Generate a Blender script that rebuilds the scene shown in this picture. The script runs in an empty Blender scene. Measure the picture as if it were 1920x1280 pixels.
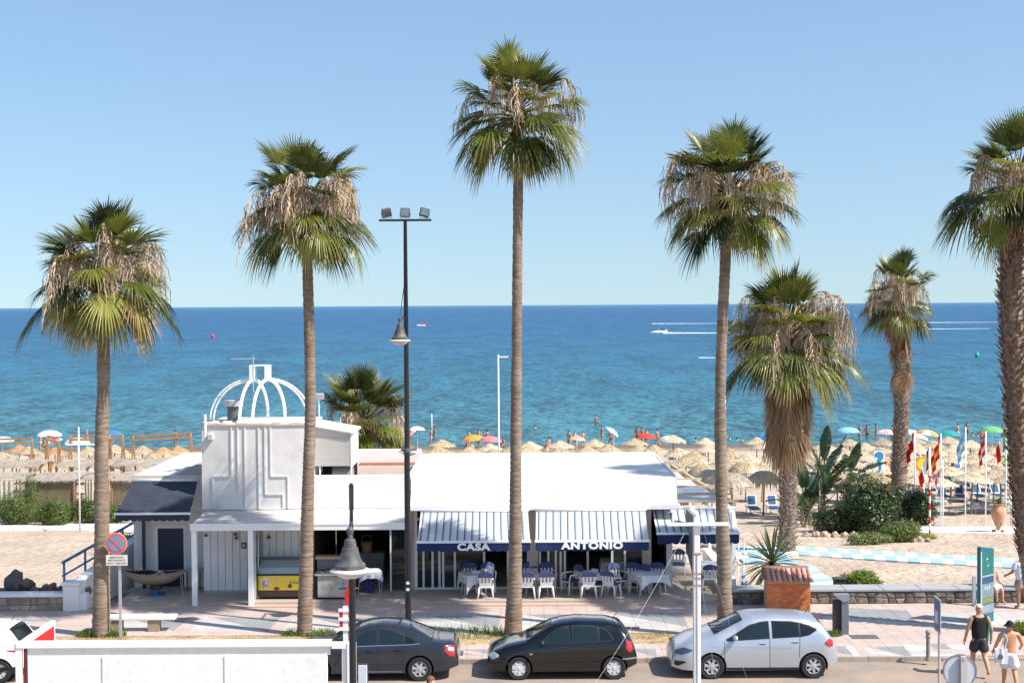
import bpy, bmesh, math, random
from mathutils import Vector, Matrix, noise
sc = bpy.context.scene
COL = sc.collection
R = math.radians
RNG = random.Random(7)
# ---------------------------------------------------------------- camera
CAM_H = 9.7
FPX = 2667.0
cam_d = bpy.data.cameras.new('camera'); cam = bpy.data.objects.new('camera', cam_d); COL.objects.link(cam)
cam_d.sensor_width = 36.0; cam_d.lens = FPX / 1920 * 36.0
cam_d.clip_start = 0.5; cam_d.clip_end = 120000
CROT = Matrix.Rotation(R(90 - 1.471), 3, 'X') @ Matrix.Rotation(R(-0.343), 3, 'Z')
cam.matrix_world = Matrix.Translation((0, 0, CAM_H)) @ CROT.to_4x4()
sc.camera = cam
# ---------------------------------------------------------------- world, sun, exposure
world = bpy.data.worlds.new('World'); sc.world = world; world.use_nodes = True
wn = world.node_tree; wn.nodes.clear()
wo = wn.nodes.new('ShaderNodeOutputWorld'); wb = wn.nodes.new('ShaderNodeBackground')
sky = wn.nodes.new('ShaderNodeTexSky'); sky.sky_type = 'NISHITA'; sky.sun_disc = False
sky.sun_elevation = R(49); sky.sun_rotation = R(114.2); sky.altitude = 0
sky.air_density = 1.35; sky.dust_density = 1.1; sky.ozone_density = 5.0
wt = wn.nodes.new('ShaderNodeTexCoord'); wm = wn.nodes.new('ShaderNodeVectorMath'); wm.operation = 'MULTIPLY_ADD'
wm.inputs[1].default_value = (1, 1, 0.90); wm.inputs[2].default_value = (0, 0, 0.10)
wn.links.new(wt.outputs['Generated'], wm.inputs[0]); wn.links.new(wm.outputs[0], sky.inputs[0])
wb.inputs['Strength'].default_value = 0.122
wn.links.new(sky.outputs[0], wb.inputs[0]); wn.links.new(wb.outputs[0], wo.inputs[0])
SUN_DIR = Vector((0.597, -0.269, 0.755)).normalized()
sl = bpy.data.lights.new('sun', 'SUN'); sl.energy = 5.0; sl.angle = R(0.5); sl.color = (1.0, 0.94, 0.86)
so = bpy.data.objects.new('sun', sl); COL.objects.link(so); so.location = (30, -10, 40)
so.rotation_euler = SUN_DIR.to_track_quat('Z', 'Y').to_euler()
sc.view_settings.view_transform = 'Standard'; sc.view_settings.look = 'None'
sc.view_settings.gamma = 1.0; sc.view_settings.exposure = 0.55
try: sc.view_settings.use_curve_mapping = False
except Exception: pass
sc.cycles.max_bounces = 6; sc.cycles.transparent_max_bounces = 8
# ---------------------------------------------------------------- pixel helpers
def ray(px, py):
 return (CROT @ Vector(((px - 960) / FPX, (640 - py) / FPX, -1.0))).normalized()
def G(px, py, z=0.12):
 r = ray(px, py); t = (z - CAM_H) / r.z
 return Vector((r.x * t, r.y * t, z))
def AT(px, py, Y):
 r = ray(px, py); t = Y / r.y
 return Vector((r.x * t, Y, CAM_H + r.z * t))
SEA_Z = -3.9
def zs(Y):
 if Y <= 46: return 0.0
 if Y <= 80: return -0.0625 * (Y - 46)
 return -2.125 - 0.0316 * (Y - 80)
def GT(px, py, h=0.0):
 """point h above the beach terrain seen at that pixel"""
 z = -1.0
 for _ in range(40):
  p = G(px, py, z); z = z * 0.4 + 0.6 * (zs(p.y) + h)
 return G(px, py, z)
# ---------------------------------------------------------------- object helpers
def tagit(o, label=None, cat=None, group=None, kind=None):
 if label: o['label'] = label
 if cat: o['category'] = cat
 if group: o['group'] = group
 if kind: o['kind'] = kind
 return o
def thing(name, label, cat, loc=(0, 0, 0), group=None, rz=0.0):
 o = bpy.data.objects.new(name, None); COL.objects.link(o)
 o.empty_display_size = 0.2
 o.location = loc; o.rotation_euler = (0, 0, rz)
 return tagit(o, label, cat, group)
def wloc(o):
 v = Vector((0, 0, 0))
 while o is not None:
  v += o.location; o = o.parent
 return v
def kids(o): return list(o.children)
KIDS = {}
def copy_tree(o, parent=None, loc=None, rz=None, label=None, group=None, scale=None):
 c = o.copy(); COL.objects.link(c)
 if parent is not None: c.parent = parent
 if loc is not None: c.location = loc
 if rz is not None: c.rotation_euler = (0, 0, rz)
 if scale is not None: c.scale = (scale,) * 3 if not hasattr(scale, '__len__') else scale
 if label: c['label'] = label
 if group: c['group'] = group
 for ch in KIDS.get(o.name, []):
  copy_tree(ch, c)
  KIDS.setdefault(c.name, [])
 KIDS[c.name] = [x for x in c.children]
 return c
def reg(o, parent):
 KIDS.setdefault(parent.name, []).append(o)
class MB:
 def __init__(s): s.v = []; s.f = []; s.m = []; s.a = []
 def face(s, pts, mi=0, a=0.0):
  b = len(s.v); s.v += [tuple(p) for p in pts]; s.f.append(tuple(range(b, b + len(pts)))); s.m.append(mi); s.a += [a] * len(pts)
 def add(s, verts, faces, mi=0, a=0.0):
  b = len(s.v); s.v += [tuple(p) for p in verts]
  for f in faces: s.f.append(tuple(b + i for i in f)); s.m.append(mi)
  s.a += (list(a) if hasattr(a, '__len__') else [a] * len(verts))
  return s
 BF = [(0, 3, 2, 1), (4, 5, 6, 7), (0, 1, 5, 4), (1, 2, 6, 5), (2, 3, 7, 6), (3, 0, 4, 7)]
 def box(s, x0, x1, y0, y1, z0, z1, mi=0, a=0.0):
  return s.add([(x0, y0, z0), (x1, y0, z0), (x1, y1, z0), (x0, y1, z0), (x0, y0, z1), (x1, y0, z1), (x1, y1, z1), (x0, y1, z1)], s.BF, mi, a)
 def hexa(s, p, mi=0, a=0.0):
  return s.add(p, s.BF, mi, a)
 def obox(s, c, size, rot=None, mi=0, a=0.0):
  c = Vector(c); hx, hy, hz = [q / 2 for q in size]
  P = [Vector(q) for q in ((-hx, -hy, -hz), (hx, -hy, -hz), (hx, hy, -hz), (-hx, hy, -hz), (-hx, -hy, hz), (hx, -hy, hz), (hx, hy, hz), (-hx, hy, hz))]
  if rot is not None: P = [rot @ q for q in P]
  return s.add([c + q for q in P], s.BF, mi, a)
 def beam(s, p0, p1, w, h, mi=0, up=(0, 0, 1)):
  p0 = Vector(p0); p1 = Vector(p1); d = (p1 - p0).normalized(); up = Vector(up)
  if abs(d.dot(up)) > 0.98: up = Vector((0, 1, 0))
  x = d.cross(up).normalized() * (w / 2); y = x.cross(d).normalized() * (h / 2)
  return s.add([p0 - x - y, p0 + x - y, p1 + x - y, p1 - x - y, p0 - x + y, p0 + x + y, p1 + x + y, p1 - x + y], s.BF, mi)
 def tube(s, pts, r, n=8, mi=0, cap=True, a=0.0, sx=1.0):
  pts = [Vector(p) for p in pts]; k = len(pts)
  rr = list(r) if hasattr(r, '__len__') else [r] * k
  verts = []; prev = None
  for i in range(k):
   d = (pts[min(i + 1, k - 1)] - pts[max(i - 1, 0)])
   if d.length < 1e-9: d = Vector((0, 0, 1))
   d.normalize()
   if prev is None:
    u = d.cross(Vector((0, 0, 1)) if abs(d.z) < 0.9 else Vector((1, 0, 0))).normalized()
   else:
    u = (prev - d * prev.dot(d)).normalized()
   prev = u; w = d.cross(u)
   for j in range(n):
    t = 2 * math.pi * j / n
    verts.append(pts[i] + (u * math.cos(t) * sx + w * math.sin(t)) * rr[i])
  faces = []
  for i in range(k - 1):
   for j in range(n):
    j2 = (j + 1) % n
    faces.append((i * n + j, i * n + j2, (i + 1) * n + j2, (i + 1) * n + j))
  if cap:
   faces.append(tuple(range(n - 1, -1, -1))); faces.append(tuple((k - 1) * n + j for j in range(n)))
  return s.add(verts, faces, mi, a)
 def lathe(s, prof, n=16, c=(0, 0, 0), mi=0, axis='z', a=0.0):
  c = Vector(c); verts = []
  for (r, z) in prof:
   for j in range(n):
    t = 2 * math.pi * j / n
    x, y = r * math.cos(t), r * math.sin(t)
    verts.append(c + (Vector((x, y, z)) if axis == 'z' else Vector((x, z, y)) if axis == 'y' else Vector((z, x, y))))
  faces = []
  for i in range(len(prof) - 1):
   for j in range(n):
    j2 = (j + 1) % n
    faces.append((i * n + j, i * n + j2, (i + 1) * n + j2, (i + 1) * n + j))
  return s.add(verts, faces, mi, a)
 def grid(s, fn, nu, nv, mi=0, a=0.0):
  verts = [fn(i / nu, j / nv) for j in range(nv + 1) for i in range(nu + 1)]
  faces = [(j * (nu + 1) + i, j * (nu + 1) + i + 1, (j + 1) * (nu + 1) + i + 1, (j + 1) * (nu + 1) + i) for j in range(nv) for i in range(nu)]
  return s.add(verts, faces, mi, a)
 def extr(s, poly, axis, d0, d1, mi=0):
  """poly of 2D points extruded along axis ('x','y','z') between d0 and d1"""
  n = len(poly)
  def P(q, d): return {'x': (d, q[0], q[1]), 'y': (q[0], d, q[1]), 'z': (q[0], q[1], d)}[axis]
  verts = [P(q, d0) for q in poly] + [P(q, d1) for q in poly]
  faces = [tuple(range(n - 1, -1, -1)), tuple(range(n, 2 * n))] + [(i, (i + 1) % n, n + (i + 1) % n, n + i) for i in range(n)]
  return s.add(verts, faces, mi)
 def mesh(s, name, mats, off=Vector((0, 0, 0)), smooth=False, attr=False):
  me = bpy.data.meshes.new(name)
  me.from_pydata([(v[0] - off.x, v[1] - off.y, v[2] - off.z) for v in s.v], [], s.f)
  if not isinstance(mats, (list, tuple)): mats = [mats]
  for m_ in mats: me.materials.append(m_)
  if len(mats) > 1: me.polygons.foreach_set('material_index', s.m)
  if smooth is not False:
   me.polygons.foreach_set('use_smooth', [True] * len(s.f))
  if attr:
   at = me.attributes.new('t', 'FLOAT', 'POINT'); at.data.foreach_set('value', s.a)
  me.update()
  if smooth == 'auto':
   bm = bmesh.new(); bm.from_mesh(me); bmesh.ops.recalc_face_normals(bm, faces=bm.faces)
   for e in bm.edges:
    if len(e.link_faces) == 2 and e.calc_face_angle(0) > R(35): e.smooth = False
    elif len(e.link_faces) != 2: e.smooth = False
   bm.to_mesh(me); bm.free()
  return me
 def build(s, name, mats, parent=None, smooth=False, attr=False, bevel=0, loc=None, weld=False, **tg):
  base = wloc(parent) if parent is not None else Vector((0, 0, 0))
  off = Vector(loc) if loc is not None else base
  me = s.mesh(name, mats, off, smooth if not weld else False, attr)
  if weld:
   bm = bmesh.new(); bm.from_mesh(me); bmesh.ops.remove_doubles(bm, verts=bm.verts, dist=1e-4)
   bmesh.ops.recalc_face_normals(bm, faces=bm.faces)
   if smooth:
    for f in bm.faces: f.smooth = True
    for e in bm.edges:
     if len(e.link_faces) == 2 and e.calc_face_angle(0) > R(38): e.smooth = False
   bm.to_mesh(me); bm.free()
  o = bpy.data.objects.new(name, me); COL.objects.link(o)
  if parent is not None: o.parent = parent; reg(o, parent)
  o.location = off - base
  if bevel:
   b = o.modifiers.new('bevel', 'BEVEL'); b.width = bevel; b.segments = 1; b.limit_method = 'ANGLE'
  if tg: tagit(o, **tg)
  return o
def dup_part(o, parent, loc=(0, 0, 0), rot=(0, 0, 0), scale=(1, 1, 1)):
 c = o.copy(); COL.objects.link(c); c.parent = parent; c.location = loc; c.rotation_euler = rot; c.scale = scale
 for k in ('label', 'category', 'group'):
  if k in c: del c[k]
 reg(c, parent); return c
def mesh_part(me, name, parent, loc=(0, 0, 0), rot=(0, 0, 0), scale=(1, 1, 1)):
 c = bpy.data.objects.new(name, me); COL.objects.link(c); c.parent = parent; c.location = loc; c.rotation_euler = rot; c.scale = scale
 reg(c, parent); return c
def text_part(body, name, mat_, parent, loc, size, rot=(math.pi / 2, 0, 0), sx=1.0, ext=0.006, bold=0.0, align='CENTER', space=1.0):
 cu = bpy.data.curves.new('tmp_text', 'FONT'); cu.body = body; cu.size = size; cu.extrude = ext; cu.offset = bold
 cu.align_x = align; cu.align_y = 'CENTER'; cu.space_character = space; cu.resolution_u = 3
 to = bpy.data.objects.new('tmp_text', cu); COL.objects.link(to)
 dg = bpy.context.evaluated_depsgraph_get(); dg.update()
 me = bpy.data.meshes.new_from_object(to.evaluated_get(dg)); me.name = name
 bpy.data.objects.remove(to); bpy.data.curves.remove(cu)
 me.materials.clear(); me.materials.append(mat_)
 for v in me.vertices: v.co.x *= sx
 o = bpy.data.objects.new(name, me); COL.objects.link(o)
 o.parent = parent; reg(o, parent)
 o.location = Vector(loc) - wloc(parent); o.rotation_euler = rot
 return o
# ---------------------------------------------------------------- materials
MATS = {}
def mat(name, col=(0.5, 0.5, 0.5), rough=0.7, metal=0.0, var=0.12, scale=3.0, bump=0.0, bscale=40.0, dirt=None, dscale=1.0, damt=0.4,
  trans=0.0, objvar=0.0, spec=0.5, coat=0.0, stretch=(1, 1, 1), emis=None, sheen=0.0, dthr=0.5):
 if name in MATS: return MATS[name]
 m = bpy.data.materials.new(name); m.use_nodes = True; n = m.node_tree; n.nodes.clear()
 L = n.links.new
 out = n.nodes.new('ShaderNodeOutputMaterial'); b = n.nodes.new('ShaderNodeBsdfPrincipled')
 tc = n.nodes.new('ShaderNodeTexCoord'); mp = n.nodes.new('ShaderNodeMapping'); mp.inputs['Scale'].default_value = stretch
 L(tc.outputs['Object'], mp.inputs[0])
 geo = n.nodes.new('ShaderNodeNewGeometry'); 
 nz = n.nodes.new('ShaderNodeTexNoise'); nz.inputs['Scale'].default_value = scale; nz.inputs['Detail'].default_value = 6
 nz.inputs['Roughness'].default_value = 0.65
 L(mp.outputs[0], nz.inputs['Vector'])
 mr = n.nodes.new('ShaderNodeMapRange'); mr.inputs[1].default_value = 0.3; mr.inputs[2].default_value = 0.7
 mr.inputs[3].default_value = 1 - var; mr.inputs[4].default_value = 1 + var
 L(nz.outputs[0], mr.inputs[0])
 mul = n.nodes.new('ShaderNodeVectorMath'); mul.operation = 'SCALE'; mul.inputs[0].default_value = col
 L(mr.outputs[0], mul.inputs['Scale'])
 last = mul.outputs[0]
 if dirt is not None:
  n2 = n.nodes.new('ShaderNodeTexNoise'); n2.inputs['Scale'].default_value = dscale; n2.inputs['Detail'].default_value = 8
  n2.inputs['Roughness'].default_value = 0.7
  L(tc.outputs['Object'], n2.inputs['Vector'])
  r2 = n.nodes.new('ShaderNodeMapRange'); r2.inputs[1].default_value = dthr; r2.inputs[2].default_value = dthr + 0.22
  r2.inputs[3].default_value = 0; r2.inputs[4].default_value = damt
  L(n2.outputs[0], r2.inputs[0])
  mx = n.nodes.new('ShaderNodeMix'); mx.data_type = 'RGBA'; mx.inputs[7].default_value = (*dirt, 1)
  L(r2.outputs[0], mx.inputs[0]); L(last, mx.inputs[6]); last = mx.outputs[2]
 if objvar:
  oi = n.nodes.new('ShaderNodeObjectInfo'); r3 = n.nodes.new('ShaderNodeMapRange')
  r3.inputs[3].default_value = 1 - objvar; r3.inputs[4].default_value = 1 + objvar
  L(oi.outputs['Random'], r3.inputs[0])
  m2 = n.nodes.new('ShaderNodeVectorMath'); m2.operation = 'SCALE'; L(last, m2.inputs[0]); L(r3.outputs[0], m2.inputs['Scale']); last = m2.outputs[0]
 L(last, b.inputs['Base Color'])
 b.inputs['Roughness'].default_value = rough; b.inputs['Metallic'].default_value = metal
 b.inputs['Specular IOR Level'].default_value = spec; b.inputs['Coat Weight'].default_value = coat; b.inputs['Coat Roughness'].default_value = 0.08
 if bump:
  nb = n.nodes.new('ShaderNodeTexNoise'); nb.inputs['Scale'].default_value = bscale; nb.inputs['Detail'].default_value = 4
  L(mp.outputs[0], nb.inputs['Vector'])
  bp = n.nodes.new('ShaderNodeBump'); bp.inputs['Strength'].default_value = 1.0; bp.inputs['Distance'].default_value = bump
  L(nb.outputs[0], bp.inputs['Height']); L(bp.outputs[0], b.inputs['Normal'])
 if emis:
  b.inputs['Emission Color'].default_value = (*emis[0], 1); b.inputs['Emission Strength'].default_value = emis[1]
 sh = b.outputs[0]
 if trans:
  tr = n.nodes.new('ShaderNodeBsdfTranslucent'); L(last, tr.inputs[0])
  ms = n.nodes.new('ShaderNodeMixShader'); ms.inputs[0].default_value = trans
  L(sh, ms.inputs[1]); L(tr.outputs[0], ms.inputs[2]); sh = ms.outputs[0]
 L(sh, out.inputs[0])
 MATS[name] = m; return m
def glassmat(name, tint=(0.02, 0.03, 0.035), rough=0.03, alpha=0.35):
 if name in MATS: return MATS[name]
 m = bpy.data.materials.new(name); m.use_nodes = True; n = m.node_tree; n.nodes.clear(); L = n.links.new
 out = n.nodes.new('ShaderNodeOutputMaterial'); b = n.nodes.new('ShaderNodeBsdfPrincipled')
 b.inputs['Base Color'].default_value = (*tint, 1); b.inputs['Roughness'].default_value = rough; b.inputs['Specular IOR Level'].default_value = 0.7
 t = n.nodes.new('ShaderNodeBsdfTransparent'); t.inputs[0].default_value = (0.93, 0.94, 0.94, 1)
 ms = n.nodes.new('ShaderNodeMixShader'); ms.inputs[0].default_value = alpha
 L(t.outputs[0], ms.inputs[1]); L(b.outputs[0], ms.inputs[2]); L(ms.outputs[0], out.inputs[0])
 MATS[name] = m; return m
def leafmat(name, c0, c1, tip, trans=0.35, tipstart=0.82):
 """leaf colour: between c0 and c1 leaf by leaf, dry tips from the point attribute t"""
 if name in MATS: return MATS[name]
 m = bpy.data.materials.new(name); m.use_nodes = True; n = m.node_tree; n.nodes.clear(); L = n.links.new
 out = n.nodes.new('ShaderNodeOutputMaterial'); b = n.nodes.new('ShaderNodeBsdfPrincipled')
 oi = n.nodes.new('ShaderNodeObjectInfo'); tc = n.nodes.new('ShaderNodeTexCoord')
 nz = n.nodes.new('ShaderNodeTexNoise'); nz.inputs['Scale'].default_value = 5.0; L(tc.outputs['Object'], nz.inputs['Vector'])
 ad = n.nodes.new('ShaderNodeMath'); ad.operation = 'MULTIPLY_ADD'; L(nz.outputs[0], ad.inputs[0]); ad.inputs[1].default_value = 0.9; 
 sb = n.nodes.new('ShaderNodeMath'); sb.operation = 'SUBTRACT'; L(oi.outputs['Random'], sb.inputs[0]); sb.inputs[1].default_value = 0.45; L(sb.outputs[0], ad.inputs[2])
 mx = n.nodes.new('ShaderNodeMix'); mx.data_type = 'RGBA'; mx.clamp_factor = True
 mx.inputs[6].default_value = (*c0, 1); mx.inputs[7].default_value = (*c1, 1); L(ad.outputs[0], mx.inputs[0])
 at = n.nodes.new('ShaderNodeAttribute'); at.attribute_name = 't'
 mr = n.nodes.new('ShaderNodeMapRange'); mr.inputs[1].default_value = tipstart; mr.inputs[2].default_value = 1.0; L(at.outputs['Fac'], mr.inputs[0])
 m2 = n.nodes.new('ShaderNodeMix'); m2.data_type = 'RGBA'; m2.inputs[7].default_value = (*tip, 1)
 L(mr.outputs[0], m2.inputs[0]); L(mx.outputs[2], m2.inputs[6])
 L(m2.outputs[2], b.inputs['Base Color']); b.inputs['Roughness'].default_value = 0.38; b.inputs['Specular IOR Level'].default_value = 0.5
 tr = n.nodes.new('ShaderNodeBsdfTranslucent'); L(m2.outputs[2], tr.inputs[0])
 ms = n.nodes.new('ShaderNodeMixShader'); ms.inputs[0].default_value = trans
 L(b.outputs[0], ms.inputs[1]); L(tr.outputs[0], ms.inputs[2]); L(ms.outputs[0], out.inputs[0])
 MATS[name] = m; return m
WHITE = mat('white_plaster', (0.80, 0.79, 0.77), 0.85, var=0.03, scale=1.5, bump=0.003, bscale=60, dirt=(0.55, 0.51, 0.46), dscale=0.9, damt=0.35, dthr=0.52)
WHITE2 = mat('weathered_white_plaster', (0.67, 0.655, 0.63), 0.85, var=0.05, scale=1.2, bump=0.004, bscale=50, dirt=(0.42, 0.38, 0.33), dscale=1.6, damt=0.45, dthr=0.5)
WMETAL = mat('white_painted_metal', (0.80, 0.80, 0.79), 0.4, var=0.03)
WROOF = mat('white_roof_coating', (0.72, 0.70, 0.66), 0.8, var=0.05, scale=1.0, dirt=(0.50, 0.42, 0.33), dscale=1.1, damt=0.6, dthr=0.5, bump=.01, bscale=3)
BLACKM = mat('black_painted_metal', (0.012, 0.013, 0.015), 0.35, var=0.1)
DKGREY = mat('dark_grey_metal', (0.09, 0.095, 0.10), 0.5, var=0.1)
GREYM = mat('galvanised_grey', (0.42, 0.43, 0.44), 0.5, 0.3, var=0.08)
BLUEM = mat('blue_painted_metal', (0.03, 0.13, 0.30), 0.4)
WOOD = mat('weathered_wood', (0.36, 0.20, 0.10), 0.75, var=0.25, scale=4, stretch=(1, 1, 0.2))
PWOOD = mat('pale_timber', (0.55, 0.42, 0.28), 0.75, var=0.2, scale=4)
STONEC = mat('grey_stone_cap', (0.33, 0.34, 0.35), 0.8, var=0.12, scale=3, bump=0.004)
TERRA = mat('terracotta', (0.50, 0.22, 0.12), 0.8, var=0.18, scale=6)
PLASTIC = mat('white_plastic', (0.80, 0.80, 0.78), 0.35, var=0.02)
CLOTHW = mat('white_cloth', (0.72, 0.73, 0.76), 0.9, var=0.04, scale=6, trans=0.1)
CLOTHB = mat('blue_chair_cover', (0.075, 0.09, 0.21), 0.9, var=0.12, scale=10)
RED = mat('red_paint', (0.60, 0.02, 0.015), 0.4)
RUBBER = mat('tyre_rubber', (0.02, 0.02, 0.022), 0.8)
GLASS = glassmat('window_glass', (0.03, 0.05, 0.05), 0.02, 0.35)
# ================================================================ GROUND, BEACH, SEA
def node_mat(name):
 m = bpy.data.materials.new(name); m.use_nodes = True; m.node_tree.nodes.clear(); MATS[name] = m
 return m, m.node_tree, m.node_tree.nodes.new, m.node_tree.links.new
# sea ------------------------------------------------------------
m, nt, N, L = node_mat('sea_water')
out = N('ShaderNodeOutputMaterial'); b = N('ShaderNodeBsdfPrincipled')
tc = N('ShaderNodeTexCoord'); sx = N('ShaderNodeSeparateXYZ'); L(tc.outputs['Object'], sx.inputs[0])
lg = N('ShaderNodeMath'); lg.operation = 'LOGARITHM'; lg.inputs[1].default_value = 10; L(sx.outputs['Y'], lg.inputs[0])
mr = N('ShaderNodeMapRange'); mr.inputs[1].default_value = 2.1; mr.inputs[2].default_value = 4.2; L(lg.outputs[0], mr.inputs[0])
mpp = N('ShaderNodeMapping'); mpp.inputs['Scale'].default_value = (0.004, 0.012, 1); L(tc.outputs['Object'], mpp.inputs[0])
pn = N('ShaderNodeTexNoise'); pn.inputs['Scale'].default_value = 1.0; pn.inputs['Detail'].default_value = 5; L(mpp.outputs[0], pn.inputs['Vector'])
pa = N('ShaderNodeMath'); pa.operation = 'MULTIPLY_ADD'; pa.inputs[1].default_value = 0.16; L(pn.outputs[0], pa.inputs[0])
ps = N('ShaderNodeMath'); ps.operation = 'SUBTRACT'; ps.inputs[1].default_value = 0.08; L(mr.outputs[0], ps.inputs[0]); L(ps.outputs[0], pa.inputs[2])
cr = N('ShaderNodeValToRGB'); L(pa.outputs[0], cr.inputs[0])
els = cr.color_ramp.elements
stops = [(0.0, (0.080, 0.190, 0.190)), (0.03, (0.040, 0.140, 0.165)), (0.12, (0.018, 0.104, 0.148)), (0.24, (0.009, 0.088, 0.160)), (0.40, (0.004, 0.074, 0.166)), (0.6, (0.005, 0.070, 0.170)), (0.8, (0.014, 0.092, 0.195)), (1.0, (0.05, 0.15, 0.27))]  # far stops paled towards the horizon, haze put into the water colour
els[0].position = 0; els[0].color = (*stops[0][1], 1); els[1].position = 1; els[1].color = (*stops[-1][1], 1)
for p_, c_ in stops[1:-1]:
 e = els.new(p_); e.color = (*c_, 1)
def wav(scl, det, rough=0.6):
 mp = N('ShaderNodeMapping'); mp.inputs['Scale'].default_value = scl; L(tc.outputs['Object'], mp.inputs[0])
 nz = N('ShaderNodeTexNoise'); nz.inputs['Scale'].default_value = 1; nz.inputs['Detail'].default_value = det; nz.inputs['Roughness'].default_value = rough
 L(mp.outputs[0], nz.inputs['Vector']); return nz.outputs[0]
w1 = wav((0.9, 0.45, 1), 5, .65); w2 = wav((0.28, 0.10, 1), 5, .65); w3 = wav((0.06, 0.018, 1), 6, 0.7)
s1 = N('ShaderNodeMath'); s1.operation = 'MULTIPLY'; s1.inputs[1].default_value = 0.30; L(w1, s1.inputs[0])
s2 = N('ShaderNodeMath'); s2.operation = 'MULTIPLY_ADD'; s2.inputs[1].default_value = 0.6; L(w2, s2.inputs[0]); L(s1.outputs[0], s2.inputs[2])
s3 = N('ShaderNodeMath'); s3.operation = 'MULTIPLY_ADD'; s3.inputs[1].default_value = 1.6; L(w3, s3.inputs[0]); L(s2.outputs[0], s3.inputs[2])
bp = N('ShaderNodeBump'); bp.inputs['Strength'].default_value = 1.0; bp.inputs['Distance'].default_value = 1.0; L(s3.outputs[0], bp.inputs['Height'])
L(bp.outputs[0], b.inputs['Normal'])
c1 = N('ShaderNodeMapRange'); c1.inputs[1].default_value = 0.36; c1.inputs[2].default_value = 0.64; c1.inputs[1].default_value = .40; c1.inputs[2].default_value = .60; c1.inputs[3].default_value = 0.45; c1.inputs[4].default_value = 1.6  # wave noise lightens and darkens the colour, standing in for light on ripples
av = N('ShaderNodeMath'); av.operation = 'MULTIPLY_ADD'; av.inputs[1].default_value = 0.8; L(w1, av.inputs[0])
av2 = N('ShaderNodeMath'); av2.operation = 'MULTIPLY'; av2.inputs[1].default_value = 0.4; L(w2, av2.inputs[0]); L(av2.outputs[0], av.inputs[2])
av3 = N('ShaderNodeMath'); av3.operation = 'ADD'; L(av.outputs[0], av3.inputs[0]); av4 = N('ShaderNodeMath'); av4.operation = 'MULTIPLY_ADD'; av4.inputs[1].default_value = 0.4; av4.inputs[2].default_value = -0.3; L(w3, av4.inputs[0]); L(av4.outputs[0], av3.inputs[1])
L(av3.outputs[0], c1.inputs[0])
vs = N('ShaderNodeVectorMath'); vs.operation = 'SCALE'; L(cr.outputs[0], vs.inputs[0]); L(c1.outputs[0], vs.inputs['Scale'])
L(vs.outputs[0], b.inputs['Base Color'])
b.inputs['Roughness'].default_value = 0.3; b.inputs['Specular IOR Level'].default_value = 0.06
L(b.outputs[0], out.inputs[0]); SEAM = m
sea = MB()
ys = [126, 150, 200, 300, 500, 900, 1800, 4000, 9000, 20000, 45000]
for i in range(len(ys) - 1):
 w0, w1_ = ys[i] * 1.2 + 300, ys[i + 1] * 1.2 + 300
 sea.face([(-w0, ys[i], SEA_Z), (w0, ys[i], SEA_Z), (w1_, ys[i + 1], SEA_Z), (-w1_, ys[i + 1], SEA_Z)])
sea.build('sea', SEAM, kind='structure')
# sand -----------------------------------------------------------
m, nt, N, L = node_mat('beach_sand')
out = N('ShaderNodeOutputMaterial'); b = N('ShaderNodeBsdfPrincipled'); tc = N('ShaderNodeTexCoord')
n1 = N('ShaderNodeTexNoise'); n1.inputs['Scale'].default_value = 0.35; n1.inputs['Detail'].default_value = 8; n1.inputs['Roughness'].default_value = 0.65; L(tc.outputs['Object'], n1.inputs['Vector'])
n2 = N('ShaderNodeTexNoise'); n2.inputs['Scale'].default_value = 5; n2.inputs['Detail'].default_value = 6; L(tc.outputs['Object'], n2.inputs['Vector'])
cr = N('ShaderNodeValToRGB'); L(n1.outputs[0], cr.inputs[0])
cr.color_ramp.elements[0].position = 0.35; cr.color_ramp.elements[0].color = (0.42, 0.33, 0.25, 1)
cr.color_ramp.elements[1].position = 0.65; cr.color_ramp.elements[1].color = (0.54, 0.44, 0.345, 1)
sx = N('ShaderNodeSeparateXYZ'); L(tc.outputs['Object'], sx.inputs[0])
wet = N('ShaderNodeMapRange'); wet.inputs[1].default_value = 126; wet.inputs[2].default_value = 134; L(sx.outputs['Y'], wet.inputs[0])
mx = N('ShaderNodeMix'); mx.data_type = 'RGBA'; mx.inputs[7].default_value = (0.17, 0.13, 0.10, 1); L(wet.outputs[0], mx.inputs[0]); L(cr.outputs[0], mx.inputs[6])
mr = N('ShaderNodeMapRange'); mr.inputs[1].default_value = 0.3; mr.inputs[2].default_value = 0.7; mr.inputs[3].default_value = 0.88; mr.inputs[4].default_value = 1.1; L(n2.outputs[0], mr.inputs[0])
vs = N('ShaderNodeVectorMath'); vs.operation = 'SCALE'; L(mx.outputs[2], vs.inputs[0]); L(mr.outputs[0], vs.inputs['Scale']); L(vs.outputs[0], b.inputs['Base Color'])
n3 = N('ShaderNodeTexNoise'); n3.inputs['Scale'].default_value = 2.6; n3.inputs['Detail'].default_value = 7; L(tc.outputs['Object'], n3.inputs['Vector'])
bp = N('ShaderNodeBump'); bp.inputs['Distance'].default_value = 0.22; L(n3.outputs[0], bp.inputs['Height']); L(bp.outputs[0], b.inputs['Normal'])
b.inputs['Roughness'].default_value = 0.95; b.inputs['Specular IOR Level'].default_value = 0.1
L(b.outputs[0], out.inputs[0]); SAND = m
sand = MB()
def sfn(u, v):
 Y = 45.4 + (150 - 45.4) * v; X = -90 + 180 * u
 wob = noise.noise(Vector((X * 0.25, Y * 0.25, 3))) * 0.09 + noise.noise(Vector((X * 0.9, Y * 0.9, 5))) * 0.035
 k = min(1, max(0, (Y - 47) / 4.0))
 return (X, Y, zs(Y) + wob * k - 0.02 + 0.05 * min(1, max(0, (Y - 46)) / 2))
sand.grid(sfn, 260, 150)
sand.build('beach_sand', SAND, smooth=True, kind='structure')
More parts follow.
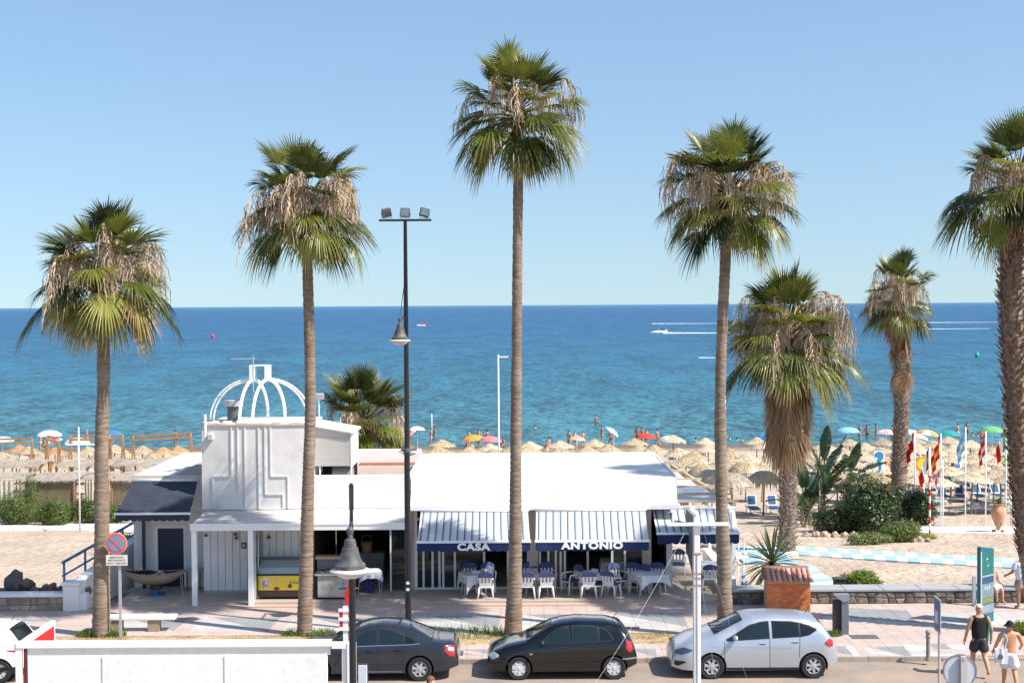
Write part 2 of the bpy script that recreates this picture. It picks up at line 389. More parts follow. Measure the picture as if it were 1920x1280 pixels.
# base ground far out, road, pavement --------------------------------
MORTAR = mat('paving_mortar', (0.40, 0.33, 0.29), 0.9, var=0.15)
gb = MB(); gb.face([(-400, -60, -0.06), (400, -60, -0.06), (400, 45.6, -0.06), (-400, 45.6, -0.06)])
gb.build('ground', mat('earth', (0.25, 0.2, 0.15), 0.95), kind='structure')
ROAD = mat('dusty_asphalt', (0.26, 0.215, 0.18), 0.9, var=0.10, scale=0.9, bump=0.006, bscale=70, dirt=(0.40, 0.29, 0.20), dscale=0.5, damt=0.75, dthr=0.42, stretch=(0.35, 1, 1))
KERB_Y = 38.25
rd = MB(); rd.face([(-60, 24.6, 0), (60, 24.6, 0), (60, KERB_Y + 0.1, 0), (-60, KERB_Y + 0.1, 0)])
rd.build('road', ROAD, kind='structure')
pv = MB(); pv.box(-60, 60, 10, 24.6, -0.05, 0.12)
pv.build('near_pavement', mat('near_paving', (0.36, 0.30, 0.27), 0.9, var=0.1, scale=3), kind='structure')
KERBM = mat('kerb_concrete', (0.36, 0.31, 0.25), 0.9, var=0.15, scale=2, dirt=(0.25, 0.18, 0.12), dscale=3, damt=0.5)
kb = thing('kerb', None, None, (0, KERB_Y, 0)); del_keys = None
kb['kind'] = 'structure'
x = -14.4
kp = MB(); kp.box(0.006, 0.994, 0, 0.15, 0, 0.13); kme = kp.mesh('kerb_stone', KERBM)
while x < 15:
 if x < 10.4: mesh_part(kme, 'kerb_stone', kb, (x, 0, 0), (0, 0, RNG.uniform(-.002, .002)))
 else: mesh_part(kme, 'kerb_stone', kb, (x, 0, -0.06 * min(1, (x - 10.4) / 2)), (0, 0, 0))
 x += 1.0
pb = MB(); pb.box(-60, 60, KERB_Y + 0.15, 45.35, -0.04, 0.100)
pb.build('promenade_bed', MORTAR, kind='structure')
def clip(poly, a, b_, c):
 """keep a*x+b*y<=c ; returns (inside, outside)"""
 def cut(sgn):
  o = []
  n = len(poly)
  for i in range(n):
   p, q = poly[i], poly[(i + 1) % n]
   dp = sgn * (a * p[0] + b_ * p[1] - c); dq = sgn * (a * q[0] + b_ * q[1] - c)
   if dp <= 0: o.append(p)
   if (dp < 0 and dq > 0) or (dp > 0 and dq < 0):
    t = dp / (dp - dq); o.append((p[0] + t * (q[0] - p[0]), p[1] + t * (q[1] - p[1])))
  return o
 return cut(1), cut(-1)
def area(p):
 return 0.5 * sum(p[i][0] * p[(i + 1) % len(p)][1] - p[(i + 1) % len(p)][0] * p[i][1] for i in range(len(p))) if len(p) > 2 else 0
def zone(pts):
 w = [G(*p)[:2] for p in pts]
 return w if area(w) > 0 else w[::-1]
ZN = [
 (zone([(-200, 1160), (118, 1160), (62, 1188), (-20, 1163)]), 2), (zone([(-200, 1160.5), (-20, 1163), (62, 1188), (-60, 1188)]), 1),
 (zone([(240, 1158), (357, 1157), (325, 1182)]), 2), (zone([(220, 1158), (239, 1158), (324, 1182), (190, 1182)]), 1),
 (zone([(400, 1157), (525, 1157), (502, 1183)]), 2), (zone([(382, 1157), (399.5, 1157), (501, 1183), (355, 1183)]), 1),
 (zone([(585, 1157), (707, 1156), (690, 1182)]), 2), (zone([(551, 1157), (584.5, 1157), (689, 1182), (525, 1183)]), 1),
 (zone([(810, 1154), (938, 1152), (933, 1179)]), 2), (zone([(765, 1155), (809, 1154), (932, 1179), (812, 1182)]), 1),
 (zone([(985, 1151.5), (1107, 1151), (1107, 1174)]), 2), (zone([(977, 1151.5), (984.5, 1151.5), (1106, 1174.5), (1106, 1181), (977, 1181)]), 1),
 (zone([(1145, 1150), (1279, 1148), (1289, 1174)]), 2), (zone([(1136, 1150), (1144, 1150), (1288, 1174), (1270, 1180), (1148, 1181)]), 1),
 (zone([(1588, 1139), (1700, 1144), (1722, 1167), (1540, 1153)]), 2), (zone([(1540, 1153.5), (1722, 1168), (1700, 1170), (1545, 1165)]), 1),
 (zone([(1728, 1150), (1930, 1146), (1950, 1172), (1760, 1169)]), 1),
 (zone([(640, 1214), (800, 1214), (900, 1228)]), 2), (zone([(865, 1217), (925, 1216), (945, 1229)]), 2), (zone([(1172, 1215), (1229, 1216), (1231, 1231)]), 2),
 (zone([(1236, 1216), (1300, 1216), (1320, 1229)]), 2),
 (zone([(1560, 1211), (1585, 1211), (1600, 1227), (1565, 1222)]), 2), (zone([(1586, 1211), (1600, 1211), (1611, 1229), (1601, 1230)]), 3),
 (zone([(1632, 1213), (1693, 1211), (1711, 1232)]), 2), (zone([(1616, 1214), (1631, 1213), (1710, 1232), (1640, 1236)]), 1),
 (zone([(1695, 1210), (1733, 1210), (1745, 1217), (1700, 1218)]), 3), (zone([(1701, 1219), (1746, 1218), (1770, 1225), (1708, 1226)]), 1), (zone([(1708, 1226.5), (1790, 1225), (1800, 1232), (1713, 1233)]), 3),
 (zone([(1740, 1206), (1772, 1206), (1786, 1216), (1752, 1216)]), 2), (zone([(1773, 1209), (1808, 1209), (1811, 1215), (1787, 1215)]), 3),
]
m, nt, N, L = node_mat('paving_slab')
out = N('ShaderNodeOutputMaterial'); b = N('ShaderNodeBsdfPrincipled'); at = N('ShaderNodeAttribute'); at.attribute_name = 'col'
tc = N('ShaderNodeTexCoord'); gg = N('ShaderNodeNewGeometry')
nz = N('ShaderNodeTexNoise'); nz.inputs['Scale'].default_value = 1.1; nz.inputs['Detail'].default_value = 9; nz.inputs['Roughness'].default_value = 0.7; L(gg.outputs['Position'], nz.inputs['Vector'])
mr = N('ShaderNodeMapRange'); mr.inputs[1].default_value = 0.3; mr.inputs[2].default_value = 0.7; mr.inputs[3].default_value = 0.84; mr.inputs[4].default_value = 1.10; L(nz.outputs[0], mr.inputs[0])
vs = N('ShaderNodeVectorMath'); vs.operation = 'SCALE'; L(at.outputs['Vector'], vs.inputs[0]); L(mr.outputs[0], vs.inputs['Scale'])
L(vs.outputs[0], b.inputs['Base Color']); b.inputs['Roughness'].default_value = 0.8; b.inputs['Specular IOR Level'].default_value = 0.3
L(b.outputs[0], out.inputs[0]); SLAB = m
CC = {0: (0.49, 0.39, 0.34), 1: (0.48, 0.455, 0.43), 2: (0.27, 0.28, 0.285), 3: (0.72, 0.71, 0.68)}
VERGE = (-13.7, 8.3, 39.95, 41.25)
slabs = []
def lay(x0, x1, y0, y1, s=0.4):
 nx = int((x1 - x0) / s); ny = int(round((y1 - y0) / s)); sy = (y1 - y0) / ny
 for i in range(nx):
  for j in range(ny):
   cx, cy = x0 + (i + .5) * s, y0 + (j + .5) * sy
   if VERGE[0] - .05 < cx < VERGE[1] + .05 and VERGE[2] < cy < VERGE[3]: continue
   cell = [(x0 + i * s, y0 + j * sy), (x0 + (i + 1) * s, y0 + j * sy), (x0 + (i + 1) * s, y0 + (j + 1) * sy), (x0 + i * s, y0 + (j + 1) * sy)]
   rest = [cell]
   for zp, c in ZN:
    xs = [q[0] for q in zp]; yq = [q[1] for q in zp]
    if cell[1][0] < min(xs) or cell[0][0] > max(xs) or cell[2][1] < min(yq) or cell[0][1] > max(yq): continue
    nr = []
    for piece in rest:
     cur = piece
     for k in range(len(zp)):
      p, q = zp[k], zp[(k + 1) % len(zp)]
      a, bb = (q[1] - p[1]), -(q[0] - p[0]); cc = a * p[0] + bb * p[1]
      ins, outs = clip(cur, a, bb, cc)
      if area(outs) > 1e-4: nr.append(outs)
      cur = ins
      if area(cur) < 1e-4: break
     if area(cur) > 1e-3: slabs.append((cur, c))
    rest = nr
   for piece in rest:
    if area(piece) > 1e-3: slabs.append((piece, 0))
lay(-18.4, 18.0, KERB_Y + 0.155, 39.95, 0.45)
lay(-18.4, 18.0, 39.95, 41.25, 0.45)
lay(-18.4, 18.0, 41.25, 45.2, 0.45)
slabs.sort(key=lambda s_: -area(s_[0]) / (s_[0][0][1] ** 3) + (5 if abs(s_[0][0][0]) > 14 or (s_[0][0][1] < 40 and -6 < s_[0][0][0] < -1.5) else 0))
prom = thing('promenade', None, None, (0, 42, 0.10)); prom['kind'] = 'structure'
def slab_mesh(lst, name):
 V = []; F = []; C = []
 for poly, c in lst:
  n = len(poly); cx = sum(p[0] for p in poly) / n; cy = sum(p[1] for p in poly) / n
  k = RNG.uniform(0.965, 1.035); base = CC[c]
  if c == 0: base = tuple(b0 * q for b0, q in zip(base, (RNG.uniform(.97, 1.03), 1, 1)))
  zt = 0.022 + RNG.uniform(-.001, .001); b0 = len(V); ins = 0.004
  for zz in (0.0, zt):
   for p in poly:
    d = math.hypot(p[0] - cx, p[1] - cy) or 1
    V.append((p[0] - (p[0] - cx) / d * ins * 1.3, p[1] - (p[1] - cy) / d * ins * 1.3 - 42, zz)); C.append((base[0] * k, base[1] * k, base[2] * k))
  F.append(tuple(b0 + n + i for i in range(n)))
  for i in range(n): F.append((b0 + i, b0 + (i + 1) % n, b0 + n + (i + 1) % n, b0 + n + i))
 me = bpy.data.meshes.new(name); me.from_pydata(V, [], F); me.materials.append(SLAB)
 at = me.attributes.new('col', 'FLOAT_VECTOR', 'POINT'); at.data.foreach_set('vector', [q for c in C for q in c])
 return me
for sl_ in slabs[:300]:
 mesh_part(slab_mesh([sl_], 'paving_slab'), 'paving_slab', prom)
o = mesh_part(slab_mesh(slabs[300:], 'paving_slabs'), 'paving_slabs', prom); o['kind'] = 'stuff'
# verge ----------------------------------------------------------
vg = MB()
def vfn(u, v):
 X = VERGE[0] + (VERGE[1] - VERGE[0]) * u; Y = VERGE[2] + (VERGE[3] - VERGE[2]) * v
 e = min(u, 1 - u, v, 1 - v)
 return (X, Y, 0.103 + (0.05 * noise.noise(Vector((X * 1.5, Y * 2, 0))) + 0.03) * min(1, e * 8))
vg.grid(vfn, 180, 12)
vg.build('dry_verge', mat('dry_earth', (0.46, 0.33, 0.20), 0.95, var=0.2, scale=5, bump=0.02, bscale=25, dirt=(0.32, 0.24, 0.11), dscale=2.0, damt=0.7, dthr=0.45), smooth=True, kind='structure')
DRYG = leafmat('dry_grass', (0.42, 0.32, 0.13), (0.30, 0.25, 0.09), (0.5, 0.38, 0.2), 0.2)
GRNG = leafmat('green_grass', (0.09, 0.17, 0.02), (0.17, 0.27, 0.04), (0.25, 0.3, 0.08), 0.3)
def blades(mb, n, fx, hmin, hmax, w=0.012, lean=0.5, rng=RNG):
 for _ in range(n):
  x_, y_, z_ = fx(); h = rng.uniform(hmin, hmax); t = rng.uniform(0, 6.28); l = rng.uniform(0, lean) * h; q = rng.uniform(0, 6.28)
  dx, dy = math.cos(t) * l, math.sin(t) * l; wx, wy = math.cos(q) * w, math.sin(q) * w
  mb.add([(x_ - wx, y_ - wy, z_), (x_ + wx, y_ + wy, z_), (x_ + dx * .4 + wx * .7, y_ + dy * .4 + wy * .7, z_ + h * .6), (x_ + dx * .4 - wx * .7, y_ + dy * .4 - wy * .7, z_ + h * .6), (x_ + dx, y_ + dy, z_ + h)],
      [(0, 1, 2, 3), (3, 2, 4)], 0, [0, 0, .5, .5, 1])
g = MB()
def fx():
 while True:
  X = RNG.uniform(VERGE[0] + .1, VERGE[1] - .1); Y = RNG.uniform(VERGE[2] + .05, VERGE[3] - .05)
  if noise.noise(Vector((X * .9, Y * 1.6, 2))) > RNG.uniform(-.35, .45): return X, Y, 0.11
blades(g, 16000, fx, 0.02, 0.08, 0.008, 1.2)
tagit(g.build('dry_grass', DRYG, attr=True), 'dry yellow grass on the strip between pavement and promenade', 'grass', kind='stuff')
g = MB()
for bx, by, nn, rr in [(190, 1191, 700, 0.62), (580, 1190, 700, 0.65), (962, 1191, 260, 0.5), (1560, 1192, 160, 0.25), (700, 1189, 150, 0.5), (880, 1187, 500, 1.3)]:
 c = G(bx, by)
 def f2():
  t = RNG.uniform(0, 6.28); r_ = rr * math.sqrt(RNG.random()); return c.x + r_ * math.cos(t) * 1.2, c.y + r_ * math.sin(t) * .5, 0.11
 blades(g, nn, f2, 0.08, 0.24, 0.011, 0.8)
tagit(g.build('green_grass', GRNG, attr=True), 'green grass tufts growing round the palm bases on the dry strip', 'grass', kind='stuff')
def grate(px, py, w, d, label, rz=0):
 c = G(px, py, 0.125); t = thing('drain_grate', label, 'drain cover', c)
 f = MB(); f.box(c.x - w / 2, c.x + w / 2, c.y - d / 2, c.y + d / 2, .120, .128); f.build('frame', DKGREY, t)
 s = MB(); s.box(0, 0.03, -d / 2 + .03, d / 2 - .03, 0, 0.006); me = s.mesh('bar', mat('rusty_iron', (0.22, 0.17, 0.14), 0.7))
 k = int(w / 0.09)
 for i in range(k): mesh_part(me, 'bar', t, (-w / 2 + .04 + i * (w - .08) / k, 0, 0.0035))
grate(1620, 1193, 0.78, 0.5, 'rectangular iron drain grate in pink paving beside the dark ticket post')
grate(1185, 1176, 0.45, 0.3, 'small iron drain grate behind the rear window of the black hatchback')
grate(838, 1224, 0.9, 0.55, 'iron drain grate in the pavement between the dark saloon and the black hatchback')
# ================================================================ RESTAURANT
def X(px, Y): return AT(px, 640, Y).x
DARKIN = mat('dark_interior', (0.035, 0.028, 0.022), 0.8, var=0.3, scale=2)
TILEF = mat('beige_floor_tile', (0.42, 0.36, 0.30), 0.75, var=0.06, scale=4)
STEPM = mat('pink_step_stone', (0.50, 0.36, 0.28), 0.8, var=0.1, scale=3, dirt=(0.3, 0.2, 0.14), dscale=3, damt=0.4)
BEIGE = mat('beige_wall', (0.52, 0.46, 0.41), 0.8, var=0.05)
TROOF = mat('terracotta_roof_tile', (0.42, 0.325, 0.27), 0.9, var=0.1, scale=3, dirt=(0.35, 0.22, 0.17), dscale=1.5, damt=0.5)
NAVY = mat('navy_canvas', (0.006, 0.022, 0.10), 0.85, var=0.08, scale=5)
NAVY2 = mat('faded_navy_canvas', (0.028, 0.036, 0.055), 0.8, var=0.25, scale=2)
CANW = mat('white_canvas', (0.60, 0.60, 0.60), 0.9, var=0.04, scale=3, trans=0.12)
CANT = mat('teal_canvas_stripe', (0.008, 0.07, 0.13), 0.9, var=0.05)
CANG = mat('grey_canvas_stripe', (0.34, 0.38, 0.42), 0.9, var=0.05, trans=0.1)
ALU = mat('white_aluminium', (0.74, 0.74, 0.72), 0.4, 0.0, var=0.02)
LETTER = mat('white_lettering', (0.85, 0.85, 0.84), 0.6, var=0.0)
B = thing('restaurant', 'long low white beach restaurant with flat roofs and striped awnings behind the palms', 'building', (-3, 47, 0))
p = MB(); p.box(-12.75, 6.9, 45.4, 56.5, -0.5, 0.22); p.build('patio_floor', TILEF, B)
p = MB(); p.box(-12.75, 5.2, 45.02, 45.395, 0.02, 0.165); p.build('step', STEPM, B)
p = MB()
p.box(-3.4, -3.2, 47.25, 56, 0.22, 3.0); p.box(5.15, 5.35, 47.6, 56, 0.22, 3.0); p.box(-3.2, 5.15, 55.8, 56, 0.22, 3.0)
p.build('wall', WHITE, B)
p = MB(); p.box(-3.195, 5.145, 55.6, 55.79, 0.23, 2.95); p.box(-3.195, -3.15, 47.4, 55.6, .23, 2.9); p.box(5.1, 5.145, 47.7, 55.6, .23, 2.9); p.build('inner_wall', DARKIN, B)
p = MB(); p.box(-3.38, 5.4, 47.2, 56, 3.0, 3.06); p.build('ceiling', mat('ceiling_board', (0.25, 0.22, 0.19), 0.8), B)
p = MB(); p.box(-3.42, 5.52, 46.78, 46.98, 2.93, 3.10); p.box(-3.42, 5.52, 46.98, 47.2, 2.96, 3.02); p.build('gutter', WMETAL, B, bevel=.01)
n = 9; x0, x1 = -3.4, 5.45
for i in range(n):
 a, b_ = x0 + (x1 - x0) * i / n + .006, x0 + (x1 - x0) * (i + 1) / n - .006
 dz = RNG.uniform(-.004, .004)
 q = MB(); q.hexa([(a, 46.92, 3.1), (b_, 46.92, 3.1), (b_, 47.0, 3.06), (a, 47.0, 3.06), (a, 47.55, 3.92 + dz), (b_, 47.55, 3.92 + dz), (b_, 47.7, 3.90 + dz), (a, 47.7, 3.90 + dz)])
 q.build('roof_panel', WROOF, B)
p = MB(); p.hexa([(x0, 47.56, 3.78), (x1, 47.56, 3.78), (x1 - .02, 54.3, 3.78), (x0, 54.3, 3.78), (x0, 47.56, 3.905), (x1, 47.56, 3.905), (x1 - .02, 54.3, 3.9), (x0, 54.3, 3.9)])
p.build('roof', WROOF, B)
for i in range(4):
 y_ = 49.2 + i * 1.25
 q = MB(); q.box(x0 + .05, x1 - .08, y_, y_ + 0.03, 3.905, 3.912); q.build('roof_seam', WROOF, B)
q = MB(); q.box(x0 - .14, x0 - .002, 47.58, 54.3, 3.5, 3.97); q.build('parapet', WHITE, B)
q = MB(); q.box(x0 - .16, x1, 54.3, 54.5, 3.5, 4.02); q.build('parapet', WHITE, B)
q = MB(); q.box(x1 + .001, x1 + .06, 47.58, 54.3, 3.0, 3.93); q.build('wall', WHITE, B)
def pillar(x, w, Y=47.2, m=BEIGE, nm='pillar', z1=2.96, d=.25):
 q = MB(); q.box(x - w / 2, x + w / 2, Y, Y + d, 0.22, z1); return q.build(nm, m, B, bevel=.01)
for px_, w in [(768, .22), (998, .30), (1211, .30)]: pillar(X(px_, 47.3), w)
fr = [776, 791, 808, 821, 828, 850, 905, 950, 988, 1010, 1026, 1040, 1049, 1057, 1100, 1146, 1170, 1204]
for i, px_ in enumerate(fr):
 q = MB(); xx = X(px_, 47.35); q.box(xx - .035, xx + .035, 47.3, 47.37, 0.24, 2.9); q.build('door_frame', ALU, B)
for a_, b_ in [(776, 988), (1010, 1204)]:
 q = MB(); q.box(X(a_, 47.3), X(b_, 47.3), 47.28, 47.40, 0.225, 0.29); q.box(X(a_, 47.3), X(b_, 47.3), 47.28, 47.40, 2.55, 2.62); q.build('door_rail', ALU, B)
for i in range(len(fr) - 1):
 if fr[i] in (988, 905, 1057, 1100): continue
 q = MB(); q.box(X(fr[i], 47.35) + .036, X(fr[i + 1], 47.35) - .036, 47.33, 47.336, .29, 2.55); q.build('glass_pane', GLASS, B)
# porch canopy ----------------------------------------------------
xl, xr = X(354, 45.2), X(759, 45.2)
p = MB(); p.hexa([(xl, 45.22, 2.69), (xr, 45.22, 2.69), (xr, 47.0, 2.93), (X(386, 47), 47.0, 2.93), (xl, 45.22, 2.755), (xr, 45.22, 2.755), (xr, 47.0, 2.995), (X(386, 47), 47.0, 2.995)])
p.build('canopy', mat('canopy_felt', (0.55, 0.52, 0.48), 0.9, var=0.1, scale=2, dirt=(0.40, 0.36, 0.31), dscale=1.2, damt=.6, dthr=.42), B)
p = MB(); p.box(xl - .02, xr + .02, 45.13, 45.215, 2.57, 2.79); p.box(xl - .02, xl + .06, 45.22, 46.9, 2.6, 2.74); p.box(xl - .03, xr + .03, 45.11, 45.13, 2.73, 2.80)
p.build('fascia', WMETAL, B, bevel=.008)
for px_ in (360, 466):
 q = MB(); xx = X(px_, 45.25); q.box(xx - .08, xx + .08, 45.17, 45.33, .02, 2.58); q.box(xx - .1, xx + .1, 45.42, 45.45, .22, .23); q.build('post', WMETAL, B, bevel=.008)
 q = MB(); q.box(xx - .095, xx + .095, 45.155, 45.345, .02, .1); q.build('post_base', WMETAL, B)
p = MB(); xx = X(472, 45.35)
p.box(xx, xx + .012, 45.42, 46.95, .3, 2.5); p.build('glass_pane', glassmat('green_glass', (0.10, 0.17, 0.13), 0.1, 0.75), B)
for k, yy in enumerate((45.42, 46.0, 46.9)):
 q = MB(); q.box(xx - .02, xx + .03, yy, yy + .05, .22, 2.55); q.build('door_frame', ALU, B)
wx0, wx1 = X(377, 47), X(584, 47)
nb = 15
for i in range(nb):
 a, b_ = wx0 + (wx1 - wx0) * i / nb, wx0 + (wx1 - wx0) * (i + 1) / nb - .014
 q = MB(); q.box(a, b_, 47.0, 47.06, .26, 2.93); q.build('wall_board', WHITE, B, bevel=.006)
p = MB(); p.box(wx0, wx1, 47.062, 47.2, .22, 3.0); p.build('wall', WHITE2, B)
q = MB(); q.box(wx0, wx1, 46.98, 47.0, .22, .30); q.build('skirting', BEIGE, B)
for ch, px_, py_ in [('A', 457, 1022), ('O', 490, 1022)]:
 c = AT(px_, py_, 46.985); q = MB(); q.box(c.x - .085, c.x + .085, 46.97, 46.995, c.z - .1, c.z + .1); q.build('letter_tile', mat('dark_tile', (.03, .03, .03), .5), B)
 text_part(ch, 'lettering', LETTER, B, (c.x, 46.965, c.z), .19)
for px_, py_ in [(386, 1003), (441, 1001), (443, 1008), (504, 1007)]:
 c = AT(px_, py_, 46.95); q = MB(); q.box(c.x - .05, c.x + .05, 46.90, 46.995, c.z - .04, c.z + .04); q.build('wall_light', DKGREY, B)
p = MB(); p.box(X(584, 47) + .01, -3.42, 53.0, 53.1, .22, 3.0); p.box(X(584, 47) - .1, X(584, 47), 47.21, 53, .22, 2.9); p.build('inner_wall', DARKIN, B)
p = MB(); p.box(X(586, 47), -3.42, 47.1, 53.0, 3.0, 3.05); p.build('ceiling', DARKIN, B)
p = MB(); p.box(-4.05, -3.45, 47.1, 47.13, .3, 2.6); p.build('glass_pane', GLASS, B)
for k in (-4.1, -3.45):
 q = MB(); q.box(k, k + .05, 47.08, 47.15, .22, 2.9); q.build('door_frame', ALU, B)
p = MB(); p.box(X(578, 47), -3.42, 46.98, 47.15, 3.0, 4.09); p.build('parapet', WHITE, B, bevel=.01)
p = MB(); p.box(X(578, 47), -3.58, 47.16, 55.2, 3.06, 3.52); p.build('roof', TROOF, B)
p = MB(); p.box(X(578, 47), -3.56, 55.2, 55.4, 3.0, 4.12); p.build('parapet', WHITE, B)
q = MB(); q.box(X(668, 54), -3.58, 54.98, 55.19, 3.521, 3.62); q.build('roof_edging', mat('terracotta_edge', (0.45, 0.2, 0.13), .9), B)
# tower block -----------------------------------------------------
T0, T1 = X(376, 47), X(577, 47)
p = MB()
prof = []
for i in range(13):
 u = i / 12; prof.append((T0 + (T1 - T0) * u, 46.97 - 0.10 * math.sin(math.pi * u)))
poly = prof + [(T1, 50.4), (T0, 50.4)]
p.extr(poly, 'z', 3.0, 5.78); p.build('tower', WHITE2, B)
def fy(x):
 u = (x - T0) / (T1 - T0); return 46.97 - 0.10 * math.sin(math.pi * min(1, max(0, u)))
q = MB()
rim = [(x_, y_ - .05) for x_, y_ in prof]
for i in range(12):
 a, b_ = rim[i], rim[i + 1]; zt = 5.84 + RNG.uniform(-.02, .04)
 q.hexa([(a[0], a[1], 5.781), (b_[0] - .01, b_[1], 5.781), (b_[0] - .01, b_[1] + .35, 5.781), (a[0], a[1] + .35, 5.781), (a[0], a[1], zt), (b_[0] - .01, b_[1], zt), (b_[0] - .01, b_[1] + .35, zt), (a[0], a[1] + .35, zt)])
q.build('coping', mat('coping_stone', (0.62, 0.52, 0.42), .9, var=.2), B)
def rl(zx, zy): return (340 + zx / 2.461, 660 + zy / 2.461)
def strip(pts, w=0.045):
 ww = []
 for p_ in pts:
  c = AT(*rl(*p_), 46.9); ww.append((c.x, min(5.72, c.z)))
 q = MB()
 for (xa, za), (xb, zb) in zip(ww, ww[1:]):
  if abs(xa - xb) < .15:
   xm = (xa + xb) / 2; q.box(xm - w / 2, xm + w / 2, fy(xm) - .035, fy(xm) + .02, min(za, zb), max(za, zb))
  else:
   x_a, x_b = sorted((xa, xb)); zm = (za + zb) / 2; k = 4
   for j in range(k):
    u0, u1 = x_a + (x_b - x_a) * j / k, x_a + (x_b - x_a) * (j + 1) / k; y_ = min(fy(u0), fy(u1))
    q.box(u0 + w / 2 if j == 0 else u0, u1 - w / 2 if j == k - 1 else u1, y_ - .034, y_ + .03, zm - w / 2, zm + w / 2)
 q.build('relief_moulding', WHITE2, B)
for pts in ([(232, 345), (232, 572), (145, 572), (145, 722)], [(262, 345), (262, 660), (176, 660), (176, 722)], [(295, 345), (295, 722)], [(358, 345), (358, 722)],
   [(387, 345), (387, 655), (470, 655), (470, 722)], [(412, 345), (412, 572), (492, 572), (492, 722)], [(145, 722), (300, 722)], [(358, 722), (470, 722)]):
 strip(pts)
p = MB(); c = AT(395, 818, 46.85); p.box(c.x - .09, c.x + .09, 46.72, 46.95, c.z - .12, c.z + .1); p.build('wall_light', mat('grey_plastic', (.5, .49, .46), .5), B, bevel=.02)
p = MB(); p.tube([(X(383, 46.9), 46.86, 5.4), (X(383, 46.9), 46.86, 6.15)], .05, 8); p.build('pipe', WMETAL, B)
p = MB(); cx, cy = X(437, 49), 49.0
p.lathe([(.23, 5.7), (.23, 6.28)], 16, (cx, cy, 0)); p.build('flue', DKGREY, B, smooth=True)
p = MB(); p.lathe([(0.0, 6.28), (.34, 6.28), (.34, 6.47), (.30, 6.50), (0, 6.5)], 18, (cx, cy, 0)); p.build('flue_cap', mat('zinc', (.45, .45, .46), .5, .3), B, smooth='auto')
cw = thing('crown_sculpture', 'white tubular crown ornament on top of the restaurant tower', 'ornament', (X(486, 48.7), 48.7, 5.85))
cx, cy = X(488, 48.7), 48.7
zt = 7.22
def rib(px0, ex, ey, dbl=.10):
 for s_ in (0, 1):
  pts = []
  for i in range(13):
   t = i / 12 * math.pi / 2
   hx, hy = math.sin(t), 1 - math.cos(t)
   k = math.sin(t)
   pts.append((cx + px0 + (ex - px0) * k * (1 - s_ * .08) , cy + ey * k * (1 - s_ * .08), 5.80 + (zt - s_ * .06 - 5.80) * math.cos(t)))
  q = MB(); q.tube(pts, .035, 7); q.build('rib', WMETAL, cw, smooth=True)
rib(-.25, -1.75, .0); rib(.25, 1.68, .1); rib(-.25, -.48, -1.5); rib(-.25, .02, 1.4); rib(.22, -.05, -1.5); rib(.22, .62, 1.4)
for k in (-.27, .25):
 for yy in (-.14, .14):
  q = MB(); q.box(cx + k - .09, cx + k + .09, cy + yy - .03, cy + yy + .03, zt - .05, 7.66); q.build('upright', WMETAL, cw)
q = MB(); q.box(cx - .36, cx + .34, cy - .17, cy + .17, 7.661, 7.70); q.build('top_plate', WMETAL, cw)
ae = thing('tv_aerial', 'thin grey television aerial on a mast beside the white crown', 'aerial', (X(474, 48.2), 48.2, 5.8)); ax = X(474, 48.2)
q = MB(); q.tube([(ax, 48.2, 5.75), (ax, 48.2, 8.02)], .022, 6); q.build('mast', GREYM, ae)
q = MB(); q.tube([(ax - .75, 48.2, 7.93), (ax + .1, 48.2, 7.93)], .012, 5); q.build('boom', GREYM, ae)
q = MB(); q.tube([(0, -.22, 0), (0, .22, 0)], .007, 4); me = q.mesh('element', GREYM)
for i in range(8): mesh_part(me, 'element', ae, (-.72 + i * .1, 0, 2.13))
ae2 = thing('roof_spotlight', 'small white spotlight on a thin post behind the second palm trunk', 'lamp', (X(597, 50.5), 50.5, 5.5)); ax = X(597, 50.5)
q = MB(); q.tube([(ax, 50.5, 5.4), (ax, 50.5, 6.45)], .025, 6); q.build('mast', WMETAL, ae2)
q = MB(); q.obox((ax + .05, 50.45, 6.5), (.26, .16, .18), Matrix.Rotation(R(20), 3, 'X')); q.build('lamp_head', GREYM, ae2)
e = MB(); bx0, bx1, by0, by1 = X(586, 48.3), X(657, 48.3), 48.3, 50.5
e.hexa([(bx0 - .05, by0 - .1, 5.62), (bx1 + .1, by0 - .1, 5.36), (bx1 + .1, by1 + .05, 5.36), (bx0 - .05, by1 + .05, 5.62), (bx0 - .05, by0 - .1, 5.67), (bx1 + .1, by0 - .1, 5.41), (bx1 + .1, by1 + .05, 5.41), (bx0 - .05, by1 + .05, 5.67)])
e.build('plant_roof', WHITE2, B)
e = MB(); e.box(bx1 - .03, bx1, by0, by1, 4.2, 5.35); e.build('plant_side', WHITE, B)
e = MB(); e.hexa([(bx0, by0 + .05, 5.2), (bx1 - .04, by0 + .05, 5.2), (bx1 - .04, by0 + .1, 5.2), (bx0, by0 + .1, 5.2), (bx0, by0 + .05, 5.6), (bx1 - .04, by0 + .05, 5.36), (bx1 - .04, by0 + .1, 5.36), (bx0, by0 + .1, 5.6)]); e.build('plant_fascia', mat('grey_shade_board', (.45, .44, .43), .8), B)
sl2 = MB(); sl2.obox((0, 0, 0), (bx1 - .04 - bx0, .012, .026), Matrix.Rotation(R(25), 3, 'X')); me = sl2.mesh('lattice_slat', WHITE2)
for i in range(24): mesh_part(me, 'lattice_slat', B, ((bx0 + bx1 - .04) / 2 + 3, by0 + .02 - 47, 4.27 + i * .04))
sl2 = MB(); sl2.box(-.012, .012, -.006, .006, 0, .97); me = sl2.mesh('lattice_bar', WHITE2)
for i in range(28): mesh_part(me, 'lattice_bar', B, (bx0 + .03 + i * (bx1 - bx0 - .08) / 27 + 3, by0 + .045 - 47, 4.25))
e = MB(); e.box(bx0, bx1 - .04, by1 - .1, by1, 3.52, 5.3); e.build('plant_back', DARKIN, B)
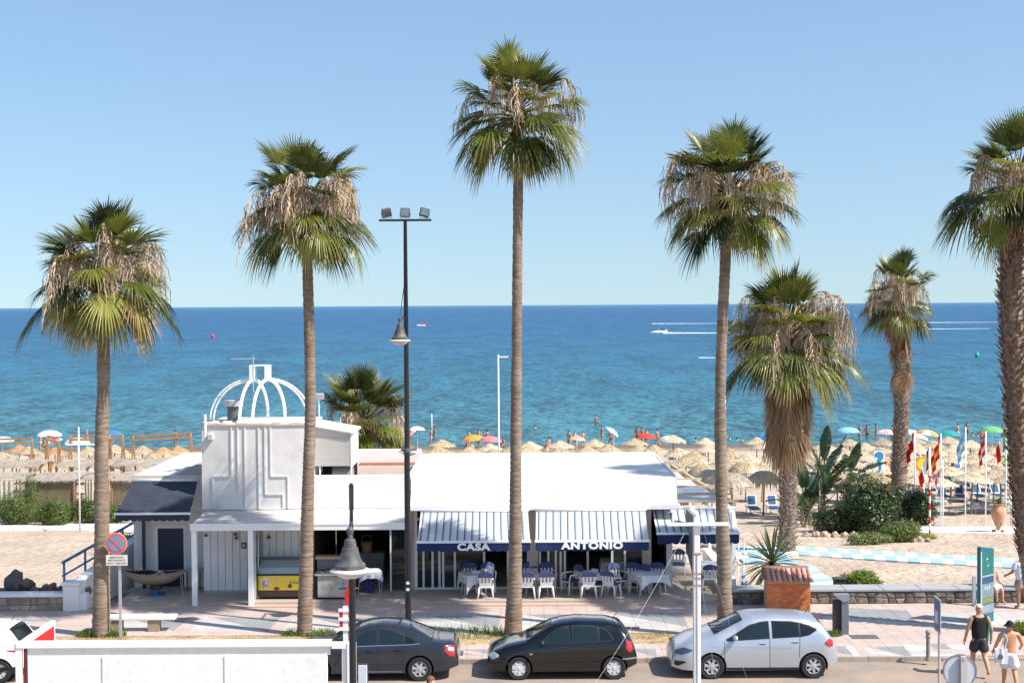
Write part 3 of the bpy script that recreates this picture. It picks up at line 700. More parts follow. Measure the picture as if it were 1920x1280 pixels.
for k in (bx0 + .2, bx1 - .02):
 q = MB(); q.tube([(k, by0 + .08, 3.5), (k, by0 + .08, 4.3)], .03, 6); q.build('plant_leg', WMETAL, B)
e = thing('extractor_unit', 'round grey extractor duct under the lattice screen on the roof', 'ventilation unit', (X(640, 49), 49.2, 3.52))
q = MB(); cx_ = X(640, 49); q.lathe([(0, -.35), (.28, -.35), (.30, 0), (.28, .35), (0, .35)], 14, (cx_, 49.2, 3.86), axis='x'); q.build('duct', mat('dull_steel', (.4, .41, .42), .45, .5), e, smooth='auto')
q = MB(); q.box(cx_ - .9, cx_ - .35, 49, 49.5, 3.53, 3.9); q.build('motor_box', DKGREY, e, bevel=.02)
# kiosk wing -------------------------------------------------------
K0, K1 = X(246, 48), T0 - .002
p = MB(); p.box(K0, X(285, 48), 48, 48.15, .22, 3.86); p.box(X(343, 48), K1, 48, 48.15, .22, 3.86); p.box(X(285, 48), X(343, 48), 48, 48.15, 2.3, 3.86); p.box(K0, K0 + .15, 48.151, 56, .22, 3.86)
p.build('wall', WHITE2, B)
p = MB(); p.box(K0 - .05, K1, 47.9, 48.0, 3.861, 4.02); p.build('fascia', mat('stained_fascia', (.55, .50, .42), .9, var=.12), B)
p = MB(); p.box(K0 - .05, K1, 48.001, 55.8, 3.861, 3.98); p.build('roof', WROOF, B)
p = MB(); p.box(-11.4, K1, 48.0, 54.5, 3.985, 4.05); p.build('roof_edging', TROOF, B)
d0, d1 = X(291, 48), X(340, 48)
p = MB(); p.box(X(285, 48), d0, 47.98, 48.1, .22, 2.3); p.box(d1, X(343, 48), 47.98, 48.1, .22, 2.3); p.box(d0, d1, 47.98, 48.1, 2.22, 2.3); p.build('door_frame', ALU, B)
p = MB(); p.obox((d0 + .42, 48.1, 1.23), (.84, .05, 1.98)); dr = p.build('door', mat('dark_blue_door', (0.004, 0.014, 0.045), .5), B)
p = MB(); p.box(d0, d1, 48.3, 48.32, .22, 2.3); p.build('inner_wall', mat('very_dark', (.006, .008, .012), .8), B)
p = MB(); p.box(X(265, 47.8) - .05, X(265, 47.8) + .05, 47.75, 47.85, .22, 2.75); p.build('post', BLACKM, B)
def awning(parent, xa0, xa1, xb0, xb1, Yt, zt_, Yb, zb, zv, cols, mats_, vm, nscal=14, sag=.05, label=None):
 """canvas from top edge (xa0..xa1 at Yt, zt_) to bottom edge (xb0..xb1 at Yb, zb); cols = [(weight, material index)]"""
 q = MB(); tot = sum(c[0] for c in cols); u = 0; th = .012
 for w, mi in cols:
  u0, u1 = u / tot, (u + w) / tot; u += w; nv = 6
  for j in range(nv):
   def P(uu, vv, dz):
    return (xa0 + (xa1 - xa0) * uu + ((xb0 + (xb1 - xb0) * uu) - (xa0 + (xa1 - xa0) * uu)) * vv, Yt + (Yb - Yt) * vv, zt_ + (zb - zt_) * vv - sag * math.sin(math.pi * vv) * (1 + .35 * math.sin(uu * 9)) + dz)
   v0, v1 = j / nv, (j + 1) / nv
   q.face([P(u0, v1, 0), P(u1, v1, 0), P(u1, v0, 0), P(u0, v0, 0)], mi)
 aw = q.build('awning', mats_, parent, smooth=False)
 if label: aw['label'] = label
 q = MB(); nn = nscal * 6
 for i in range(nn):
  u0, u1 = i / nn, (i + 1) / nn
  zz = lambda u_: zv + .05 - .05 * abs(math.sin(u_ * nscal * math.pi)) ** .6
  xx_ = lambda u_: xb0 + (xb1 - xb0) * u_
  yy_ = lambda u_: Yb - .035 - .02 * math.sin(u_ * 31)
  q.face([(xx_(u0), yy_(u0), zz(u0)), (xx_(u1), yy_(u1), zz(u1)), (xx_(u1), Yb - .035, zb - .04), (xx_(u0), Yb - .035, zb - .04)])
 vo = q.build('valance', vm, aw, smooth=True)
 q = MB(); q.box(xb0 - .03, xb1 + .03, Yb - .055, Yb + .03, zb - .05, zb + .02); q.build('front_bar', WMETAL, aw, bevel=.01)
 q = MB(); q.tube([(xa0 - .03, Yt, zt_ + .03), (xa1 + .03, Yt, zt_ + .03)], .05, 8); q.build('roller', WMETAL, aw, smooth=True)
 for xx0, xx1 in ((xa0 + .1, xb0 + .1), (xa1 - .1, xb1 - .1)):
  m_ = ((xx0 + xx1) / 2 + .0, Yt - .6, zt_ - .75)
  q = MB(); q.tube([(xx0, Yt + .05, zt_ - .35), m_, (xx1, Yb + .05, zb - .06)], .02, 5); q.build('arm', WMETAL, aw)
 return aw
awning(B, K0 + .02, X(369, 48), X(212, 46), X(352, 46), 47.86, 3.83, 46.0, 3.02, 2.76, [(1, 0)] * 8, [NAVY2], NAVY2, 10, label='plain dark faded awning over the blue door')
stripe = []
for i in range(15): stripe += [(1.6, 0), (.5, 1), (2.6, 0), (.8, 2)] if i % 1 == 0 else []
stripe += [(2.2, 0)]
st2 = [(2.0, 0)]
for i in range(15): st2 += [(.95, 2), (1.2, 1), (4.6, 0)]
a1 = awning(B, X(788, 47.1), X(988, 47.1), X(779, 45.35), X(992, 45.35), 46.75, 2.90, 45.35, 2.15, 1.82, st2, [CANW, CANG, CANT], NAVY, 16, label='blue and white striped awning reading CASA')
a2 = awning(B, X(1003, 47.1), X(1207, 47.1), X(1002, 45.35), X(1215, 45.35), 46.75, 2.90, 45.35, 2.15, 1.82, st2, [CANW, CANG, CANT], NAVY, 16, label='blue and white striped awning reading ANTONIO')
a3 = awning(B, X(1222, 47.5), X(1376, 47.5), X(1231, 45.9), X(1385, 45.9), 47.5, 2.84, 45.9, 2.29, 1.93, st2[:34], [CANW, CANG, CANT], NAVY, 11, label='shorter blue and white striped awning at the right corner, without lettering')
text_part('CASA', 'lettering', LETTER, a1, (X(885, 45.25), 45.262, 1.975), .30, sx=1.28, bold=.016, space=1.12)
text_part('ANTONIO', 'lettering', LETTER, a2, (X(1109, 45.25), 45.262, 2.0), .30, sx=1.28, bold=.016, space=1.12)
PG = thing('pergola', 'timber and white slat pergola roof against the right end of the restaurant', 'pergola', (6.2, 50, 0))
def lerp(a, b_, t): return a + (b_ - a) * t
def xe(Y, s_): return lerp(5.52, 5.55, (Y - 47.5) / 12) if s_ == 0 else lerp(7.42, 6.55, (Y - 47.5) / 12)
for s_ in (0, 1):
 q = MB(); q.beam((xe(47.5, s_), 47.5, 2.98), (xe(59, s_), 59, 2.98), .10, .14); q.build('beam', PWOOD, PG)
q = MB(); q.beam((6.5, 47.5, 3.0), (6.1, 59, 3.0), .08, .1); q.build('beam', PWOOD, PG)
for yy in (47.55, 49.4, 51.3, 53.6, 56.2, 58.9):
 q = MB(); q.beam((xe(yy, 0) - .1, yy, 3.09), (xe(yy, 1) + .15, yy, 3.09), .09, .08); q.build('cross_beam', PWOOD, PG)
k = 47.68
while k < 49.3:
 q = MB(); q.box(xe(k, 0), xe(k, 1), k, k + .11, 3.055, 3.08); q.build('slat', mat('grey_slat', (.42, .44, .47), .6), PG); k += .14
k = 49.5
while k < 51.2:
 q = MB(); q.box(xe(k, 0), xe(k, 1) - .35, k, k + .16, 3.055, 3.08); q.build('slat', WMETAL, PG); k += .19
for (ya, yb) in ((51.45, 53.4), (53.9, 55.9)):
 q = MB(); q.box(xe(ya, 0), xe(yb, 1) - .3, ya, yb, 3.05, 3.07); q.build('roof_sheet', WROOF, PG)
for yy in (47.6, 51.4, 55, 58.8):
 q = MB(); q.box(xe(yy, 1) - .05, xe(yy, 1) + .05, yy - .05, yy + .05, 0.0 if yy < 50 else -.8, 2.92); q.build('post', WMETAL, PG)
q = MB(); q.extr([(45.0, 1.12), (45.0, 3.0), (46.7, 3.0), (46.7, 1.5), (46.2, 1.5)], 'x', X(1297, 45), X(1297, 45) + .05); 
tagit(q.build('side_board', mat('grey_board', (.20, .20, .20), .8), loc=(X(1297, 45), 46, 1.5)), 'plain grey hanging wind board beside the white mast under the pergola', 'board')
q = MB(); q.box(6.95, 7.25, 46.1, 52, -.05, .75); q.build('low_wall', WHITE, PG)
q = MB(); q.box(7.09, 7.10, 46.2, 49, .75, 2.3); q.build('clear_blind', glassmat('clear_plastic', (.5, .55, .6), .2, .25), PG)
for yy in (46.1, 49):
 q = MB(); q.box(7.07, 7.13, yy, yy + .06, .75, 2.9); q.build('post', WMETAL, PG)
# entrance ramp with blue rail, planter ----------------------------
RP = thing('ramp_wall', 'low white wall with sloping top and blue handrail left of the fire boat', 'wall', (-13.7, 46, 0))
xa, xb = X(128, 44.8), X(262, 50)
q = MB()
def wp(Y, dx, z): return (lerp(xa, xb, (Y - 44.8) / 5.2) + dx, Y, z)
q.hexa([wp(45.25, -.12, 0), wp(45.25, .12, 0), wp(50, .12, 0), wp(50, -.12, 0), wp(45.25, -.12, .93), wp(45.25, .12, .93), wp(50, .12, 1.72), wp(50, -.12, 1.72)]); q.build('wall_body', WHITE, RP)
q = MB(); q.hexa([wp(45.25, -.17, .932), wp(45.25, .17, .932), wp(50, .17, 1.722), wp(50, -.17, 1.722), wp(45.25, -.17, 1.0), wp(45.25, .17, 1.0), wp(50, .17, 1.79), wp(50, -.17, 1.79)]); q.build('coping', WHITE, RP, bevel=.01)
q = MB(); q.box(xa - .28, xa + .2, 44.75, 45.24, 0, .92); q.box(xa - .33, xa + .25, 44.7, 45.29, .921, 1.02); q.build('end_pier', WHITE, RP, bevel=.02)
q = MB(); q.box(xa + .201, xa + .42, 44.85, 45.24, 0, .62); q.build('end_pier', WHITE, RP, bevel=.02)
ra, rb = Vector((xa - .32, 44.9, 1.62)), Vector((xb - .05, 50, 2.25))
q = MB(); q.beam(ra, rb, .07, .07); q.build('handrail', BLUEM, RP)
q = MB(); q.beam(ra - Vector((0, 0, .42)), rb - Vector((0, 0, .42)), .05, .05); q.build('handrail', BLUEM, RP)
for t in (0.02, .27, .5, .75, .98):
 b0 = ra.lerp(rb, t); q = MB(); q.beam(b0 - Vector((0, 0, .75 if t > .1 else 1.5)), b0, .06, .06); q.build('rail_post', BLUEM, RP)
PL = thing('stone_planter', 'rough stone planter with white cap at the left edge of the promenade', 'planter', (-16, 45, 0))
STN = mat('rough_stone', (0.36, 0.29, 0.22), .95, var=.3, scale=3, bump=.02, bscale=12, objvar=.25)
def stone_wall(parent, xs0, xs1, Y, z0, z1, rng, mt, sz=.32):
 """irregular stones: jittered cells pulled in from their joints"""
 nx = max(1, int((xs1 - xs0) / sz)); nz = 2
 P = {}
 for i in range(nx + 1):
  for j in range(nz + 1):
   jx = rng.uniform(-.09, .09) if 0 < i < nx else 0; jz = rng.uniform(-.06, .06) if 0 < j < nz else 0
   P[i, j] = (xs0 + (xs1 - xs0) * i / nx + jx, z0 + (z1 - z0) * j / nz + jz)
 for i in range(nx):
  for j in range(nz):
   c4 = [P[i, j], P[i + 1, j], P[i + 1, j + 1], P[i, j + 1]]; cx_ = sum(c[0] for c in c4) / 4; cz_ = sum(c[1] for c in c4) / 4
   def s_(f, y_): return [(cx_ + (c[0] - cx_) * f, y_, cz_ + (c[1] - cz_) * f) for c in c4]
   d = rng.uniform(.02, .05); a = s_(.94, Y); b2 = s_(.90, Y - d * .6); e_ = s_(.6, Y - d)
   q = MB(); q.add(a + b2 + e_, [(0, 1, 5, 4), (1, 2, 6, 5), (2, 3, 7, 6), (3, 0, 4, 7), (4, 5, 9, 8), (5, 6, 10, 9), (6, 7, 11, 10), (7, 4, 8, 11), (8, 9, 10, 11)])
   q.build('stone', mt, parent, smooth=False)
stone_wall(PL, -18.6, X(122, 44.8), 44.86, .12, .52, RNG, STN)
q = MB(); q.box(-18.6, X(122, 44.8), 44.865, 45.1, .02, .55); q.build('wall_core', mat('lime_mortar', (.40, .34, .27), .95, var=.2), PL)
q = MB(); q.box(-18.6, X(124, 44.8), 44.78, 45.25, .551, .66); q.build('cap', WHITE, PL, bevel=.015)
q = MB(); q.box(-18.6, X(120, 45), 45.251, 46.2, .02, .58); q.build('soil', mat('planter_soil', (.16, .10, .06), .95, var=.4, scale=6, bump=.05, bscale=10), PL)
ROCKD = mat('dark_rock', (0.10, 0.085, 0.075), .9, var=.3, bump=.02, bscale=8)
ROCKL = mat('pale_rock', (0.42, 0.33, 0.25), .95, var=.2, bump=.02, bscale=8, objvar=.2)
def rock_mesh(sz, rng, sub=2, flat=.8):
 if max(sz) > .19: sub = 3
 bm = bmesh.new(); bmesh.ops.create_icosphere(bm, subdivisions=sub, radius=1)
 o3 = Vector((rng.uniform(0, 99),) * 3)
 for v in bm.verts:
  n_ = noise.noise(v.co * 1.3 + o3) * .45 + noise.noise(v.co * 3 + o3) * .25
  v.co = v.co * (1 + n_); v.co = Vector((v.co.x * sz[0], v.co.y * sz[1], v.co.z * sz[2]))
 me = bpy.data.meshes.new('rock'); bm.to_mesh(me); bm.free(); return me
def rock(loc, sz, mt, parent=None, label=None, group=None, nm='rock', rng=RNG):
 me = rock_mesh(sz, rng); me.materials.append(mt)
 o = bpy.data.objects.new(nm, me); COL.objects.link(o); o.location = loc; o.rotation_euler = (rng.uniform(-.2, .2), rng.uniform(-.2, .2), rng.uniform(0, 6))
 if parent: o.parent = parent; o.location = Vector(loc) - wloc(parent)
 if label: tagit(o, label, 'rock', group)
 return o
rock((-16.1, 45.7, .85), (.30, .2, .38), ROCKD, label='tall dark upright rock in the stone planter')
rock((-15.72, 45.7, .75), (.22, .2, .25), ROCKD, label='smaller dark rock just right of the tall one in the planter')
for i in range(7):
 lab = ['low brown rock at the planter front edge', 'flat brown rock beside the small dark one', 'brown rock in the middle of the planter', 'round brown rock near the white pier', 'brown rock behind the planter cap', 'last small brown rock left of the blue rail', 'jagged brown stump in the planter'][i]
 rock((-15.4 + i * .28, 45.6 + .15 * (i % 2), .62), (.16, .14, .12 + .06 * (i % 3)), mat('brown_rock', (.17, .11, .07), .9, var=.3), label=lab)
# ================================================================ PALMS AND PLANTS
LEAFG = leafmat('palm_leaf_green', (0.018, 0.036, 0.008), (0.23, 0.245, 0.04), (0.36, 0.28, 0.12), .38, .80)
LEAFL = leafmat('palm_leaf_lime', (0.20, 0.24, 0.04), (0.36, 0.35, 0.09), (0.46, 0.34, 0.15), .4, .70)
LEAFY = leafmat('palm_leaf_yellowed', (0.45, 0.33, 0.09), (0.30, 0.27, 0.07), (0.45, 0.30, 0.15), .4, .45)
LEAFD = leafmat('palm_leaf_dead', (0.34, 0.19, 0.085), (0.22, 0.13, 0.06), (0.42, 0.28, 0.16), .2, .6)
STALK = mat('dry_flower_stalk', (0.48, 0.36, 0.235), .8, var=.3, scale=5, objvar=.3)
def frond_mesh(elev, mt, seed, Rf=1.08, Lp=1.0, bend=18, N=30, droop=.5, spread=1.65, dead=False):
 rg = random.Random(seed); q = MB()
 ang = R(elev); p = Vector((0, 0, 0)); pts = [p.copy()]; K = 6
 for i in range(K):
  ang -= R(bend) / K; p = p + Vector((math.cos(ang), 0, math.sin(ang))) * (Lp / K); pts.append(p.copy())
 rad = [.028 - .012 * i / K for i in range(K + 1)]
 q.tube(pts, rad, 4, 0, True, 0.0)
 d = Vector((math.cos(ang), 0, math.sin(ang))); s_ = Vector((0, 1, 0)); nn = Vector((-math.sin(ang), 0, math.cos(ang)))
 if dead: nn = -nn
 H = p; dphi = spread / N
 ts = [0.04, .28, .5, .68, .85, 1.0]
 for i in range(-N // 2, N // 2 + 1):
  phi = i * 2 * spread / N
  L_ = Rf * (1 - .22 * (abs(phi) / spread) ** 2) * rg.uniform(.90, 1.06)
  dr = d * math.cos(phi) + s_ * math.sin(phi) + nn * (.10 + .16 * abs(math.sin(phi)) * (1 if not dead else -1.2))
  dr.normalize(); side = (s_ * math.cos(phi) - d * math.sin(phi)); up = dr.cross(side); 
  dl = droop * rg.uniform(.7, 1.4); tw = rg.uniform(-.25, .25)
  rows = []
  for t in ts:
   c = H + dr * L_ * (t * (1 - .22 * dl * t * t)) - Vector((0, 0, 1)) * (L_ * dl * .75 * t ** 2.3)
   w = L_ * math.tan(dphi) * 1.15 * (t if t < .5 else .5 * (1 - ((t - .5) / .5) ** 1.1 * .97))
   sd = (side + up * tw * t).normalized()
   rows.append((c - sd * w, c + up * w * .55, c + sd * w, t))
  V = []; A = []
  for (a, m_, b_, t) in rows: V += [a, m_, b_]; A += [t] * 3
  F = []
  for k in range(len(ts) - 1):
   b0 = k * 3; F += [(b0, b0 + 1, b0 + 4, b0 + 3), (b0 + 1, b0 + 2, b0 + 5, b0 + 4)]
  q.add(V, F, 0, A)
 return q.mesh('frond', mt, attr=True)
def stalk_mesh(seed, reach=1.3, rise=.55, hang=1.2, nstr=58):
 rg = random.Random(seed); q = MB(); pts = []
 for i in range(12):
  t = i / 11
  pts.append(Vector((reach * math.sin(t * 1.75) / .98, rg.uniform(-.03, .03), rise * math.sin(t * 2.4) * 1.5 - hang * max(0, t - .45) ** 1.4 * 1.9)))
 q.tube(pts, [.022 - .014 * i / 11 for i in range(12)], 4)
 for k in range(nstr):
  t = rg.uniform(.28, 1.0) * 11; i = min(10, int(t)); p0 = pts[i].lerp(pts[i + 1], t - i)
  L_ = rg.uniform(.35, .85) * hang; a = rg.uniform(0, 6.28); out = rg.uniform(.08, .30); w = rg.uniform(.009, .022)
  p = p0.copy(); V = []; sgm = 5; wob = rg.uniform(0, 6)
  for j in range(sgm + 1):
   u = j / sgm
   c = p0 + Vector((math.cos(a) * out * math.sin(u * 1.5), math.sin(a) * out * math.sin(u * 1.5), -L_ * u ** 1.25 + .05 * math.sin(u * 3))) + Vector((.03 * math.sin(u * 9 + wob), .03 * math.cos(u * 8 + wob), 0))
   ww = w * (1 - .6 * u); q_ = Vector((-math.sin(a + u * 2), math.cos(a + u * 2), 0)) * ww
   V += [c - q_, c + q_]
  q.add(V, [(2 * j, 2 * j + 1, 2 * j + 3, 2 * j + 2) for j in range(sgm)])
 return q.mesh('flower_stalk', STALK)
FR = {}
for e in (82, 66, 50, 34, 18, 2, -14):
 for k in range(2): FR['g', e, k] = frond_mesh(e, LEAFG, e * 7 + k, droop=(.10 if e > 60 else .18 if e > 45 else .30 if e > 30 else .50 + .3 * (1 - e / 20)) + .15 * k, bend=(6 if e > 30 else 22) + (82 - e) * .2, Lp=1.1 + .2 * k, Rf=1.25, spread=1.25 if e > 45 else 1.5)
for e, e2 in ((5, 30), (-20, 12), (-42, -8)):
 for k in range(2):
  FR['l', e, k] = frond_mesh(e2, LEAFL, e * 5 + 300 + k, droop=.5 + .15 * k, bend=62, Lp=1.2, Rf=1.12, spread=1.45)
  FR['y', e, k] = frond_mesh(e2, LEAFY, e * 5 + 500 + k, droop=.55 + .15 * k, bend=64, Lp=1.2, Rf=1.1, spread=1.35)
  FR['G', e, k] = frond_mesh(e2, LEAFG, e * 5 + 700 + k, droop=.5 + .15 * k, bend=60, Lp=1.3, Rf=1.15, spread=1.4)
for e in (-50, -66, -78):
 for k in range(2): FR['d', e, k] = frond_mesh(e, LEAFD, e * 5 + 900 + k, droop=.55, bend=26, Lp=.85, Rf=1.15, spread=1.05, N=24, dead=True)
ST = [stalk_mesh(40 + i, reach=(1.3, 1.55, 1.75, 1.0)[i % 4], rise=(.5, .62, .42, .7)[i % 4], hang=(1.1, .95, 1.2, 1.35)[i % 4]) for i in range(6)]
TRK = mat('palm_trunk_bark', (0.215, 0.155, 0.11), .92, var=.42, scale=3.0, stretch=(1, 1, 5), bump=.03, bscale=5, dirt=(.36, .29, .23), dscale=1.6, damt=.7, dthr=.48)
BOOT = mat('palm_boot_bark', (0.30, 0.225, 0.165), .92, var=.6, scale=9, bump=.01, bscale=20, dirt=(.55, .48, .40), dscale=9, damt=.9, dthr=.52)
BOOTR = mat('palm_boot_reddish', (0.17, 0.095, 0.055), .92, var=.5, scale=7, dirt=(.36, .26, .19), dscale=8, damt=.8, dthr=.52)
BOOTD = mat('palm_boot_brown', (0.14, 0.075, 0.04), .92, var=.35, scale=6)
def trunk(parent, pts, radii, seed, rough=0.0):
 """pts: world points base->top; ringed leaf scars modelled as small steps"""
 rg = random.Random(seed); total = sum((Vector(b) - Vector(a)).length for a, b in zip(pts, pts[1:]))
 n = int(total / .055); out = []; rr = []
 P = [Vector(p) for p in pts]; m_ = len(P)
 for i in range(n + 1):
  t = i / n * (m_ - 1); k = min(m_ - 2, int(t)); f = t - k
  p0, p1, p2, p3 = P[max(0, k - 1)], P[k], P[k + 1], P[min(m_ - 1, k + 2)]
  c = .5 * ((2 * p1) + (p2 - p0) * f + (2 * p0 - 5 * p1 + 4 * p2 - p3) * f * f + (3 * p1 - p0 - 3 * p2 + p3) * f ** 3)
  out.append(c); r0 = radii[k] + (radii[k + 1] - radii[k]) * f
  rr.append(r0 * (1 + (.05 if i % 3 == 0 else -.015) + rg.uniform(-.02, .02) + .10 * noise.noise(Vector((c.z * .9, seed, 0))) + .05 * noise.noise(Vector((c.z * 3.1, seed, 5)))))
 q = MB(); q.tube(out, rr, 14)
 return q.build('trunk', TRK, parent, smooth=True), out, rr
def boots(parent, cen, rad, seed, m_=BOOT, nm='leaf_bases', dens=9, ln=.26, w=.085, up=1, i0=0, i1=None):
 rg = random.Random(seed); q = MB(); i1 = len(cen) if i1 is None else i1
 for i in range(i0, i1, 2):
  for k in range(dens):
   a = 2 * math.pi * (k + .5 * (i // 2 % 2)) / dens + rg.uniform(-.2, .2); r_ = rad[i] * .97
   c = cen[i] + Vector((math.cos(a) * r_, math.sin(a) * r_, rg.uniform(-.03, .03)))
   o_ = Vector((math.cos(a), math.sin(a), 0)); s_ = Vector((-math.sin(a), math.cos(a), 0)) * w * rg.uniform(.7, 1.2); L_ = ln * rg.uniform(.5, 1.15)
   tip = c + o_ * L_ * rg.uniform(.35, .75) + Vector((0, 0, L_ * up * rg.uniform(.5, .9)))
   th = o_ * .03
   q.add([c - s_, c + s_, c + s_ * .9 + th, c - s_ * .9 + th, tip - s_ * .55, tip + s_ * .55, tip + s_ * .4 + th * .5, tip - s_ * .4 + th * .5], MB.BF)
 o = q.build(nm, m_, parent); o['kind'] = 'stuff'; return o
def palm(label, px, base, tops, radii, hub, seed, sc_=1.0, nup=36, low=(), nst=12, skirt=0, Y=41.2, z0=.1, bootr=None, crown_h=1.9, bases=True, stz=(.35, 1.0)):
 rg = random.Random(seed)
 pts = [Vector(base)] + [AT(a, b, base[1]) for a, b in tops]
 T = thing('palm_tree', label, 'palm tree', base, 'tall fan palms on the seafront')
 tr, cen, rr = trunk(T, pts, radii, seed)
 top = AT(hub[0], hub[1], base[1])
 if bootr: boots(T, cen, rr, seed, BOOTR if bootr[2] > .28 else BOOT, i0=int(len(cen) * bootr[0]), i1=int(len(cen) * bootr[1]), ln=bootr[2], w=.07, dens=8)
 st_pts = [pts[-1], pts[-1].lerp(top, .5), top]
 q = MB(); q.tube(st_pts, [radii[-1] * .98, radii[-1] * 1.35, radii[-1] * .5], 10); q.build('crown_stem', BOOTD, T, smooth=True)
 if bases:
  cc = [pts[-1].lerp(top, i / 14) for i in range(15)]; boots(T, cc, [radii[-1] * (1.05 + .3 * math.sin(i / 14 * 3)) for i in range(15)], seed + 5, BOOTD, 'leaf_bases', 8, .28, .06, i0=0)
 off = top - Vector(base)
 ax = (pts[-1] - top)
 es = [82] * 2 + [66] * 5 + [50] * 8 + [34] * 9 + [18] * 9 + [2] * 8
 ga = rg.uniform(0, 6.28)
 for i in range(nup):
  t = i / (nup - 1); e = es[min(len(es) - 1, int(t * len(es)))]
  ga += 2.39996
  loc = off + ax * (.0 + .36 * t)
  s2 = sc_ * rg.uniform(.78, 1.12) * (.9 if t < .12 else 1)
  mesh_part(FR['g', e, rg.randrange(2)], 'frond', T, loc, (rg.uniform(-.28, .28), rg.uniform(-.25, .25), ga), (s2, s2, s2))
 for (kind, e, az, s2) in low:
  mesh_part(FR[kind, e, rg.randrange(2)], 'frond', T, off + ax * .27 + Vector((0, 0, rg.uniform(-.1, .1))), (rg.uniform(-.15, .15), 0, R(az)), (s2 * sc_ * (.84 if sc_ < 1 else 1),) * 3)
 ga = rg.uniform(0, 6)
 for i in range(int(nst * 1.4)):
  ga += 2.39996 + rg.uniform(-.45, .45); s2 = sc_ * rg.uniform(.65, 1.2)
  mesh_part(rg.choice(ST), 'flower_stalk', T, off + ax * rg.uniform(-.05, .42), (0, 0, ga), (s2, s2, s2 * rg.uniform(.9, 1.15)))
 for i in range(skirt):
  ga += 2.39996; e = rg.choice((-50, -50, -66, -78)); s2 = sc_ * rg.uniform(.9, 1.15)
  mesh_part(FR['d', e, rg.randrange(2)], 'frond', T, off + ax * rg.uniform(.12, 1.05), (0, 0, ga), (s2 * .98, s2 * .98, s2 * 1.1), )
 return T
g_ = lambda px, py, z=.1: tuple(G(px, py, z))
palm('leftmost fan palm, short grey trunk left of the no-stopping sign, yellowed lower fronds', 0, g_(190, 1193), [(191, 1000), (190, 850), (194, 720), (193, 600)], [.27, .215, .195, .185, .175], (190, 495), 11, 1.04, nup=42,
  low=[('G', -20, 195, 1.25), ('y', -20, 165, 1.0), ('l', -20, 230, 1.05), ('y', -42, 255, .95), ('l', -20, 290, 1.05), ('y', -20, 330, 1.15), ('G', -20, 10, 1.2), ('y', -42, 350, 1.1), ('d', -50, 200, 1.), ('G', -42, 90, 1), ('l', -42, 130, 1), ('G', -42, 40, 1)], nst=20)
palm('second palm from the left, growing beside the white tower and the ice cream freezer', 0, g_(571, 1191), [(574, 1060), (578, 900), (582, 740), (576, 480)], [.23, .20, .17, .16, .15], (573, 372), 23, .90, nup=42,
  low=[('G', -20, 190, 1.15), ('l', 5, 175, 1.0), ('l', -20, 235, 1.1), ('G', -42, 215, 1.2), ('l', -42, 275, 1.15), ('G', -42, 320, 1.15), ('l', -20, 335, 1.0), ('G', -42, 350, 1.25), ('G', -42, 80, 1), ('y', -20, 355, .9)], nst=24)
palm('tallest palm, straight slim trunk rising between the two striped awnings', 0, g_(962, 1193), [(966, 1050), (967, 850), (969, 620), (972, 300)], [.27, .195, .165, .15, .14], (968, 198), 37, .95, nup=50,
  low=[('G', 5, 185, 1.2), ('G', -20, 195, 1.25), ('G', -42, 200, 1.2), ('l', -20, 230, 1.05), ('l', -42, 275, 1.15), ('G', -42, 290, 1.2), ('G', -42, 320, 1.1), ('y', -42, 318, 1.1), ('G', -42, 345, 1.2), ('G', -20, 355, 1.2), ('G', -42, 90, 1)], nst=8)
palm('tall palm with gently curved trunk in front of the pergola and behind the silver car', 0, g_(1360, 1196), [(1357, 1060), (1352, 900), (1351, 700), (1362, 450)], [.25, .20, .165, .155, .15], (1368, 348), 41, .95, nup=46,
  low=[('G', -20, 185, 1.2), ('y', -42, 195, 1.15), ('G', -42, 210, 1.25), ('l', -42, 300, 1.1), ('G', -42, 320, 1.2), ('l', -42, 335, 1.1), ('l', -20, 265, .9), ('G', -20, 5, 1.2), ('G', -20, 170, 1.0), ('G', -42, 80, 1)], nst=22)
b5 = GT(1473, 1036)
palm('stout palm with shaggy brown dead skirt and white-scarred trunk behind the yucca', 0, tuple(b5), [(1478, 960), (1477, 890), (1480, 820), (1478, 740)], [.36, .34, .33, .33, .32], (1476, 612), 53, 1.36, nup=50, Y=b5.y,
  low=[('l', -20, 262, 1.15), ('l', -20, 300, 1.1), ('l', -42, 330, 1.1), ('G', -20, 190, 1.2), ('l', 5, 235, 1.1), ('l', -20, 350, 1.15), ('G', -20, 160, 1.1), ('G', -20, 20, 1.1)], nst=30, skirt=84, bootr=(0, 1, .20))
b6 = GT(1686, 975)
palm('smaller far palm with dead skirt, rising from the shrub mound beside the flags', 0, tuple(b6), [(1686, 900), (1689, 820), (1691, 740), (1692, 660)], [.42, .42, .36, .36, .34], (1682, 532), 61, .98, nup=34, Y=b6.y,
  low=[('G', -20, 195, 1.1), ('G', -20, 215, .9), ('l', -42, 250, .9)], nst=22, skirt=26, bootr=(.3, 1, .22))
palm('palm at the right edge of the picture with thick bristly brown trunk', 0, (15.35, 41.0, .1), [(1935, 1080), (1916, 900), (1903, 720), (1896, 560), (1897, 430)], [.30, .29, .28, .29, .31, .30], (1908, 330), 71, 1.0,
  low=[('G', -20, 185, 1.25), ('G', 5, 200, 1.1), ('l', -42, 215, 1.0), ('d', -66, 210, 1.2), ('G', -20, 160, 1.0), ('G', -20, 20, 1.0), ('G', -20, 300, 1)], nst=12, bootr=(.25, 1, .30))
b8 = GT(690, 905)
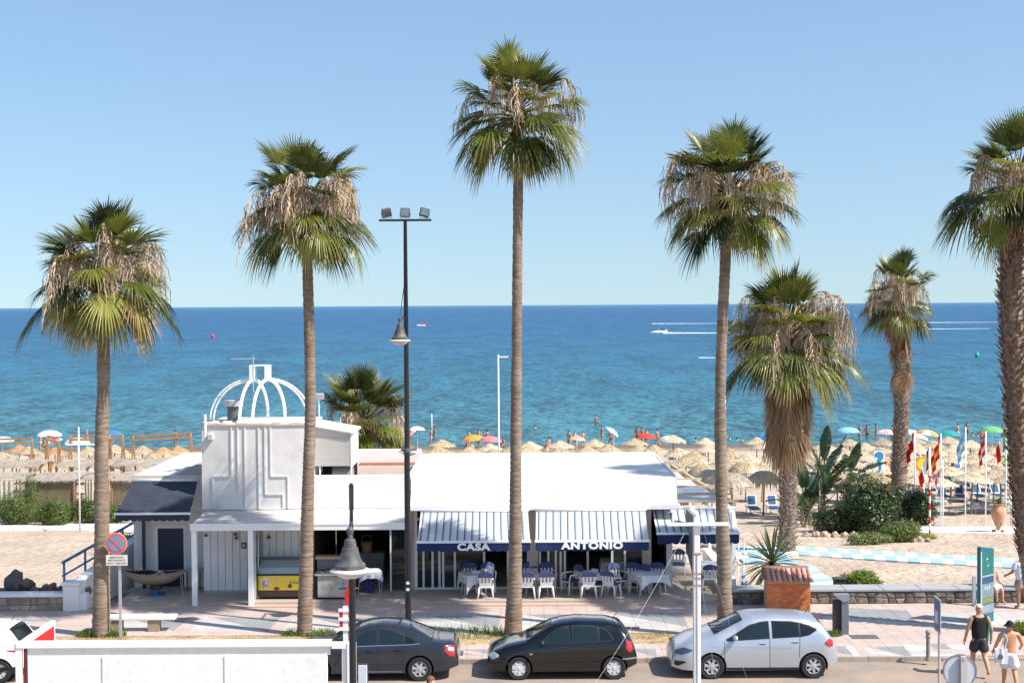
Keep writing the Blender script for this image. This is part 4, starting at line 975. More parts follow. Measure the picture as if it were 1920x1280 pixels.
palm('short bushy palm with fresh green fans behind the middle roof of the restaurant', 0, (X(688, 60), 60, zs(60)), [(686, 900), (684, 850)], [.4, .38, .36], (684, 785), 83, 1.15, nup=46, Y=60,
  low=[('l', -20, 200, 1.0), ('l', -20, 260, 1.0), ('l', -20, 330, 1.1), ('G', -20, 10, 1.0), ('G', -20, 180, 1.0), ('l', -42, 350, 1.1), ('l', -42, 290, 1.0)], nst=8, bases=False)
palm('very tall unseen palm outside the right edge of the picture, added to shade the roof', 0, (20.0, 43.5, .1), [(2185, 900), (2185, 300), (2185, -60)], [.3, .2, .17, .16], (2185, -150), 97, 1.1, nup=38, nst=14)  # unseen palm, added for its crown shadow on the restaurant roof
# shrubs ----------------------------------------------------------
def shrub(label, loc, rad, n, mt, seed, leaf=(.05, .09), blobs=7, group=None, nm='shrub', cat='shrub', stemc=BOOTD):
 """crown of many small leaves over uneven clumps, with bare stems inside"""
 rg = random.Random(seed); T = thing(nm, label, cat, loc, group)
 cl = []
 for i in range(blobs):
  a = rg.uniform(0, 6.28); r_ = rg.uniform(.1, .6)
  cl.append((Vector((math.cos(a) * r_ * rad[0], math.sin(a) * r_ * rad[1], rad[2] * rg.uniform(.35, .72))), rg.uniform(.38, .62)))
 q = MB()
 for i in range(n):
  c, f = cl[i % blobs]; 
  d = Vector((rg.gauss(0, 1), rg.gauss(0, 1), rg.gauss(0, 1))).normalized()
  rr_ = (rg.uniform(.62, 1.0) if rg.random() < .8 else rg.uniform(.2, .7)) * (1 + .22 * noise.noise(d * 2.5 + c))
  p = c + Vector((d.x * rad[0] * f, d.y * rad[1] * f, d.z * rad[2] * f * .95)) * rr_
  if p.z < .02: p.z = rg.uniform(.02, .2)
  s_ = rg.uniform(*leaf); nn = (d + Vector((rg.uniform(-.7, .7), rg.uniform(-.7, .7), rg.uniform(-.3, .9)))).normalized()
  u = nn.orthogonal().normalized(); u = (Matrix.Rotation(rg.uniform(0, 6.28), 3, nn) @ u); v = nn.cross(u)
  tt = rg.uniform(0, .8)
  q.add([p - u * s_, p - v * s_ * .4, p + u * s_, p + v * s_ * .4], [(0, 1, 2, 3)], 0, [tt] * 4)
 o = q.build('foliage', mt, T, attr=True, loc=loc); o.data.transform(Matrix.Translation(Vector(loc))); o.location = (0, 0, 0); o['kind'] = 'stuff'
 q = MB()
 for c, f in cl: q.tube([(0, 0, -.1), tuple(c * .5 + Vector((.02, 0, 0))), tuple(c)], [.035, .025, .012], 5)
 o = q.build('stem', stemc, T, loc=loc); o.data.transform(Matrix.Translation(Vector(loc))); o.location = (0, 0, 0)
 return T
DARKL = leafmat('dark_shrub_leaf', (0.022, 0.050, 0.012), (0.060, 0.095, 0.022), (0.09, 0.12, 0.03), .25, .5)
MIDL = leafmat('mid_shrub_leaf', (0.05, 0.10, 0.015), (0.12, 0.18, 0.03), (0.18, 0.22, 0.05), .3, .5)
BRTL = leafmat('bright_hedge_leaf', (0.11, 0.19, 0.012), (0.22, 0.30, 0.03), (0.30, 0.34, 0.06), .35, .4)
c = G(1611, 1108, 0)
shrub('rounded bright yellow-green bush behind the stone wall', (c.x, 46.9, .0), (1.0, .62, .74), 12000, BRTL, 3, (.04, .065), 9)
c = G(1925, 1188)
shrub('patch of green weeds on the pavement at the right edge', (c.x, c.y, .12), (.7, .4, .4), 1800, BRTL, 41, (.03, .05), 6, cat='weeds', nm='weeds')
def GS(px, py): v = GT(px, py); return (v.x, v.y, v.z - .05)
shrub('large dense dark green bush left of the far palm, tallest of the shrub mound', GS(1632, 1000), (1.75, 1.3, 2.5), 15000, DARKL, 5, (.06, .10), 16)
shrub('dark green bush right of the far palm trunk by the flags', GS(1712, 985), (1.3, 1.0, 1.9), 9000, DARKL, 6, (.055, .09), 10)
shrub('low dark shrub at the foot of the banana clump', GS(1565, 1000), (1.6, .9, 1.3), 8000, DARKL, 8, (.05, .09), 10)
shrub('low bright green weeds in front of the shrub mound', GS(1692, 1018), (1.3, .8, 1.0), 7000, MIDL, 9, (.03, .06), 8, cat='weeds', nm='weeds')
shrub('sparse pale weeds below the big dark bush', GS(1625, 1022), (1.3, .6, .6), 4000, leafmat('pale_weed', (.12, .16, .05), (.25, .28, .1), (.3, .3, .15), .3), 10, (.03, .06), 8, cat='weeds', nm='weeds')
shrub('small green tuft of weeds right of the flag pole base', GS(1722, 1012), (1.0, .5, .4), 2500, BRTL, 12, (.03, .05), 5, cat='weeds', nm='weeds')
shrub('tamarisk bush at the far left by the cabanas', GS(18, 988), (1.4, .9, 1.7), 6000, MIDL, 13, (.04, .07), 8)
shrub('tall airy tamarisk left of the reed cabana', GS(50, 984), (.9, .7, 2.6), 5000, leafmat('tamarisk_leaf', (.08, .13, .04), (.20, .26, .09), (.25, .28, .12), .35), 14, (.025, .05), 9)
shrub('dense oleander bush in front of the reed cabana', GS(92, 988), (1.5, 1.0, 1.5), 9000, MIDL, 15, (.03, .06), 10)
shrub('green bush just left of the first palm trunk and flagpole', GS(122, 985), (.7, .6, 1.3), 3200, MIDL, 16, (.03, .06), 7)
shrub('low leafy plant behind the first palm trunk', GS(172, 985), (1.1, .7, 1.4), 4500, MIDL, 17, (.04, .08), 7)
shrub('bush between the first palm trunk and the dark awning', GS(215, 985), (.9, .7, 1.1), 3200, MIDL, 18, (.04, .07), 7)
shrub('dark creeping plant over the ramp wall beside the kiosk', (-13.6, 50.6, .9), (.9, .5, .75), 2600, DARKL, 19, (.03, .06), 7)
def rosette(parent, loc, n, L_, w, mt, rg, emin=-20, emax=80, droop=.25, nm='leaf'):
 for i in range(n):
  pass
def strap_mesh(L_, w, droop, mt, seed):
 rg = random.Random(seed); q = MB(); V = []; A = []
 for i in range(7):
  t = i / 6; x_ = L_ * t * (1 - .12 * droop * t); z_ = -droop * L_ * t ** 2.2
  ww = w * (.55 + 1.1 * t * (1 - t) * 2) * (1 - t ** 6) + .001
  V += [(x_, -ww, z_ + ww * .5), (x_, 0, z_), (x_, ww, z_ + ww * .5)]; A += [t] * 3
 F = []
 for k in range(6): b0 = k * 3; F += [(b0, b0 + 1, b0 + 4, b0 + 3), (b0 + 1, b0 + 2, b0 + 5, b0 + 4)]
 q.add(V, F, 0, A); return q.mesh('leaf', mt, attr=True)
YUC = leafmat('yucca_leaf', (.05, .09, .035), (.14, .19, .07), (.4, .33, .16), .25, .8)
def yucca(label, loc, heads, L_, seed, w=.03, n=40, trunk_r=.06, cat='yucca', emin=-35):
 rg = random.Random(seed); T = thing('yucca', label, cat, loc)
 ms = [strap_mesh(L_, w, d_, YUC, seed + i) for i, d_ in enumerate((.05, .15, .35))]
 for (dx, dy, h) in heads:
  q = MB(); q.tube([(loc[0], loc[1], loc[2] - .1), (loc[0] + dx * .5 + .03, loc[1] + dy * .5, loc[2] + h * .55), (loc[0] + dx, loc[1] + dy, loc[2] + h)], [trunk_r * 1.2, trunk_r, trunk_r], 8); q.build('stem', BOOT, T, smooth=True)
  az = 0
  for i in range(n):
   az += 2.4; e = 80 - (80 - emin) * (i / n) ** .8
   s_ = rg.uniform(.8, 1.1)
   mesh_part(ms[min(2, int(i / n * 3))], 'leaf', T, (dx, dy, h + .1 - .12 * i / n), (0, -R(e), az), (s_,) * 3)
 return T
c5 = G(1447, 1100, 0)
yucca('spiky green yucca rosette beside the brick pillar with tiled roof', (X(1447, 46.6), 46.6, 0), [(0, 0, 1.12)], 1.35, 21, .045, 72, .1, emin=-45)
c6 = GS(1535, 985)
yucca('slender dracaena with drooping head left of the big dark bush', c6, [(0, 0, 3.1)], .95, 22, .028, 44, .05, 'dracaena', -60)
yucca('small young dracaena on a forked pale stem near the banana clump', GS(1505, 990), [(-.1, 0, 1.1), (.4, .1, .9)], .7, 24, .03, 26, .05, 'dracaena', -40)
BAN = leafmat('banana_leaf', (.018, .05, .012), (.045, .085, .02), (.10, .10, .03), .3, .9)
def paddle_mesh(L_, w, droop, seed, torn=True):
 rg = random.Random(seed); q = MB(); n = 22
 for s_ in (-1, 1):
  for i in range(n):
   t0, t1 = i / n, (i + .99) / n
   def mid(t): return Vector((L_ * t * (1 - .15 * t * droop), 0, -droop * L_ * .6 * t ** 2.2))
   def wd(t): return w * math.sin(math.pi * min(1, t * .94 + .05)) ** .7
   j = rg.uniform(-.025, .025)
   a, b_ = mid(t0), mid(t1)
   c_ = b_ + Vector((.05, s_ * wd(t1), .12 * w + j)); d = a + Vector((.05, s_ * wd(t0), .12 * w + j))
   q.add([a, b_, c_, d], [(0, 1, 2, 3)], 0, [.1 + .2 * rg.random()] * 4)
 q.tube([(-L_ * .6, 0, -.02), (0, 0, -.01)] , [.03, .02], 5, 0, True, .2)
 return q.mesh('leaf', BAN, attr=True)
def banana(label, loc, leaves, seed, group='bird of paradise clump'):
 rg = random.Random(seed); T = thing('banana_plant', label, 'banana plant', loc)
 ms = [paddle_mesh(1.6, .36, d_, seed + i) for i, d_ in enumerate((.1, .35, .7))]
 for (az, e, s_, h) in leaves:
  k = 0 if e > 60 else 1 if e > 30 else 2
  mesh_part(ms[k], 'leaf', T, (math.cos(R(az)) * .6 * math.cos(R(e)), math.sin(R(az)) * .6 * math.cos(R(e)), h), (rg.uniform(-.5, .5), -R(e), R(az)), (s_,) * 3)
 for i in range(3):
  a = rg.uniform(0, 6.28); q = MB(); q.tube([(loc[0] + math.cos(a) * .2, loc[1] + .2 * math.sin(a), loc[2] - .1), (loc[0] + math.cos(a) * .1, loc[1], loc[2] + 2.0)], [.09, .06], 7); q.build('stem', BOOT, T, smooth=True)
lc = GS(1545, 975)
banana('tall banana plant with torn dark leaves behind the dracaena', lc, [(60, 78, 1.2, 3.2), (10, 62, 1.2, 2.9), (190, 65, 1.1, 2.9), (150, 40, 1.2, 2.6), (330, 45, 1.3, 2.5), (20, 30, 1.2, 2.3), (250, 50, 1.0, 2.3), (200, 20, 1.0, 2.1), (290, 25, 1.0, 1.9), (110, 30, 1, 2.2), (350, 15, 1.1, 1.7), (45, 60, 1.3, 2.4), (170, 55, 1.2, 2.0), (320, 60, 1.1, 1.8), (80, 35, 1.1, 1.7), (210, 45, 1.1, 1.4), (10, 40, 1.1, 1.3), (270, 60, 1.0, 1.5), (300, 15, 1.0, .9), (190, 10, 1.0, .9)], 31)
banana('lower banana plant with broad dark leaves nearer the white-scarred palm', GS(1510, 985), [(100, 75, 1.0, 1.8), (180, 50, 1.0, 1.5), (10, 55, 1.0, 1.6), (240, 45, .9, 1.2), (300, 40, .9, 1.2), (330, 65, 1.0, 1.5), (210, 25, .9, .9), (350, 20, .9, .9), (60, 50, 1.0, 1.3), (150, 30, 1.0, 1.0), (270, 70, .9, .7), (20, 70, 1.0, .9)], 33)
banana('banana plant with ragged leaves just behind the large dark bush', GS(1590, 965), [(30, 70, 1.1, 2.4), (340, 35, 1.1, 2.3), (170, 60, 1.0, 2.1), (80, 60, 1.0, 2.1), (270, 45, .9, 1.8), (220, 35, .9, 1.7), (300, 60, 1.0, 1.3), (200, 50, 1.0, 1.2), (10, 30, 1.0, 1.2)], 35)
for i, (px_, s_) in enumerate([(1512, .2), (1530, .24), (1548, .26), (1566, .22), (1584, .2), (1600, .24), (1655, .3), (1668, .24), (1690, .28), (1706, .34), (1722, .26), (1738, .2)]):
 c = GT(px_, 1006 if px_ < 1610 else 1016)
 rock((c.x, c.y, c.z + .08), (s_, s_ * .8, s_ * .7), ROCKL, label='pale boulder edging the planting, %s from the left' % ['first', 'second', 'third', 'fourth', 'fifth', 'sixth', 'seventh', 'eighth', 'ninth', 'tenth', 'eleventh', 'last'][i], group='boulders edging the planting')
# ================================================================ CARS
def interp(pts, x):
 if x <= pts[0][0]: return pts[0][1]
 for (a, b_), (c, d) in zip(pts, pts[1:]):
  if x <= c:
   return b_ + (d - b_) * (x - a) / (c - a)
 return pts[-1][1]
def smooth_fn(pts, r=.07):
 def f(x):
  return sum(interp(pts, x + k * r / 3) * w for k, w in ((-3, .06), (-2, .12), (-1, .2), (0, .24), (1, .2), (2, .12), (3, .06)))
 return f
class Body:
 def __init__(s, L, W, top, belt, bot, xw, rw, g_div=.42, roofw=.70):
  s.L, s.W = L, W; s.top = smooth_fn(top, .06); s.belt_ = smooth_fn(belt, .1); s.bot = smooth_fn(bot, .1); s.xw = xw; s.rw = rw; s.gd = g_div; s.roofw = roofw
 def hw(s, x):
  e0 = max(0, 1 - x / .55); e1 = max(0, 1 - (s.L - x) / .5)
  return s.W / 2 * (1 - .26 * e0 ** 2.3 - .20 * e1 ** 2.6)
 def ring(s, x):
  zt = s.top(x); zb = min(s.belt_(x), zt - .03); z0 = s.bot(x); zb = max(zb, z0 + .1); zt = max(zt, zb + .02)
  Wh = s.hw(x); g = min(1, max(0, (zt - zb) / s.gd)); Wr = Wh * (.93 + (s.roofw - .93) * g); ze = zt - .075 * g - .012
  w6 = Wh * .955
  R_ = [(0, z0 + .02), (.75 * Wh, z0 + .0), (.965 * Wh, z0 + .035), (Wh * .99, z0 + (zb - z0) * .28), (Wh, z0 + (zb - z0) * .52), (Wh * .993, z0 + (zb - z0) * .78), (w6, zb)]
  for t in (.33, .66): R_.append((w6 + (Wr - w6) * t + .018 * g * math.sin(t * math.pi), zb + (ze - zb) * t))
  R_ += [(Wr, ze), (Wr * .90, zt - .032 * g - .004), (Wr * .52, zt - .008 * g), (0, zt)]
  return R_
 def side(s, x, z):
  R_ = s.ring(x)
  for (ya, za), (yb, zb) in zip(R_[1:10], R_[2:10]):
   if za <= z <= zb and zb > za: return ya + (yb - ya) * (z - za) / (zb - za)
  return R_[9][0] if z > R_[9][1] else R_[2][0]
 def topz(s, x, y):
  R_ = s.ring(x); y = abs(y)
  for (ya, za), (yb, zb) in zip(R_[9:], R_[10:]):
   if yb <= y <= ya and ya > yb: return za + (zb - za) * (ya - y) / (ya - yb)
  return R_[12][1]
def build_car(label, loc, spec, paint, group='cars parked along the kerb'):
 L, W = spec['L'], spec['W']; b = Body(L, W, spec['top'], spec['belt'], spec['bot'], spec['xw'], spec['rw'], roofw=spec.get('roofw', .70))
 T = thing('parked_car', label, 'car', loc, group); O = Vector(loc)
 def put(q, name, m_, par=T, **k):
  q.v = [(v[0] + O.x, v[1] + O.y, v[2] + O.z) for v in q.v]; return q.build(name, m_, par, **k)
 q = MB(); xs = []; x = 0.0
 while x < L - 1e-6: xs.append(x); x += .025 if (x < .3 or x > L - .35) else .05
 xs.append(L); V = []; NR = 24
 for x in xs:
  R_ = b.ring(x); V += [(x, -y, z) for y, z in R_] + [(x, y, z) for y, z in R_[1:12]][::-1]
 NR = 24; F = []
 for i in range(len(xs) - 1):
  for j in range(NR):
   j2 = (j + 1) % NR; F.append((i * NR + j, i * NR + j2, (i + 1) * NR + j2, (i + 1) * NR + j))
 F.append(tuple(range(NR))); F.append(tuple((len(xs) - 1) * NR + j for j in range(NR - 1, -1, -1)))
 q.add(V, F)
 body = put(q, 'body', paint, weld=True, smooth=True)
 cut = MB()
 for xw in spec['xw']:
  for s_ in (-1, 1):
   y0, y1 = s_ * (W / 2 - .30), s_ * (W / 2 + .2)
   n = 28; pts = [(xw + (spec['rw'] + .055) * math.cos(2 * math.pi * k / n), spec['rw'] + (spec['rw'] + .055) * math.sin(2 * math.pi * k / n)) for k in range(n)]
   cut.extr(pts, 'y', min(y0, y1), max(y0, y1))
 me = cut.mesh('cut', DARKIN); bm = bmesh.new(); bm.from_mesh(me); bmesh.ops.recalc_face_normals(bm, faces=bm.faces); bm.to_mesh(me); bm.free()
 co = bpy.data.objects.new('cut', me); COL.objects.link(co); co.location = loc
 bo = body.modifiers.new('b', 'BOOLEAN'); bo.object = co; bo.operation = 'DIFFERENCE'; bo.solver = 'EXACT'
 dg = bpy.context.evaluated_depsgraph_get(); dg.update()
 nm = bpy.data.meshes.new_from_object(body.evaluated_get(dg)); body.modifiers.clear(); body.data = nm; nm.name = 'body'
 bpy.data.objects.remove(co)
 for xw in spec['xw']:
  n = 20
  for s_ in (-1, 1):
   q = MB()
   yi = s_ * (W / 2 - .29); r_ = spec['rw'] + .05
   q.face([(xw + r_ * math.cos(2 * math.pi * k / n), yi, spec['rw'] + r_ * math.sin(2 * math.pi * k / n)) for k in range(n)])
   for k in range(14):
    a, a2 = math.pi * (k / 14) * 1.2 - .3, math.pi * ((k + 1) / 14) * 1.2 - .3; yo = s_ * (W / 2 - .05)
    q.face([(xw + r_ * math.cos(a), yi, spec['rw'] + r_ * math.sin(a)), (xw + r_ * math.cos(a2), yi, spec['rw'] + r_ * math.sin(a2)), (xw + r_ * math.cos(a2), yo, spec['rw'] + r_ * math.sin(a2)), (xw + r_ * math.cos(a), yo, spec['rw'] + r_ * math.sin(a))])
   put(q, 'wheel_arch_liner', mat('arch_black', (.008, .008, .008), .9))
 def patch(x0, x1, lo, hi, off=.004, nx=14, nz=4, sides=(-1, 1)):
  out = []
  for s_ in sides:
   q = MB()
   def fn(u, v):
    x = x0 + (x1 - x0) * u; z = lo(x) + (hi(x) - lo(x)) * v
    return (x, s_ * (b.side(x, z) + off), z)
   q.grid(fn, nx, nz); out.append(q)
  return out
 def pput(qs, name, m_, par=T, smooth=True, **k):
  return [put(q, name, m_, par, smooth=smooth, **k) for q in qs]
 GL = spec.get('glass', CGLASS)
 for (x0, x1, lo, hi, gm) in spec['windows']:
  lo_, hi_ = smooth_fn(lo, .02), smooth_fn(hi, .03)
  pput(patch(x0, x1, lo_, hi_, .006), 'side_window', gm or GL)
  pput(patch(x0 - .025, x1 + .025, lambda x: lo_(x) - .022, lambda x: hi_(x) + .022, .003), 'window_rubber', BLACKT)
 if spec.get('chrome'):
  c0, c1, cz = spec['chrome']; f_ = smooth_fn(cz, .02)
  pput(patch(c0, c1, lambda x: f_(x) - .010, lambda x: f_(x) + .010, .009, 30, 1), 'chrome_strip', CHROME)
 for xl_, za, zb in spec['doorlines']:
  pts_ = xl_ if isinstance(xl_, list) else None
  for s_ in (-1, 1):
   q = MB(); n = 12
   for k in range(n):
    z0_, z1_ = za + (zb - za) * k / n, za + (zb - za) * (k + 1) / n
    fx0 = interp(xl_, z0_) if pts_ else xl_; fx1 = interp(xl_, z1_) if pts_ else xl_
    q.face([(fx0 - .006, s_ * (b.side(fx0, z0_) + .003), z0_), (fx0 + .006, s_ * (b.side(fx0, z0_) + .003), z0_), (fx1 + .006, s_ * (b.side(fx1, z1_) + .003), z1_), (fx1 - .006, s_ * (b.side(fx1, z1_) + .003), z1_)])
   put(q, 'door_gap', BLACKT)
 for (x0, x1, z0_, z1_, m_, off, nm_) in spec['strips']:
  pput(patch(x0, x1, (lambda x, q_=z0_: q_(x) if callable(q_) else q_), (lambda x, q_=z1_: q_(x) if callable(q_) else q_), off, 24, 2), nm_, m_)
 for (x0, x1, lo, hi, m_, nm_) in spec['lights']:
  pput(patch(x0, x1, smooth_fn(lo, .02), smooth_fn(hi, .02), .008, 10, 5), nm_, m_)
 for (x0, x1, f0, f1, nm_) in spec['screens']:
  for (ff, dz, m_, nn_, e) in ((1.0, .012, GL, nm_, 0), (1.04, .007, BLACKT, 'screen_rubber', .02)):
   q = MB()
   def fn(u, v):
    x = x0 - e + (x1 - x0 + 2 * e) * u; hw_ = (f0 + (f1 - f0) * u) * ff * b.ring(x)[9][0]; y = -hw_ + 2 * hw_ * v
    return (x, y, b.topz(x, y) + dz)
   q.grid(fn, 10, 14); put(q, nn_, m_, smooth=True)
 for hx, hz in spec['handles']:
  for s_ in (-1, 1):
   y_ = b.side(hx, hz)
   q = MB(); q.obox((hx, s_ * (y_ + .012), hz), (.17, .03, .03)); put(q, 'door_handle', spec.get('handle_mat', paint), bevel=.008)
   q = MB(); q.obox((hx - .0, s_ * (y_ + .002), hz - .018), (.13, .01, .035)); put(q, 'handle_shade_patch', BLACKT)  # black patch under each handle stands in for the shade behind it
 mx_, mz_ = spec['mirror']
 for s_ in (-1, 1):
  y_ = b.side(mx_, mz_)
  q = MB(); bm = bmesh.new(); bmesh.ops.create_uvsphere(bm, u_segments=12, v_segments=8, radius=1)
  for v in bm.verts: v.co = Vector((mx_ + v.co.x * .07 + .0, s_ * (y_ + .12) + v.co.y * .115, mz_ + .05 + v.co.z * .075))
  bm.verts.index_update(); q.add([v.co.copy() for v in bm.verts], [tuple(v.index for v in f.verts) for f in bm.faces]); bm.free()
  put(q, 'wing_mirror', spec.get('mirror_mat', paint), smooth=True)
  q = MB(); q.obox((mx_, s_ * (y_ + .02), mz_ + .01), (.07, .08, .035)); put(q, 'mirror_arm', BLACKT)
 for xw in spec['xw']:
  for s_ in (-1, 1):
   rw = spec['rw']; yc = s_ * (W / 2 - .115)
   q = MB(); q.lathe([(rw * .62, -.095), (rw * .9, -.105), (rw * .975, -.09), (rw, -.06), (rw, .06), (rw * .975, .09), (rw * .9, .105), (rw * .62, .095), (rw * .62, -.095)], 32, (xw, yc, rw), axis='y')
   w_ = put(q, 'wheel', RUBBER, smooth='auto')
   def orim(q): q.v = [(v[0] + O.x, v[1] + O.y, v[2] + O.z) for v in q.v]; return q
   ri = rw * .64; yo = yc + s_ * .085
   q = MB(); q.lathe([(ri, s_ * .02), (ri, s_ * .0), (ri * .9, -s_ * .01), (ri * .86, -s_ * .03)], 28, (xw, yo, rw), axis='y')
   ns = spec['spokes']; wsp = spec['spokew']
   for k in range(ns):
    a = 2 * math.pi * k / ns + .3; ca, sa = math.cos(a), math.sin(a)
    def P(r_, t, dy): return (xw + r_ * ca - t * sa, yo + dy, rw + r_ * sa + t * ca)
    w0, w1 = ri * wsp * .8, ri * wsp
    q.add([P(ri * .15, -w0, -s_ * .02), P(ri * .15, w0, -s_ * .02), P(ri * .9, w1, -s_ * .012), P(ri * .9, -w1, -s_ * .012), P(ri * .15, -w0 * .7, s_ * .006), P(ri * .15, w0 * .7, s_ * .006), P(ri * .9, w1 * .8, s_ * .004), P(ri * .9, -w1 * .8, s_ * .004)], MB.BF)
   q.lathe([(ri * .28, -s_ * .02), (ri * .28, s_ * .008), (ri * .2, s_ * .014), (0, s_ * .014)], 16, (xw, yo, rw), axis='y')
   orim(q).build('rim', spec['rim'], w_, smooth='auto')
   q = MB(); q.lathe([(ri * .99, 0), (0, 0)], 20, (xw, yo - s_ * .05, rw), axis='y'); orim(q).build('gap_shade_disc', mat('gap_shade_black', (.015, .015, .015), .8), w_)  # dark disc stands in for the shade in the gaps between spokes
 q = MB(); ax_, ay_ = spec['aerial']; q.tube([(ax_, ay_, b.topz(ax_, ay_)), (ax_ + .12, ay_, b.topz(ax_, ay_) + .2)], .008, 5); put(q, 'aerial', BLACKT)
 q = MB(); z_ = interp(spec['bot'], .3); q.box(-.004 + .0, .02, -.26, .26, z_ + .20, z_ + .31); put(q, 'number_plate', mat('plate_white', (.75, .75, .72), .5))
 q = MB()
 for k in (-.35, .35): q.beam((spec['cowl'][0] + .02, k + .05, spec['cowl'][1] + .035), (spec['cowl'][0] + .28, k - .35, spec['cowl'][1] + .2), .012, .02)
 put(q, 'wiper', BLACKT)
 return T, b
def paintm(name, col, flake=0.0, rough=.25, dust=.0, clear=.6, dustc=(.42, .36, .30)):
 m = mat(name, col, rough, flake, var=.02, scale=2, coat=clear, spec=.5, dirt=dustc, dscale=1.8, damt=dust, dthr=.42); return m
CGLASS = glassmat('car_glass', (.006, .010, .011), .03, .90)
CGLASSL = glassmat('car_glass_light', (.010, .022, .024), .03, .86)
BLACKT = mat('black_trim', (.012, .012, .013), .5, var=0); CHROME = mat('chrome', (.75, .75, .75), .2, 1.0, var=0)
SILVER = mat('silver_wheel', (.52, .53, .53), .38, .45, var=.04)
TAILR = mat('red_lens', (.42, .008, .012), .15, coat=1, var=.1, scale=20); TAILW = mat('clear_lens', (.55, .55, .53), .15, coat=1, var=.15, scale=25); HEADL = mat('headlight_lens', (.38, .42, .44), .1, coat=1, var=.4, scale=14)
z0f = lambda x: .22
polo = dict(L=3.88, W=1.65, top=[(0, .50), (.04, .60), (.12, .70), (.5, .86), (.98, .965), (1.22, 1.11), (1.68, 1.36), (1.9, 1.42), (2.35, 1.465), (3.1, 1.44), (3.42, 1.37), (3.52, 1.30), (3.72, 1.02), (3.80, .92), (3.86, .72), (3.88, .56)],
   belt=[(0, .52), (.3, .64), (1.0, .885), (2.0, .93), (3.0, .97), (3.6, .99), (3.88, .8)], bot=[(0, .27), (.3, .2), (.7, .18), (3.2, .19), (3.6, .24), (3.88, .34)], xw=(.82, 3.28), rw=.30,
   windows=[(1.42, 2.12, [(1.42, .95), (2.12, .965)], [(1.42, .965), (1.55, 1.09), (1.8, 1.27), (2.0, 1.335), (2.12, 1.35)], CGLASSL), (2.22, 2.86, [(2.22, .97), (2.86, .99)], [(2.22, 1.355), (2.7, 1.345), (2.86, 1.32)], CGLASSL), (2.92, 3.24, [(2.92, 1.0), (3.24, 1.03)], [(2.92, 1.31), (3.08, 1.27), (3.24, 1.08)], None)],
   doorlines=[(1.32, .3, .90), (2.17, .26, 1.0), ([(.3, 2.98), (.55, 2.88), (.97, 2.89)], .5, .97)],
   strips=[(1.18, 2.9, .42, .47, BLACKT, .012, 'side_moulding'), (.0, .6, .42, .47, BLACKT, .012, 'bumper_strip'), (3.5, 3.86, .52, .57, mat('grey_trim', (.2, .2, .2), .5), .012, 'bumper_strip')],
   lights=[(.03, .30, [(.03, .60), (.12, .52), (.30, .60)], [(.03, .64), (.14, .73), (.30, .66)], HEADL, 'headlight'), (3.60, 3.76, [(3.60, .80), (3.68, .70), (3.76, .74)], [(3.60, 1.02), (3.70, .98), (3.76, .94)], TAILR, 'tail_light'), (1.1, 1.18, [(1.1, .66), (1.18, .66)], [(1.1, .70), (1.18, .70)], TAILW, 'indicator')],
   screens=[(1.04, 1.66, .86, .80, 'windscreen'), (3.46, 3.70, .80, .78, 'rear_window')], handles=[(1.98, .84), (2.78, .875)], mirror=(1.42, .93), spokes=7, spokew=.30, rim=mat('hubcap', (.62, .63, .63), .4, .2), aerial=(3.30, 0), cowl=(1.0, .97), handle_mat=BLACKT, mirror_mat=BLACKT)
CY = 37.38
build_car('black hatchback parked between the dark grey saloon and the silver car', (-.69, CY, 0), polo, paintm('black_paint', (.003, .003, .0035), 0, .12, .0))
